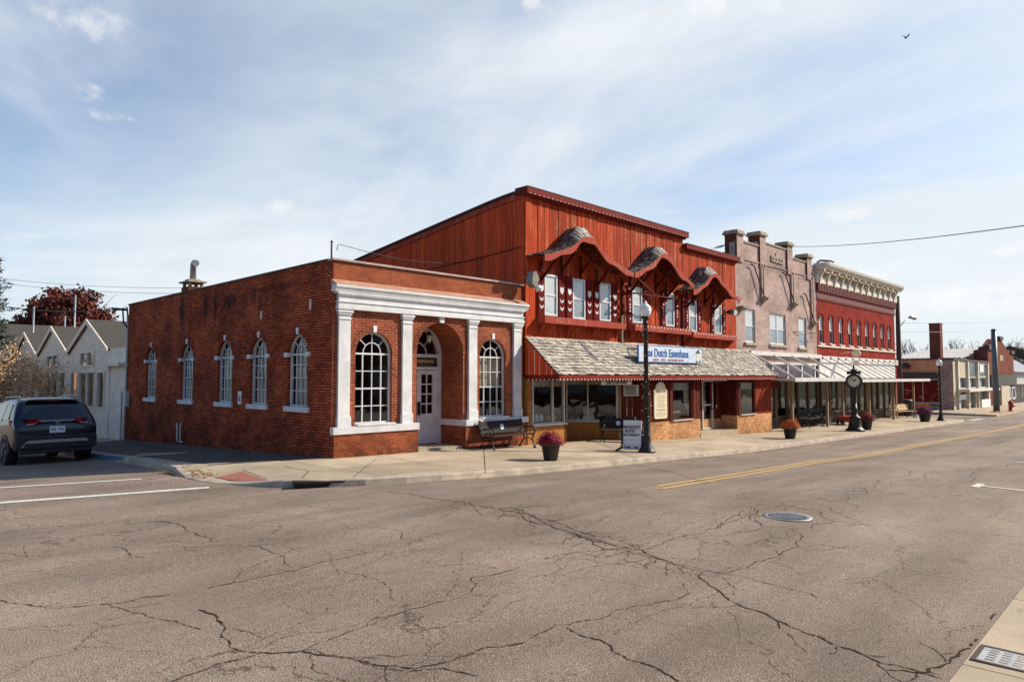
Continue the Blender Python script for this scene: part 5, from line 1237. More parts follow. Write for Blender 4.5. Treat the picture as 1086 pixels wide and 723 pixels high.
# ================================================================== CRIMSON BUILDING
cr = thing('crimson_corniced_building', 'two-storey crimson brick building with heavy cream bracketed cornice', 'building', (29.35, 0, -.7))
CX0, CX1 = 29.37, 43.25
cw = [(29.72+i*1.505, 29.72+i*1.505+.62, 3.70, 5.02, True) for i in range(9)]
mb = MB(); wall(mb, Pf, CX0, CX1, 2.9, 6.9, cw, .14); mb.poly([(CX1, 0, -1.5), (CX1, 14, -1.5), (CX1, 14, 6.6), (CX1, 0, 7.6)]); mb.box(CX0, CX0+.3, .02, 8, 6.5, 7.4)
mb.box(42.85, CX1+.04, -.06, -.002, -1.3, 2.9)
for a, b, z, t_, _ in cw: mb.arc(Pf, (a+b)/2, t_, .312, .42, -.03, -.002, 0, 180, 8)
mb.build('wall', 'brick_crimson', cr)
for a, b, zb, zt, ar in cw:
    m_ = MB(); c = (a+b)/2; r = .31
    for q in ([(a, zb), (a+.05, zb), (a+.05, zt), (a, zt)], [(b-.05, zb), (b, zb), (b, zt), (b-.05, zt)], [(a+.05, zb), (b-.05, zb), (b-.05, zb+.06), (a+.05, zb+.06)], [(a+.05, 4.42), (b-.05, 4.42), (b-.05, 4.47), (a+.05, 4.47)]): m_.prism(q, Pf, .06, .12)
    m_.arc(Pf, c, zt, r-.05, r, .06, .12, 0, 180, 10); o = m_.build('window', 'grey_trim', cr)
    m_ = MB(); m_.poly([Pf(a, 4.44, .11), Pf(b, 4.44, .11)]+[Pf(c+r*math.cos(math.pi*k/10), zt+r*math.sin(math.pi*k/10), .11) for k in range(11)]); m_.build('blind', 'blind', o)
    m_ = MB(); m_.poly([Pf(a, zb, .1), Pf(b, zb, .1), Pf(b, 4.44, .1), Pf(a, 4.44, .1)]); m_.build('pane', 'car_glass', o)
    m_ = MB(); m_.box(a-.03, b+.03, -.09, .06, zb-.10, zb-.005); m_.build('window_ledge', 'cornice_paint', o)
mb = MB(); mb.box(CX0, CX1, -.07, -.003, 3.50, 3.59); mb.build('sill_course', 'cornice_paint', cr)
mb = MB(); mb.box(CX0, CX1+.02, -.05, -.003, 6.05, 6.12); mb.box(CX0, CX1+.02, -.08, -.004, 6.12, 6.18); mb.box(CX0, CX1+.02, -.04, -.003, 6.18, 6.55)
for i in range(62): x = CX0+.05+i*.225; mb.box(x, x+.12, -.14, -.041, 6.50, 6.95)
mb.box(CX0, CX1, -.035, -.003, 6.55, 6.95); mb.build('dentil_band', 'crimson_dark', cr)
mb = MB(); mb.prism([(-.12, 6.95), (-.12, 7.64), (-.42, 7.68), (-.48, 7.78), (-.58, 7.86), (-.62, 8.0), (.1, 8.0), (.1, 6.95)], lambda u, v, d: Vector((d, u, v)), CX0-.02, CX1+.35)
co = mb.build('cornice', 'cornice_paint', cr, bevel=.01)
for i in range(13):
    mb = MB(); x = CX0+.15+i*1.10; mb.prism([(-.12, 6.86), (-.17, 6.88), (-.19, 7.08), (-.25, 7.30), (-.34, 7.48), (-.42, 7.54), (-.42, 7.68), (-.12, 7.68)], lambda u, v, d: Vector((d, u, v)), x, x+.15); mb.build('bracket', 'cornice_paint', co)
for i in range(12):
    mb = MB(); x = CX0+.5+i*1.10; mb.prism([(-.124, 7.30), (-.128, 7.30), (-.14, 7.52), (-.124, 7.56)], lambda u, v, d: Vector((d, u, v)), x, x+.6)
    mb.box(x+.002, x+.598, -.36, -.13, 7.50, 7.58); mb.build('panel', 'cornice_brown', co)
mb = MB(); mb.tube([(CX0+.0, -.1, 8.02), (CX0-.1, -.3, 8.1), (CX0+.35, -.72, 8.07), (CX0+.6, -.75, 8.04)], .05, 6); mb.build('cable', 'black_iron', cr)
mb = MB(); mb.box(CX0+.02, 42.8, -.09, -.004, 1.8, 2.98); mb.box(CX0+.02, CX1+.02, -.16, -.004, 2.66, 3.0)
wp_ = mb.build('sign_band', 'white_panel', cr)
mb = MB(); mb.box(CX0, CX1-.15, -2.05, -.04, 1.63, 1.73); mb.box(CX0, CX1-.15, -2.08, -2.05, 1.60, 1.76); mb.build('canopy', 'canopy_white', cr)
mb = MB()
for i in range(12): x = CX0+.3+i*1.17; mb.tube([(x, -.16, 2.9), (x, -2.0, 1.75)], .018, 5); mb.box(x-.05, x+.05, -.2, -.16, 2.84, 2.95)
mb.build('tie_rod', 'pole_wood', cr)
shopfront(cr, 29.5, 42.7, 11, -.1, 0, door=5)
for x in (29.5, 33.7, 38.2, 42.6):
    mb = MB(); mb.box(x-.06, x+.06, -1.25, -1.13, gz(x, -1.2)-.05, 1.64); mb.build('canopy_post', 'post_wood', cr)
c = onY(908, 374.5, -.9); mb = MB(); mb.tube([(c.x, -.05, c.z-.0), (c.x, -.8, c.z+.12)], .02, 5)
for dz, r_ in ((-.02, .2), (-.55, .16)): mb.prism([(r_*1.2*math.cos(k*.5236), r_*math.sin(k*.5236)) for k in range(12)], lambda u, v, d, dz=dz: Vector((c.x+d, c.y+u, c.z+dz+v)), -.04, .04)
mb.mi = 0; mb.build('projecting_sign', 'cream', cr)
mb = MB(); mb.tube([(35.6, -.03, 4.75), (34.5, -.5, 5.1), (34.0, -.8, 4.95)], .02, 5); mb.tube([(26.2, -.03, 4.15), (28.9, -.4, 4.15)], .02, 5); mb.build('bracket_arm', 'pole_wood', cr)
for x, z in ((25.0, .9), (23.6, .9)): pass
# pale notices and shapes behind the shop glass
for i, (u, v, w, h) in enumerate(((866, 412, 5, 16), (893, 425, 6, 7), (886, 428, 3, 9), (932, 422, 3, 9), (941, 404, 6, 9), (852, 424, 14, 12), (842, 424, 8, 12))):
    c = onY(u, v, .5); s = (c-CAM).length/F
    mb = MB(); P_ = PF(.5); mb.prism([(c.x-w*s*.7, c.z-h*s/2), (c.x+w*s*.7, c.z-h*s/2), (c.x+w*s*.7, c.z+h*s/2*rnd.uniform(.7, 1)), (c.x-w*s*.7, c.z+h*s/2)], P_, 0, .03)
    tag(mb.build('window_poster', 'lace' if i > 4 else 'curtain'), ['tall hanging tan cloth behind the crimson shopfront', 'pale notice low in the crimson shop window', 'small white card left of the clock post', 'narrow white card right of the clock post', 'pale round poster high in the far crimson window', 'wide pale cloth inside the pink shop window', 'narrow pale cloth beside the pink shop door'][i], 'poster')
# ================================================================== FAR BLOCK ACROSS THE NEXT STREET
# far pavement
mb = MB(); fx = frange(53, 130, 3.)
for a, b in zip(fx, fx[1:]):
    za = road_z(a, -4)+.12; zb_ = road_z(b, -4)+.12
    mb.poly([(a, -4, za), (b, -4, zb_), (b, 0, zb_+.04), (a, 0, za+.04)]); mb.poly([(a, -4, za-.15), (b, -4, zb_-.15), (b, -4, zb_), (a, -4, za)])
z = road_z(53, 0)+.12
mb.poly([(53, -4, road_z(53, -4)-.05), (53, -4, road_z(53, -4)+.12), (53, 0, z+.0), (53, 0, z-.2)])
mb.poly([(53, 0, z+.04), (59.3, 0, z+.04), (59.3, 12, z-.3), (53, 12, z-.3)]); mb.poly([(53, 0, z-.2), (53, 0, z+.04), (53, 12, z-.3), (53, 12, z-.6)])
struct(mb.build('sidewalk', 'concrete'))
ob = thing('tan_corner_shop', 'low tan and orange corner shop with red-filled window beyond the side street', 'shop building', (59.3, 0, -1))
Px = PS(59.3); FX = 59.3
mb = MB(); wall(mb, Px, .95, 7, -1.6, 3.4, [(.98, 3.95, -.62, 2.25, False)], .5); mb.mi = 1; mb.poly([Px(0, -1.6, -.02), Px(.95, -1.6, -.02), Px(.95, 3.35, -.02), Px(0, 3.35, -.02)]); mb.poly([Px(.95, -1.6, -.02), Px(.95, -1.6, 0), Px(.95, 3.35, 0), Px(.95, 3.35, -.02)])
mb.mi = 2; mb.box(FX+.0, 73.5, .02, 8, -1.6, 3.35) if False else None
mb.poly([(FX, 0.01, 3.35), (73.5, .01, 3.35), (73.5, 9, 3.35), (FX, 9, 3.35)])
mb.build('wall', ['orange_stucco', 'brick_checker', 'tar_roof'], ob)
mb = MB(); mb.box(FX-.1, 73.6, -.1, .0, 3.30, 3.45); mb.box(FX-.1, FX, 0, 7, 3.38, 3.46); mb.build('coping', 'cap_dark', ob)
mb = MB(); mb.box(FX-.12, FX-.03, .98, 4.0, 1.75, 2.28); mb.box(FX+.1, FX+.14, .98, 3.95, 1.5, 1.8); aws = mb.build('dark_fascia', 'pole_wood', ob)
o = shop_window(Px, 1.0, 3.93, -.4, 1.72, ob, fr=.10, mulls=(2.3,), mat='grey_trim', d=.1, deep=.9, room='maroon_board')
rr = random.Random(4)
for k in range(16):
    y = rr.uniform(1.2, 3.7); z = rr.uniform(-.3, 1.1)*.8-.05; m_ = MB(); s = rr.uniform(.08, .25)
    m_.box(FX+.3, FX+.4, y, y+s*1.2, z, z+s*rr.uniform(.5, 1)); tag(m_.build('shop_goods', ['red_cloth', 'red_cloth', 'hydrant_red', 'sign_pale', 'barrier_orange'][k % 5]), 'small red and pale goods displayed behind the far corner shop glass', 'goods', 'goods in the far corner shop window')
text('lettering', 'ANTIQUES', .2, lambda u, v, d=0.: Vector((FX-.02+d, -u, v)), -2.5, 1.38, -.03, 'cream', ob, sx=1.1) if False else None
mb = MB(); mb.box(FX-.05, FX, .98, 4.2, -1.5, -.75); mb.build('blue_plinth', 'blue_paint', ob)
mb = MB(); c = onX(961, 387.5, FX-.3); mb.prism([(-.2, -.25), (.25, -.25), (.3, .1), (.05, .25), (-.25, .05)], lambda u, v, d: Vector((FX-.3+d, c.y+u, c.z+v)), -.2, .28); mb.build('wall_light', 'black_iron', ob)
# street facade of the far shop: beige two-storey front with pale columns
fp = thing('beige_panelled_shopfront', 'beige panelled shop row with white columns and flat canopy past the tan corner', 'shop building', (59.4, 0, -1.1))
mb = MB(); wall(mb, Pf, FX+.05, 73.5, .75, 3.3, [(61.2, 64.2, .95, 1.8, False), (64.8, 68.2, .95, 1.8, False), (69, 72.8, .95, 1.8, False)], .2); wall(mb, Pf, FX+.05, 73.5, -1.6, .75, [(61.2, 64.0, -.9, .55, False), (64.8, 67.8, -1.1, .55, False), (68.8, 72.8, -.2, .55, False)], .2); 
mb.build('wall', 'tan_panel', fp)
mb = MB(); mb.box(65.3, 68.2, -.03, -.003, 1.95, 3.2); mb.box(69.5, 72.5, -.03, -.004, 2.0, 3.1); mb.build('dark_window', 'tinted', fp)
mb = MB(); mb.box(69.8, 71.5, -.05, -.035, 2.35, 3.05); mb.build('pale_blind', 'sign_white', fp)
mb = MB(); [backbox(mb, Pf, *w_, .2, .3) for w_ in [(61.2, 64.2, .95, 1.8), (64.8, 68.2, .95, 1.8), (69, 72.8, .95, 1.8), (61.2, 64.0, -.9, .55), (64.8, 67.8, -1.1, .55), (68.8, 72.8, -.2, .55)]]; mb.build('interior', 'window_grey', fp)
for x in (60.6, 64.4, 68.5, 73.1): mb = MB(); mb.box(x-.2, x+.2, -.18, -.003, -1.5, 3.25); mb.build('column', 'cornice_paint', fp)
mb = MB(); mb.box(60.2, 73.4, -1.0, -.19, .62, .84); mb.build('canopy', 'canopy_white', fp)
mb = MB(); mb.box(68.8, 72.8, -.3, -.19, -1.0, -.25); mb.build('white_counter', 'sign_white', fp)
mb = MB(); mb.box(61.3, 63.9, -.03, .18, -.1, .35); mb.build('display', 'sign_pale', fp)
# tall brick chimney, white metal-roofed shed
t = thing('tall_brick_chimney', 'tall square dark red brick chimney above the tan corner shop', 'chimney', (62.4, 1.9, 3.3))
mb = MB(); mb.box(62.0, 62.9, 1.45, 2.3, 3.3, 6.62); mb.build('stack', 'brick_far', t); mb = MB(); mb.box(61.97, 62.93, 1.42, 2.33, 6.62, 6.72); mb.build('cap', 'pole_wood', t)
t = thing('pale_metal_shed', 'pale metal-roofed shed behind the chimney and tan shop', 'shed', (66, 8, -1.2))
a, b = onY(950, 380, 7), onY(1040, 379, 7); a2, b2 = onY(950, 371, 14), onY(1046, 369.5, 10)
e0 = onX(1000, 380, 70).z; e1 = onX(1000, 370.5, 82).z; yE = onX(948, 375, 70).y
mb = MB(); mb.box(70.2, 84, 1.6, yE, -1.5, e0-.02); mb.build('wall', 'tan_panel', t)
PXZ = lambda u, v, d: Vector((u, d, v))
mb = MB(); mb.prism([(69.6, e0-.05), (69.6, e0+.05), (82, e1), (94, e0), (94, e0-.1), (82, e1-.1)], PXZ, 1.4, yE+.3)
y = 1.5
while y < yE: mb.prism([(69.6, e0+.052), (69.6, e0+.10), (82, e1+.05), (82, e1+.002)], PXZ, y, y+.06); y += .45
mb.build('roof', 'metal_roof', t)
# brick gabled front
t = thing('stepped_gable_brick_building', 'dark red brick building with small stepped gable far down the street', 'building', (74, 0, -1))
mb = MB(); mb.prism([(74, -1.5), (88.2, -1.5), (88.2, 4.5), (86.5, 4.5), (86.5, 4.9), (84.5, 4.9), (80.8, 6.0), (77.5, 5.0), (76.2, 5.0), (76.2, 4.6), (74, 4.6)], Pf, 0, 1.2)
mb.build('wall', 'brick_far', t)
for q in ((74, 76.4, -.15, .3, 4.6, 5.1), (79.9, 81.7, -.15, .3, 5.8, 6.2), (86.2, 88.3, -.15, .3, 4.5, 4.85)): mb = MB(); mb.box(*q); mb.build('parapet_cap', 'pole_wood', t)
mb = MB(); mb.box(80, 81.8, -.03, -.003, 3.6, 4.2); mb.build('date_stone', 'stone', t)
mb = MB(); mb.box(74, 88.2, -.25, -.003, 1.0, 2.1); mb.build('dark_band', 'tar_roof', t)
mb = MB(); mb.box(78, 82.6, -.4, -.004, -1.3, .95); mb.build('cream_bay', 'tan_panel', t)
for x in (83.4, 86.0):
    mb = MB(); mb.box(x, x+1.8, -.12, -.004, -.6, .8); o = mb.build('window_frame', 'white_trim', t); m2 = MB(); m2.box(x+.3, x+1.5, -.13, -.121, -.4, .65); m2.build('pane', 'car_glass', o)
t = thing('blue_roofed_grey_house', 'grey clapboard house with blue gabled roof at the far right edge', 'house', (91, 1, -1))
mb = MB(); mb.box(91, 108, .8, 7, -1.4, 2.6); mb.build('wall', 'grey_siding', t)
mb = MB(); mb.prism([(.2, 2.5), (7.6, 2.5), (3.9, 4.9)], lambda u, v, d: Vector((d, u, v)), 90.6, 109); mb.build('roof', 'blue_roof', t)
mb = MB(); mb.box(91, 104, -1.0, .79, .9, 1.1); 
for x in (91.2, 95, 99, 103.5): mb.box(x, x+.2, -.9, -.7, -1.3, .9)
mb.build('porch', 'white_siding', t)
for x in (93.5, 98): mb = MB(); mb.box(x, x+1.5, .76, .79, -.6, .7); mb.build('window', 'car_glass', t)
# closing row further away
rr = random.Random(2)
for k, (x, w, h, mt, nm) in enumerate(((120, 14, 4.5, 'brick_far', 'low brick store far down the main street'), (140, 16, 6, 'grey_siding', 'grey clapboard house far down the main street behind the brick store'))):
    t = thing('distant_building', nm, 'building', (x, 2, -1.2)); mb = MB(); mb.box(x, x+w, 2, 14, -1.6, h-1.2); mb.build('wall', mt, t)
    mb = MB(); mb.prism([(1.6, h-1.2), (14.4, h-1.2), (8, h+1.4)], lambda u, v, d: Vector((d, u, v)), x-.3, x+w+.3); mb.build('roof', 'shingle_roof', t)
# ================================================================== GABLED WHITE BUILDING ON THE SIDE STREET
gb = thing('white_gabled_building', 'row of white clapboard gables with grey shingle roofs behind the brick corner building', 'building', (0, 14.8, -.7))
Pw = PS(-.0)
gabs = [(16.86, 22.98, 19.85, 4.20, 3.02), (22.98, 29.1, 26.05, 4.22, 3.02), (29.1, 35.2, 32.15, 4.2, 3.02), (35.2, 41.3, 38.25, 4.18, 3.02)]
mb = MB()
for a, b, c, zp, ze in gabs:
    w_ = [(a+.45, a+1.55, .55, 2.12, False), (a+1.85, a+4.25, .55, 2.12, False), (a+4.45, a+5.6, .55, 2.12, False)]
    wall(mb, Pw, a, b, -1.9, 2.2, w_, .1); wall(mb, Pw, a, b, 2.2, 3.0, [(a+1.95, a+4.2, 2.30, 2.98, False)], .1)
    mb.poly([(0, a, 3.0), (0, b, 3.0), (0, b, ze+.02), (0, c, zp), (0, a, ze+.02)])
mb.poly([(0, 16.86, -1.5), (9, 16.86, -1.5), (9, 16.86, 3.0), (0, 16.86, 3.0)])
mb.build('wall', 'white_siding', gb)
lap = MB()
for a, b, c, zp, ze in gabs:
    for i in range(34):
        z = -1.1+i*.15
        if z > zp-.15: continue
        f = 1 if z < ze else max(0, (zp-z)/(zp-ze)); y0_, y1_ = c-(c-a)*f, c+(b-c)*f
        segs = [(y0_, y1_)]
        for (p, q, zl, zh) in ((a+.40, a+1.6, .5, 2.15), (a+1.8, a+4.3, .5, 2.15), (a+4.4, a+5.65, .5, 2.15), (a+1.9, a+4.25, 2.25, 3.05)):
            if zl < z < zh: segs = [s2 for s_ in segs for s2 in ((s_[0], min(s_[1], p)), (max(s_[0], q), s_[1])) if s2[1]-s2[0] > .05]
        for s_ in segs: lap.prism([(s_[0], z), (s_[1], z), (s_[1], z+.012), (s_[0], z+.012)], Pw, -.022, -.001)
lap.build('clapboard_edge', 'white_siding', gb)
for a, b, c, zp, ze in gabs:
    rf = MB(); rf.prism([(a-.1, ze-.10), (a-.1, ze), (c, zp+.16), (b+.02, ze), (b+.02, ze-.1), (c, zp+.04)], lambda u, v, d: Vector((d, u, v)), -.10, 9); o = rf.build('roof', 'shingle_roof', gb)
    rk = MB(); rk.prism([(a-.12, ze-.16), (a-.12, ze+.01), (c, zp+.17), (c, zp-.05)], lambda u, v, d: Vector((d, u, v)), -.15, -.101); rk.prism([(c, zp-.05), (c, zp+.17), (b+.04, ze+.01), (b+.04, ze-.16)], lambda u, v, d: Vector((d, u, v)), -.152, -.103); rk.build('rake_board', 'white_siding', o)
    for (p, q, zl, zh, ml) in ((a+.45, a+1.55, .55, 2.12, ()), (a+1.85, a+4.25, .55, 2.12, (a+3.05,)), (a+4.45, a+5.6, .55, 2.12, ()), (a+1.95, a+4.2, 2.30, 2.98, (a+3.08,))):
        m_ = MB()
        for s_ in ([(p, zl), (p+.08, zl), (p+.08, zh), (p, zh)], [(q-.08, zl), (q, zl), (q, zh), (q-.08, zh)], [(p+.08, zl), (q-.08, zl), (q-.08, zl+.08), (p+.08, zl+.08)], [(p+.08, zh-.08), (q-.08, zh-.08), (q-.08, zh), (p+.08, zh)]): m_.prism(s_, Pw, -.05, .05)
        for x in ml: m_.prism([(x-.06, zl), (x+.06, zl), (x+.06, zh), (x-.06, zh)], Pw, -.04, .05)
        o = m_.build('window', 'white_siding', gb)
        m_ = MB(); m_.poly([Pw(p, zl, .03), Pw(q, zl, .03), Pw(q, zh, .03), Pw(p, zh, .03)]); m_.build('pane', 'glass_sky', o)
        m_ = MB(); m_.poly([Pw(p, zl, .3), Pw(q, zl, .3), Pw(q, zh, .3), Pw(p, zh, .3)]); m_.build('interior', 'brown_interior', o)
mb = MB(); mb.poly([(-.02, 14.62, -1.9), (-.02, 16.84, -1.9), (-.02, 16.84, 2.3), (-.02, 14.62, 2.3)])
for i in range(22): z = -1.0+i*.15; mb.box(-.045, -.02, 14.62, 16.84, z, z+.012)
mb.box(-.07, -.02, 16.6, 16.8, -1.6, 2.3); mb.box(-.08, -.05, 15.0, 15.9, -1.5, 1.3)
mb.build('lean_to', 'white_siding', gb)
mb = MB(); mb.prism([(14.5, 2.28), (17.0, 2.28), (17.0, 2.36), (14.5, 2.40)], Pw, -.35, .5); mb.box(-.02, 2, 14.62, 16.9, 2.4, 3.0); mb.build('lean_to_roof', 'white_siding', gb)
# ================================================================== STREET FURNITURE
def bench(name, label, loc, rz_, L=1.7, wood='bench_wood', metal='black_iron', disc=True, group=None):
    t = thing(name, label, 'bench', loc, rz_, group); h = L/2
    m_ = MB()
    for k in range(4): m_.box(-h, h, -.44+k*.115, -.44+k*.115+.095, .425-.006*k, .455-.006*k)
    m_.build('seat', wood, t, False, bevel=.005)
    m_ = MB(); tl = Matrix.Translation((0, .03, .46)) @ Matrix.Rotation(R(-12), 4, 'X')
    for k, hh in ((0, .12), (1, .12), (2, .10)): m_.box(-h, h, -.015, .015, .03+k*.14, .03+k*.14+hh+.012, tl)
    m_.build('backrest', wood, t, False, bevel=.005)
    for s in (-1, 1):
        m_ = MB(); x = s*(h-.06)
        m_.tube([(x, -.48, 0), (x, -.44, .10), (x, -.36, .25), (x, -.42, .42), (x, -.46, .50), (x, -.47, .62), (x, -.40, .67), (x, -.2, .66), (x, .02, .62)], .022, 6)
        m_.tube([(x, .12, 0), (x, .05, .15), (x, -.06, .27), (x, -.0, .42), (x, .03, .5), (x, .12, .92)], .022, 6)
        m_.tube([(x, -.36, .25), (x, -.2, .31), (x, -.06, .27)], .016, 6); m_.tube([(x, -.42, .41), (x, .0, .40)], .02, 6)
        m_.tube([(x, -.36, .52), (x, -.28, .58), (x, -.2, .54), (x, -.24, .47), (x, -.33, .48)], .010, 5); m_.tube([(x, -.50, .0), (x, -.42, .02)], .03, 6); m_.tube([(x, .08, .0), (x, .16, .02)], .03, 6)
        m_.build('side_frame', metal, t, False)
    if disc:
        m_ = MB(); m_.prism([(.075*math.cos(k*.4488), .09*math.sin(k*.4488)) for k in range(14)], lambda u, v, d: tl @ Vector((u, d, .22+v)), -.022, -.016); m_.build('badge', 'sign_pale', t, False)
    return t
z = SZ_(5.5, -.6)
bench('park_bench', 'dark slatted bench with pale oval badge against the white-pilastered brick wall', (5.25, -.34, z), 0, 1.72).scale = (1, 1, .88)
a = Vector((10.55, -.55)); bench('park_bench', 'black bench half hidden behind the sandwich board under the awning', (10.35, -.62, SZ_(10.3, -.8)), R(-43), 1.25).scale = (1, 1, .88)
def mum_pot(name, label, c, mat, r=.24, h=.40, group='mum pots along the sidewalk', seed=1, green=True):
    t = thing(name, label, 'flower pot', c, seed*1.1, group); rn = random.Random(seed)
    m_ = MB(); m_.lathe([(r*.62, 0), (r*.66, .01), (r*.92, h*.86), (r*1.02, h*.87), (r*1.04, h), (r*.96, h), (r*.92, h*.9), (.01, h*.88)], (0, 0, 0), 24); m_.build('planter', 'black_plastic', t, False)
    m_ = MB()
    def clump(c_, rad, n, s):
        for i in range(n):
            d = Vector((rn.gauss(0, 1), rn.gauss(0, 1), abs(rn.gauss(0, .8)))).normalized(); p = c_+Vector((d.x*rad[0], d.y*rad[0], d.z*rad[1]))*rn.uniform(.72, 1.20)
            t1 = d.cross(Vector((rn.random(), rn.random(), rn.random()))).normalized(); t2 = d.cross(t1); k = s*rn.uniform(.6, 1.3)
            m_.poly([p+t1*k, p+t2*k+d*k*.5, p-t1*k, p-t2*k+d*k*.2])
    clump(Vector((0, 0, h*.92)), (r*1.22, r*1.0), 900, .022); clump(Vector((r*.3, 0, h*1.0)), (r*.9, r*1.05), 350, .022); clump(Vector((-r*.3, r*.2, h)), (r*.85, r*.95), 350, .022)
    m_.build('flowers', mat, t, False)
    m_ = MB(); clump(Vector((0, 0, h*.85)), (r*1.05, r*.7), 260, .03)
    if green: clump(Vector((r*.75, -r*.3, h*1.0)), (r*.42, r*.5), 90, .022)
    m_.build('leaves', 'leaf_green', t, False)
    return t
p = onsw(584, 488); mum_pot('mum_pot', 'crimson mums in a black pot nearest the brick corner building', p, 'mum_red', .245, .42, seed=1)
p = onsw(838, 465); mum_pot('mum_pot', 'orange mums in a black pot in front of the pink building', p, 'mum_orange', .27, .44, seed=2)
p = onsw(919, 455.5); mum_pot('mum_pot', 'magenta mums in a black pot beside the post clock', p, 'mum_red', .30, .50, seed=3)
p = onsw(981, 447); mum_pot('mum_pot', 'purple mums in a black pot beside the far lamp post', p, 'mum_purple', .36, .52, seed=4)
# lamp posts
def lamp_post(name, label, c, H, lights=False):
    t = thing(name, label, 'lamp post', c, 0, 'black acorn lamp posts')
    m_ = MB(); m_.lathe([(.24, 0), (.24, .04), (.21, .07), (.20, .10), (.13, .22), (.11, .42), (.115, .45), (.10, .50), (.085, .55), (.075, .95), (.083, .97), (.083, 1.0), (.07, 1.02)], (0, 0, 0), 16); m_.build('base', 'black_iron', t, False)
    m_ = MB(); m_.lathe([(.07, 1.0), (.058, H-.62), (.075, H-.60), (.075, H-.57), (.06, H-.55), (.06, H-.50), (.10, H-.47), (.12, H-.43), (.12, H-.40)], (0, 0, 0), 14); m_.build('pole', 'black_iron', t, False)
    m_ = MB(); m_.lathe([(.105, H-.40), (.15, H-.33), (.17, H-.25), (.165, H-.19), (.15, H-.17)], (0, 0, 0), 20); o = m_.build('globe', 'acorn_glass', t, False)
    m_ = MB(); m_.lathe([(.16, H-.17), (.155, H-.14), (.10, H-.07), (.055, H-.035), (.04, H-.02), (.045, H), (.02, H+.03), (.003, H+.06)], (0, 0, 0), 20); m_.build('globe_cap', 'acorn_glass', o, False)
    if lights:
        m_ = MB(); rn = random.Random(3)
        for k in range(48):
            z_ = .3+k*(H-1.0)/48; a = k*1.15+rn.uniform(-.3, .3); rr_ = .10+rn.uniform(0, .03)+max(0, .1-z_*.06)
            m_.box(-.011, .011, -.011, .011, -.011, .011, Matrix.Translation((math.cos(a)*rr_, math.sin(a)*rr_, z_)) @ Matrix.Rotation(a, 4, 'Z'))
        m_.build('fairy_bulbs', 'bulb', t, False)
        m_ = MB(); pts = [(math.cos(k*.5)*.085, math.sin(k*.5)*.085, .3+k*(H-1.0)/120) for k in range(120)]; m_.tube(pts, .005, 4); m_.build('fairy_cable', 'pvc_white' if False else 'leaf_green', t, False)
    return t
p = onsw(686, 479.5); lamp_post('lamp_post', 'black lamp post wrapped in small bulbs in front of the awning sign', p, (479.5-320)/F*(p-CAM).dot(fwd)*1.0, True)
p = onsw(998, 446); lamp_post('lamp_post', 'far black lamp post with acorn globe near the side street corner', p, (446-381)/F*(p-CAM).dot(fwd), True)
# post clock
p = onsw(907, 457); dsc = (p-CAM).dot(fwd)/F
ck = thing('post_clock', 'black four-legged post clock with round cream dial on the sidewalk', 'clock', p)
Hc = (457-391.5)*dsc; m_ = MB(); m_.lathe([(.42, 0), (.42, .08), (.34, .12), (.30, .2), (.24, .55), (.27, .6), (.22, .66), (.13, .72), (.12, .95), (.15, 1.0), (.10, 1.05), (.085, 1.3)], (0, 0, 0), 8); m_.build('base', 'black_iron', ck, False)
zc = (457-404.5)*dsc; rc = 7.8*dsc
m_ = MB(); m_.lathe([(.085, 1.2), (.08, zc-rc-.12), (.12, zc-rc-.08), (.15, zc-rc)], (0, 0, 0), 12); m_.build('pole', 'black_iron', ck, False)
dv = Vector((CAM.x-p.x, CAM.y-p.y, 0)).normalized(); rt_ = Vector((-dv.y, dv.x, 0)); Pc = lambda u, v, d=0.: rt_*u+dv*(-d)+Vector((0, 0, zc+v))
m_ = MB(); m_.arc(Pc, 0, 0, rc*.80, rc*1.06, -.17, .17, 0, 360, 32); m_.arc(Pc, 0, 0, rc*.78, rc*.86, -.19, .19, 0, 360, 32); m_.build('case', 'black_iron', ck, False)
m_ = MB(); m_.prism([(rc*.82*math.cos(k*.19635), rc*.82*math.sin(k*.19635)) for k in range(32)], Pc, -.13, .13); fo = m_.build('dial', 'clock_face', ck, False)
m_ = MB()
for k in range(12):
    a = k*math.pi/6; m_.bar(Pc(rc*.62*math.sin(a), rc*.62*math.cos(a), -.136), Pc(rc*.76*math.sin(a), rc*.76*math.cos(a), -.136), .035, .006, up=dv)
m_.build('hour_mark', 'ink', fo, False)
m_ = MB()
for a, l, w in ((R(35), .42, .045), (R(-35), .66, .03)): m_.bar(Pc(0, 0, -.142), Pc(rc*l*math.sin(a), rc*l*math.cos(a), -.142), w, .006, up=dv)
m_.build('hand', 'ink', fo, False)
m_ = MB(); z0 = zc+rc*1.03; m_.box(-.42*rc/.5, .42*rc/.5, -.09, .09, z0, z0+.13, Matrix.Rotation(math.atan2(rt_.y, rt_.x), 4, 'Z')); m_.lathe([(.13, z0+.13), (.16, z0+.17), (.05, z0+.24), (.035, z0+.30), (.06, z0+.34), (.01, z0+.42)], (0, 0, 0), 10)
for s in (-1, 1): q = rt_*s*rc*.72; m_.lathe([(.05, z0-.02), (.05, z0+.06), (.015, z0+.10)], q, 8)
m_.build('crest', 'black_iron', ck, False)
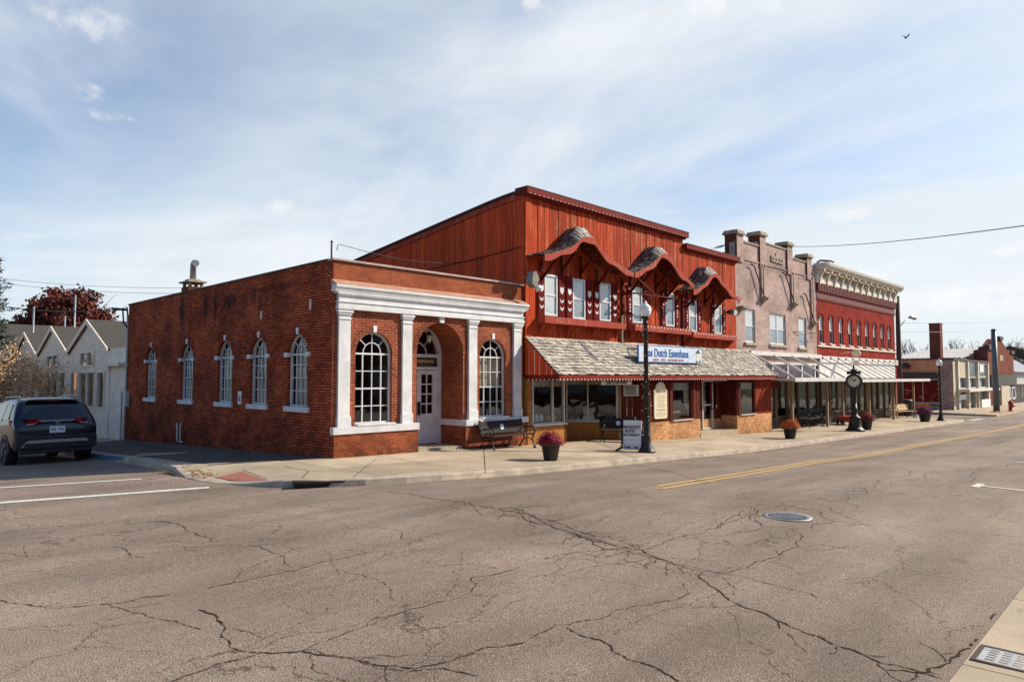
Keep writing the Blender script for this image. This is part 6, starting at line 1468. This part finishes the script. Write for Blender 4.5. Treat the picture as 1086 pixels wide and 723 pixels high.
# sandwich board
p = (onsw(662, 478)+onsw(680, 478.5))/2; sc_ = (p-CAM).dot(fwd)/F
tc_ = (CAM-p); ang = math.atan2(tc_.y, tc_.x)+math.pi/2-R(10)
sb = thing('sandwich_board', 'white changeable-letter sandwich board on a black wheeled frame beside the lamp post', 'sign', p, ang)
bh = 31*sc_; bwid = 19.5*sc_
Tb = Matrix.Translation((0, -.10, .05)) @ Matrix.Rotation(R(-9), 4, 'X')
Pb = lambda u, v, d=0.: Tb @ Vector((u, d, v))
m_ = MB(); m_.prism([(-bwid/2, 0), (bwid/2, 0), (bwid/2, bh), (-bwid/2, bh)], Pb, 0, .03); pb_ = m_.build('panel', 'sign_white', sb, False)
m_ = MB()
for k in range(1, 6): m_.prism([(-bwid/2, bh*k/6), (bwid/2, bh*k/6), (bwid/2, bh*k/6+.006), (-bwid/2, bh*k/6+.006)], Pb, -.004, -.0)
m_.build('letter_rail', 'galv', pb_, False)
for s, z_, sz in (('BREAKFAST', .76, .115), ('BUFFET', .63, .115), ('SATURDAY', .50, .115), ('8AM - 1PM', .07, .105)):
    cu_ = bpy.data.curves.new('lettering', 'FONT'); cu_.body = s; cu_.size = sz; cu_.align_x = 'CENTER'; cu_.align_y = 'CENTER'; cu_.extrude = .001; cu_.offset = .003
    to = bpy.data.objects.new('t', cu_); me = bpy.data.meshes.new_from_object(to); bpy.data.objects.remove(to)
    for w in me.vertices: w.co = Pb(w.co.x*.80+(-.02 if s != 'BUFFET' else -.06), bh*z_+w.co.y, -.008-w.co.z)
    me.materials.append(M['ink']); o = bpy.data.objects.new('lettering', me); COL.objects.link(o); o.parent = pb_
for s in (-1, 1):
    m_ = MB(); x = s*(bwid/2+.025); m_.tube([(x, -.02, bh*.72), (x, -.08, .30), (x, -.16, .12), (x*1.5, -.26, .03)], .028, 6); m_.tube([(x, -.02, bh*.72), (x, .10, .30), (x, .22, .12), (x*1.4, .34, .03)], .028, 6); m_.tube([(x, -.16, .10), (x, .22, .10)], .02, 6); m_.build('leg', 'black_plastic', sb, False)
# cream and metal bench near the corner
p = (onsw(925, 443)+onsw(947, 441))/2
bench('slatted_bench', 'pale cream slatted bench at the far end of the crimson shopfront', (p.x-.6, -.75, SZ_(p.x, -.75)), R(-14), 2.3, 'pale_wood', 'pole_wood', False)
# furniture in front of the pink and crimson shops
for i, (u, lb) in enumerate(((872, 'dark bench under the canopy between two canopy posts'), (857, 'dark bench under the canopy nearest the orange mums'))):
    c = onY(u, 436, -.7); bench('park_bench', lb, (c.x, -.6, SZ_(c.x, -.7)), 0, 1.7, disc=False)
def table(label, x, y, cloth=None):
    t = thing('cafe_table', label, 'table', (x, y, SZ_(x, y))); m_ = MB(); m_.lathe([(.42, .70), (.43, .73), (.40, .74)], (0, 0, 0), 16); m_.build('tabletop', cloth or 'black_iron', t, False)
    m_ = MB(); m_.lathe([(.2, 0), (.18, .03), (.03, .06), (.03, .7)], (0, 0, 0), 10); m_.build('pedestal', 'black_iron', t, False)
def chair(label, x, y, rz_, group):
    t = thing('metal_chair', label, 'chair', (x, y, SZ_(x, y)), rz_, group)
    m_ = MB(); m_.box(-.21, .21, -.21, .21, .43, .46); m_.build('seat', 'black_iron', t, False, bevel=.01)
    m_ = MB(); m_.tube([(-.2, .2, .45), (-.2, .27, .88), (0, .29, .93), (.2, .27, .88), (.2, .2, .45)], .016, 6)
    for k in (-.1, 0, .1): m_.tube([(k, .2, .46), (k, .28, .9)], .01, 5)
    m_.build('backrest', 'black_iron', t, False)
    for a, b in ((-1, -1), (1, -1), (-1, 1), (1, 1)): m_ = MB(); m_.tube([(a*.19, b*.19, .44), (a*.23, b*.23, 0)], .014, 5); m_.build('leg', 'black_iron', t, False)
for i, u in enumerate((846, 850, 912, 919, 926)):
    c = onY(u, 436, -.6); chair(['black metal chair beside the pink shop door', 'black metal chair right of another by the pink shop', 'black metal chair directly behind the post clock', 'black metal chair right of the post clock', 'black metal chair left of the pale bench'][i], c.x, -.55, R(20*i), 'metal chairs under the canopy')
c = onY(882, 436, -.9); table('dark round table between the canopy benches', c.x, -.8); c = onY(903, 436, -.8); table('dark round table behind the post clock', c.x+.6, -.5)
# red garden wagon under the canopy
c = onY(895, 441, -1.1); t = thing('garden_wagon', 'red pull-along wagon under the canopy left of the post clock', 'wagon', (c.x, -1.2, SZ_(c.x, -1.2)), R(8))
m_ = MB(); m_.prism([(-.65, .26), (.65, .26), (.72, .46), (-.72, .46)], lambda u, v, d: Vector((u, d, v)), -.3, .3); m_.build('tub', 'hydrant_red', t, False)
for a, b in ((-1, -1), (1, -1), (-1, 1), (1, 1)): m_ = MB(); m_.tube([(a*.5, b*.27, .15), (a*.5, b*.35, .15)], .15, 14); m_.build('wheel', 'tyre', t, False)
m_ = MB(); m_.tube([(.78, 0, .4), (1.25, 0, .85)], .02, 6); m_.tube([(1.25, -.12, .85), (1.25, .12, .85)], .02, 6); m_.box(-.6, .6, -.05, .05, .2, .27); m_.build('handle', 'black_iron', t, False)
for i, (u, mt, lb) in enumerate(((851, 'mum_orange', 'small orange mums low beside the pink shop door'),)):
    c = onY(u, 436, -.9); mum_pot('mum_pot', lb, (c.x, -.4, SZ_(c.x, -.4)), mt, .2, .35, seed=20+i)
# bin, barrier, hydrant, poles
c = onsw(961, 441.5); t = thing('litter_bin', 'black litter bin beside the wooden utility pole', 'bin', (46.6, .3, road_z(46.6, .3)+.12)); m_ = MB(); m_.lathe([(.34, 0), (.38, .1), (.38, 1.0), (.42, 1.02), (.42, 1.12), (.30, 1.18)], (0, 0, 0), 14); m_.build('drum', 'black_plastic', t, False)
t = thing('utility_pole', 'tall dark wooden utility pole at the end of the crimson building', 'utility pole', (45.4, .35, road_z(45, 0))); m_ = MB(); H = 8.6; m_.tube([(0, 0, 0), (0, 0, 4), (0, 0, H)], [.19, .17, .14], 12); m_.build('pole', 'pole_wood', t, False)
m_ = MB(); m_.tube([(.22, 0, .3), (.22, 0, 4.4)], .05, 6); m_.build('conduit', 'pole_wood', t, False)
m_ = MB(); m_.tube([(.1, 0, 6.3), (.9, -.2, 6.9), (1.5, -.4, 7.15)], .03, 6); m_.build('lamp_arm', 'galv', t, False)
m_ = MB(); m_.tube([(1.35, -.35, 7.16), (1.6, -.42, 7.18), (2.1, -.55, 7.12), (2.3, -.6, 7.08)], [.05, .12, .15, .05], 8); m_.build('lamp_head', 'galv', t, False)
p = onz(1057, 437, lambda x, y: road_z(x, -4)+.14); t = thing('grey_steel_pole', 'thick bare grey steel pole on the far pavement corner', 'pole', p); hh = (437-350)/F*(p-CAM).dot(fwd)
m_ = MB(); m_.tube([(0, 0, 0), (0, 0, hh)], [.23, .19], 14); m_.build('shaft', 'steel_pole', t, False); m_ = MB(); m_.lathe([(.42, 0), (.42, .06), (.28, .08)], (0, 0, 0), 10); m_.build('footing', 'steel_pole', t, False); m_ = MB(); m_.lathe([(.2, hh), (.23, hh+.02), (.1, hh+.12)], (0, 0, 0), 12); m_.build('cap', 'steel_pole', t, False)
p = onz(1072, 436, lambda x, y: road_z(x, -4)+.14); t = thing('fire_hydrant', 'red fire hydrant on the far pavement right of the steel pole', 'hydrant', p); m_ = MB(); m_.lathe([(.22, 0), (.22, .06), (.15, .08), (.15, .62), (.19, .64), (.19, .70), (.14, .82), (.05, .9), (.04, .97)], (0, 0, 0), 14); m_.build('barrel', 'hydrant_red', t, False)
m_ = MB(); m_.tube([(-.28, 0, .5), (.28, 0, .5)], .075, 10); m_.tube([(0, -.27, .45), (0, 0, .45)], .10, 10); m_.build('nozzle', 'hydrant_red', t, False)
c = onz(984, 438, lambda x, y: -.9); t = thing('orange_barrier', 'orange barricade standing before the far tan shop window', 'barrier', (57.6, 1.9, road_z(57.6, 1.9)+.1), R(-70)); t.scale = (.62, .62, .66); m_ = MB()
m_.box(-.7, .7, -.03, .03, .75, 1.05); m_.box(-.7, .7, -.03, .03, .35, .55); m_.build('board', 'barrier_orange', t, False)
for s in (-1, 1): m_ = MB(); m_.bar((s*.55, -.3, 0), (s*.55, 0, 1.05), .06); m_.bar((s*.55, .3, 0), (s*.55, 0, 1.05), .06); m_.build('leg', 'barrier_orange', t, False)
# wires
def wire(label, a, b, sag, r=.012, n=24, name='overhead_wire'):
    a = Vector(a); b = Vector(b); m_ = MB(); m_.tube([a.lerp(b, k/n)-Vector((0, 0, sag*4*(k/n)*(1-k/n))) for k in range(n+1)], r, 4); tag(m_.build(name, 'black_iron'), label, 'wire')
wire('long dark overhead wire rising right above the crimson cornice', onY(842, 261.5, .2), at(1110, 236, 15), .15, .012)
wire('thick dark overhead cable crossing the maple and ending at the brick corner', at(-20, 319, 45), (-.2, 14.55, 4.4), .3, .02)
wire('lower faint wire crossing the sky behind the far lamp', at(955, 342, 50), at(1100, 337, 60), .2, .015)
wire('upper faint wire crossing the sky over the tall brick chimney', at(955, 352, 50), at(1100, 345, 60), .2, .012)
wire('upper faint wire high over the maple at the left edge', at(-10, 294, 60), at(200, 305, 60), .3, .015)
wire('lower faint wire over the maple at the left edge', at(-10, 299, 60), at(200, 311, 60), .3, .015)
wire('thin cable running across the red timber side wall', (6.44, 8.6, 5.6), (6.44, .1, 5.78), .1, .012)
for u, v0, v1, lb in ((80, 313, 352, 'taller pale pole rising in front of the maple'), (69, 335, 352, 'short pale post left of the taller pole by the maple'), (36, 325, 360, 'thin pale post left of the maple trunk')):
    b_ = at(u, v0, 42); m_ = MB(); m_.tube([(b_.x, b_.y, -2), tuple(b_)], .055, 8); tag(m_.build('roadside_pole', 'galv'), lb, 'pole')
# bird
c = at(961, 40, 40); m_ = MB(); m_.tube([c+Vector((-.25, 0, -.12)), c+Vector((-.1, 0, -.04)), c+Vector((.1, 0, .04)), c+Vector((.28, 0, .12))], [.02, .07, .06, .01], 6)
m_.prism([(-.05, .02), (.1, .03), (.02, .34), (-.12, .40)], lambda u, v, d: c+Vector((u, d+v*.5, v*.4)), -.008, .008); m_.prism([(-.05, -.02), (.1, -.03), (.02, -.34), (-.12, -.40)], lambda u, v, d: c+Vector((u, d+v*.5, -v*.3)), -.008, .008)
tag(m_.build('flying_bird', 'ink'), 'small dark bird gliding high in the right of the sky', 'bird')
# stores added out of view on both streets to shade walls and darken reflections
for nm_, lb_, X_, Y_, h_ in (('added_store', 'plain brick store added unseen opposite, behind the camera, for shade and reflections', (-16, 10), (-40, -25), 6.5), ('added_store', 'long dark brick store added unseen opposite, further along, for shade and reflections', (10.5, 60), (-40, -25), 7.5), ('added_store', 'brick store added unseen across the side street, for shade and reflections', (-42, -29), (-2, 24), 3.6)):
    t = thing(nm_, lb_, 'building', (X_[0], Y_[0], -.5)); mb = MB(); mb.box(X_[0], X_[1], Y_[0], Y_[1], -1, h_); mb.build('wall', 'brick_dark', t)
    mb = MB()
    if Y_[1] < 0:
        k = X_[0]+1
        while k < X_[1]-3: mb.box(k, k+2.2, Y_[1]+.002, Y_[1]+.05, .6, 2.6); mb.box(k+.3, k+1.2, Y_[1]+.002, Y_[1]+.05, 4, 5.6); k += 3.2
    else:
        k = Y_[0]+1
        while k < Y_[1]-3: mb.box(X_[1]+.002, X_[1]+.05, k, k+2.2, .6, 2.6); k += 3.2
    mb.build('window', 'window_grey', t)
# ================================================================== CARS
def car(name, label, loc, rz_, paint, simple_=False):
    t = thing(name, label, 'car', loc, rz_)
    ST = [(0.00, .46, .80, .90, .895, .93, .84), (.05, .34, .88, 1.0, .915, 1.03, .86), (.16, .30, .905, 1.10, .925, 1.14, .86), (.34, .29, .915, 1.12, .93, 1.40, .80), (.52, .29, .92, 1.12, .93, 1.61, .75), (.75, .28, .925, 1.11, .93, 1.685, .72), (1.5, .28, .925, 1.08, .93, 1.705, .71), (2.4, .28, .925, 1.05, .925, 1.67, .70), (2.9, .28, .925, 1.03, .92, 1.46, .73), (3.35, .28, .92, 1.02, .915, 1.14, .80), (3.9, .28, .91, .98, .90, 1.02, .80), (4.35, .30, .88, .88, .88, .90, .78), (4.58, .40, .76, .62, .78, .68, .68)]
    def ring(s):
        y, zb, wl_, zbt, wb_, zr, wr = s; h = [(0, zb), (wl_*.88, zb), (wl_, zb+.12), (wl_+.01, (zb+zbt)/2-.05), (wb_, (zb+zbt)/2+.12), (wb_*.985, zbt), (wr+.03, zr-.07), (wr-.05, zr-.012), (wr*.5, zr+.015), (0, zr+.02)]
        return [Vector((x, y, z)) for x, z in h]+[Vector((-x, y, z)) for x, z in h[-2:0:-1]]
    m_ = MB(); RR = [[m_.bm.verts.new(v) for v in ring(s)] for s in ST]; n = len(RR[0])
    for a, b in zip(RR, RR[1:]):
        for k in range(n): m_.bm.faces.new((a[k], a[(k+1) % n], b[(k+1) % n], b[k]))
    m_.bm.faces.new(RR[0]); m_.bm.faces.new(RR[-1][::-1])
    o = m_.build('body', paint, t, False, smooth=True)
    sd = o.modifiers.new('s', 'SUBSURF'); sd.levels = 1; sd.render_levels = 2
    # glazing slightly proud of the shell
    m_ = MB()
    q = [(-.62, .225, 1.19), (.62, .225, 1.19), (.70, .24, 1.19), (.60, .51, 1.575), (-.60, .51, 1.575), (-.70, .24, 1.19)]
    m_.poly([(-.72, .19, 1.17), (.72, .19, 1.17), (.64, .455, 1.575), (-.64, .455, 1.575)])
    m_.build('rear_window', 'car_glass', t, False)
    for s in (-1, 1):
        m_ = MB()
        for (y0, y1, z0, z1) in ((.66, 1.30, 1.16, 1.55), (1.36, 2.20, 1.13, 1.57), (2.26, 3.0, 1.11, 1.50)):
            ya = .0; 
            def P_s(y, z):
                s_ = [ST[i] for i in range(len(ST)-1) if ST[i][0] <= y <= ST[i+1][0]][0]; s2 = ST[ST.index(s_)+1]; f = (y-s_[0])/(s2[0]-s_[0]); L_ = [a_+(b_-a_)*f for a_, b_ in zip(s_, s2)]
                zb_, zt_ = L_[3], L_[5]-.07; g = min(1, max(0, (z-zb_)/(zt_-zb_+1e-6))); return Vector((s*(L_[4]*.985+(L_[6]+.03-L_[4]*.985)*g+.008), y, z))
            sl0 = .16 if y0 < 1 else 0; sl1 = -.45 if y1 > 2.5 else 0
            m_.poly([P_s(y0, z0), P_s(y1, z0), P_s(y1+sl1, z1), P_s(y0+sl0, z1)])
        m_.build('side_window', 'car_glass', t, False)
        m_ = MB(); m_.prism([(.36, 1.10), (.50, 1.02), (.66, .985), (.925, .99), (.945, 1.14), (.60, 1.155), (.40, 1.14)], lambda u, v, d: Vector((s*min(u, .945), d+(.0 if u < .9 else .40), v)), .002, .10); m_.build('taillight', 'tail_red', t, False)
        m_ = MB(); m_.prism([(.50, 1.02), (.68, 1.0), (.68, 1.035), (.48, 1.05)], lambda u, v, d: Vector((s*u, d, v)), -.008, .0); m_.build('reverse_lamp', 'silver_plastic', t, False)
        m_ = MB(); m_.tube([(s*.64, .75, 1.70), (s*.64, .85, 1.735), (s*.63, 2.3, 1.735), (s*.63, 2.4, 1.69)], .018, 6); m_.build('roof_rail', 'silver_plastic', t, False)
        m_ = MB(); m_.box(*sorted((s*.90, s*1.06)), 2.85, 3.0, 1.02, 1.17); m_.build('wing_mirror', paint, t, False, bevel=.03)
        m_ = MB(); m_.box(*sorted((s*.80, s*.935)), .10, .22, .50, .60); m_.build('side_reflector', 'marker_orange' if s < 0 else 'tail_red', t, False, bevel=.01)
        for y in (.86, 3.62):
            m_ = MB(); m_.tube([(s*.70, y, .355), (s*.74, y, .355), (s*.91, y, .355), (s*.945, y, .355)], [.33, .355, .355, .33], 28); w_ = m_.build('wheel', 'tyre', t, False)
            m_ = MB()
            m_.tube([(s*.938, y, .355), (s*.948, y, .355)], .235, 24)
            for k in range(5): a = k*1.2566; m_.bar((s*.955, y, .355), (s*.95, y+.22*math.cos(a), .355+.22*math.sin(a)), .02, .05, up=(1, 0, 0))
            m_.build('rim', 'rim', w_, False)
            m_ = MB(); Pq = lambda u, v, d: Vector((s*(.918+d), u, v)); m_.arc(Pq, y, .355, .365, .44, -.02, .022, 0, 180, 16); m_.build('wheel_arch', 'car_plastic', t, False)
    m_ = MB(); m_.box(-.90, .90, -.03, .06, .40, .74); m_.box(-.80, .80, .0, .12, .30, .42); m_.build('bumper', 'car_plastic', t, False, bevel=.03)
    m_ = MB(); m_.prism([(-.70, .56), (.70, .56), (.66, .62), (.62, .635), (-.62, .635), (-.66, .62), (-.78, .48), (-.72, .48)], lambda u, v, d: Vector((u, d, v)), -.048, -.03); m_.build('bumper_trim', 'silver_plastic', t, False)
    m_ = MB(); m_.prism([(-.42, 1.07), (-.36, 1.09), (.36, 1.09), (.42, 1.07), (.60, .99), (.60, 1.01), (.43, 1.10), (.36, 1.12), (-.36, 1.12), (-.43, 1.10), (-.60, 1.01), (-.60, .99)], lambda u, v, d: Vector((u, d, v)), .02, .06); m_.build('chrome_strip', 'silver_plastic', t, False)
    m_ = MB(); m_.box(-.17, .17, -.0, .02, .80, .965); pl = m_.build('licence_plate', 'sign_white', t, False)
    m_ = MB()
    for k in range(7):
        if k != 3: m_.box(-.135+k*.04, -.112+k*.04, -.004, -.001, .85, .925)
    m_.build('plate_characters', 'sign_blue', pl, False)
    m_ = MB(); m_.arc(lambda u, v, d: Vector((u, .045+d, 1.045+v)), 0, 0, .04, .05, -.03, 0, 0, 360, 16, .7); m_.arc(lambda u, v, d: Vector((u, .045+d, 1.045+v)), 0, 0, .014, .022, -.03, 0, 0, 360, 12, 1.4); m_.build('badge', 'chrome', t, False)
    m_ = MB(); m_.box(-.14, .14, .47, .52, 1.585, 1.61); m_.build('brake_light', 'tail_red', t, False)
    m_ = MB(); m_.prism([(-.60, 1.61), (.60, 1.61), (.58, 1.64), (-.58, 1.64)], lambda u, v, d: Vector((u, d, v)), .36, .56); m_.build('roof_spoiler', paint, t, False, bevel=.01)
    return t
cz = (road_z(-3.8, 8.4)+road_z(-3.8, 11.2))/2
c1_ = car('parked_car', 'dark navy SUV parked beside the brick corner building, seen from behind', (-3.77, 7.35, road_z(-3.8, 8.2)), 0, 'car_paint'); c1_.rotation_euler = (R(-2.2), 0, R(2.5)); c1_.scale = (1.04, 1.04, 1.05)
c2_ = car('parked_car', 'blue car mostly hidden beyond the navy SUV at the left edge', (-4.1, 14.3, road_z(-4.1, 15.2)), 0, 'car_blue')
# ================================================================== VEGETATION
def leafy(name, label, cat, base, trunk_h, crown, n, mat, leaf=.12, bark='bark', seed=1, density=.4, limbs=9, trunk_r=.2, group=None):
    """tree: tapered trunk and limbs, leaves in clumps around limb ends spread through the crown"""
    rn = random.Random(seed); t = thing(name, label, cat, base, 0, group); cc, rx, rz_ = crown
    m_ = MB(); m_.tube([(0, 0, 0), (rn.uniform(-.1, .1), 0, trunk_h*.5), (0, 0, trunk_h), (0, 0, cc)], [trunk_r, trunk_r*.8, trunk_r*.65, trunk_r*.3], 8)
    tips = []
    for i in range(limbs):
        a = i*2.4+rn.uniform(-.3, .3); el = rn.uniform(.15, 1.3); L = rn.uniform(.6, .95); e = Vector((math.cos(a)*math.cos(el)*rx*L, math.sin(a)*math.cos(el)*rx*L, cc-rz_*.25+math.sin(el)*rz_*L)); s = Vector((0, 0, trunk_h*rn.uniform(.75, 1.05))); m = s.lerp(e, .5)+Vector((0, 0, rz_*.1))
        m_.tube([s, m, e], [trunk_r*.38, trunk_r*.2, trunk_r*.06], 5)
        for k in range(5):
            q = e+Vector((rn.gauss(0, rx*.25), rn.gauss(0, rx*.25), rn.gauss(0, rz_*.22))); m_.tube([m.lerp(e, rn.random()), q], [trunk_r*.1, trunk_r*.03], 4); tips.append(q)
    m_.build('trunk', bark, t, False)
    if n:
        V = []; Fc = []
        cl = []
        nc = int(n/60)
        for i in range(nc):
            while True:
                d = Vector((rn.uniform(-1, 1), rn.uniform(-1, 1), rn.uniform(-1, 1)))
                if d.length < 1 and d.z > -.75: break
            d = d*(.55+.45*rn.random())/max(d.length, .3)*(d.length**.5)
            cl.append((Vector((d.x*rx, d.y*rx, cc+d.z*rz_)), rn.uniform(.5, 1.1)*rx*.2))
        for c_, r_ in cl:
            for k in range(60):
                p = c_+Vector((rn.gauss(0, r_*.6), rn.gauss(0, r_*.6), rn.gauss(0, r_*.42))); s = leaf*rn.uniform(.5, 1.3)
                u = Vector((rn.gauss(0, 1), rn.gauss(0, 1), rn.gauss(0, 1))).normalized()*s; v = u.cross(Vector((rn.gauss(0, 1), rn.gauss(0, 1), rn.gauss(0, 1)))).normalized()*s
                i0 = len(V); V += [p+u, p+v*.6, p-u, p-v*.6]; Fc.append((i0, i0+1, i0+2, i0+3))
        me = bpy.data.meshes.new('crown'); me.from_pydata(V, [], Fc); me.materials.append(M[mat]); o = bpy.data.objects.new('crown', me); COL.objects.link(o); o.parent = t
    return t
D = 62; g = at(72, 340, D); s = D/F
leafy('maple_tree', 'round rust-red maple behind the white gabled roofs', 'tree', (g.x, g.y, -3), 4, (g.z+3-.1, 41*s, 36*s), 27000, 'maple_leaf', .17, seed=5, limbs=16, trunk_r=.4)
g = at(35, 352, D); leafy('maple_tree', 'lower rust-red maple at the left of the big round maple', 'tree', (g.x, g.y, -3), 3, (g.z+3.2, 22*s, 18*s), 4000, 'maple_leaf', .16, seed=8, trunk_r=.25)
# conifer cut by the left edge
D = 40; g = at(-16, 330, D); s = D/F; t = thing('conifer_tree', 'dark conifer with drooping branches cut by the left edge', 'tree', (g.x, g.y, -2.5)); zb_ = -2.5; Ht = (400-235)*s+4.2
m_ = MB(); m_.tube([(0, 0, 0), (0, 0, Ht)], [.22, .02], 8); rn = random.Random(6); V = []; Fc = []
z = 1.2
while z < Ht:
    f = 1-z/Ht; L = .35+f*3.0
    for k in range(6):
        a = rn.uniform(0, 6.28); LL = L*rn.uniform(.6, 1.1); e = Vector((math.cos(a)*LL, math.sin(a)*LL, z+.12*LL)); st = Vector((0, 0, z)); m_.tube([st, st.lerp(e, .6)+Vector((0, 0, .04)), e], [.035, .02, .008], 4)
        for j in range(int(46*LL)):
            q = st.lerp(e, rn.random()**.6)+Vector((rn.gauss(0, .09), rn.gauss(0, .09), rn.gauss(-.06, .08))); s_ = rn.uniform(.04, .11); u = Vector((rn.gauss(0, 1), rn.gauss(0, 1), rn.gauss(0, .5))).normalized()*s_; v = u.cross(Vector((rn.gauss(0, 1), rn.gauss(0, 1), 1))).normalized()*s_*.5
            i0 = len(V); V += [q+u, q+v, q-u, q-v]; Fc.append((i0, i0+1, i0+2, i0+3))
    z += .28+.1*rn.random()
m_.build('trunk', 'bark', t, False); me = bpy.data.meshes.new('crown'); me.from_pydata(V, [], Fc); me.materials.append(M['conifer_leaf']); o = bpy.data.objects.new('crown', me); COL.objects.link(o); o.parent = t
# leafless shrubs with tan leaves in front of the gables
def twiggy(name, label, base, h, w, nstem, leafn, mat, seed, cat='shrub', group=None, lw=.035, r0=.022, trunk=0.):
    rn = random.Random(seed); t = thing(name, label, cat, base, 0, group); m_ = MB(); tips = []
    def br(p, d, L, r, lv):
        e = p+d*L; m = p+d*L*.5+Vector((rn.gauss(0, 1), rn.gauss(0, 1), rn.gauss(0, 1)))*L*.06; m_.tube([p, m, e], [r, r*.8, r*.6], 4 if lv else 5, False); 
        if lv >= 4: tips.append(e); return
        if lv > 1: tips.append(m)
        for k in range(rn.choice((2, 3, 3))): br(e if k else m, (d+Vector((rn.gauss(0, .45), rn.gauss(0, .45), rn.gauss(.08, .3)))).normalized(), L*rn.uniform(.55, .85), r*.6, lv+1)
    if trunk: m_.tube([(0, 0, 0), (0, 0, trunk)], [r0*1.6, r0*1.2], 6)
    for i in range(nstem):
        a = i*6.28/nstem+rn.uniform(-.4, .4); sp = rn.uniform(.15, .75)*w/h*2; br(Vector((math.cos(a)*.08, math.sin(a)*.08, trunk)), Vector((math.cos(a)*sp, math.sin(a)*sp, 1)).normalized(), (h-trunk)*.36, r0, 0)
    m_.build('branches', 'bark_pale' if cat == 'shrub' else 'bark', t, False)
    if leafn:
        V = []; Fc = []
        for i in range(leafn):
            q = rn.choice(tips)+Vector((rn.gauss(0, .10), rn.gauss(0, .10), rn.gauss(0, .10))); s_ = lw*rn.uniform(.5, 1.4); u = Vector((rn.gauss(0, 1), rn.gauss(0, 1), rn.gauss(0, 1))).normalized()*s_; v = u.cross(Vector((rn.gauss(0, 1), rn.gauss(0, 1), 1))).normalized()*s_*.6
            i0 = len(V); V += [q+u, q+v, q-u, q-v]; Fc.append((i0, i0+1, i0+2, i0+3))
        me = bpy.data.meshes.new('leaves'); me.from_pydata(V, [], Fc); me.materials.append(M[mat]); o = bpy.data.objects.new('leaves', me); COL.objects.link(o); o.parent = t
    return t
for i, (y, x, h, lb) in enumerate(((21.5, -2.3, 3.7, 'thin tan-leaved shrub in front of the nearest white gable'), (26.0, -2.8, 4.5, 'tan-leaved twiggy shrub in front of the second white gable'), (30.5, -3.2, 4.8, 'bushy tan-leaved shrub in front of the third white gable'), (35.5, -3.6, 5.2, 'tallest tan-leaved shrub near the left edge'))):
    twiggy('twiggy_shrub', lb, (x, y, road_z(x, y)+.1), h, 1.9, 10, 4200, 'tan_leaf', 30+i, group='shrubs before the white gables', lw=.045)
t = thing('tan_gable_house', 'warm tan gabled house end at the left edge behind the shrubs', 'house', (-3, 44, -1.5)); mb = MB(); mb.prism([(43, -2), (50, -2), (50, 3.2), (46.5, 5.4), (43, 3.2)], PS(-1.5), 0, 8); mb.build('wall', 'orange_stucco', t); mb = MB(); mb.prism([(42.8, 3.1), (42.8, 3.3), (46.5, 5.7), (50.2, 3.3), (50.2, 3.1), (46.5, 5.42)], PS(-1.9), 0, 8.6); mb.build('roof', 'shingle_roof', t)
for i, (u, v, D, h, lb) in enumerate(((968, 362, 110, 8.5, 'bare tree behind the shed left of the tall chimney'), (1013, 358, 130, 9.5, 'bare tree behind the shed right of the tall chimney'), (1072, 358, 120, 10.0, 'bare tree behind the stepped brick gable at the right'), (1086, 362, 105, 8, 'bare tree at the right edge beside the blue roof'))):
    g = at(u, v, D); zb_ = -2; H = g.z-zb_; twiggy('bare_tree', lb, (g.x, g.y, zb_), H*1.05, H*.42, 5, 0, None, 50+i, 'tree', 'bare trees beyond the far roofs', r0=.16, trunk=H*.35)
for i, (u, v, D, rx) in enumerate(((1035, 385, 160, 14), (1078, 378, 170, 16), (975, 385, 150, 10))):
    g = at(u, v, D); leafy('distant_tree', ['dull green tree behind the far shop roofs', 'dull green tree beyond the blue roof', 'dull green tree behind the tan shop'][i], 'tree', (g.x, g.y, -3), 2, (3+1.8, rx*.35, 3), 2400, 'conifer_leaf', .3, seed=60+i)
m_ = MB(); rn = random.Random(8)
for i in range(700):
    a = 0; x = rn.choice((rn.gauss(57, 2.5), rn.gauss(63, 1.5))); y = -3.3+rn.gauss(0, .35); z_ = road_z(x, -4)+.14; h = rn.uniform(.05, .22); m_.poly([(x, y, z_), (x+.05, y, z_), (x+.03+rn.gauss(0, .03), y+rn.gauss(0, .03), z_+h)])
struct(m_.build('dry_grass', 'tan_leaf'), 'stuff')
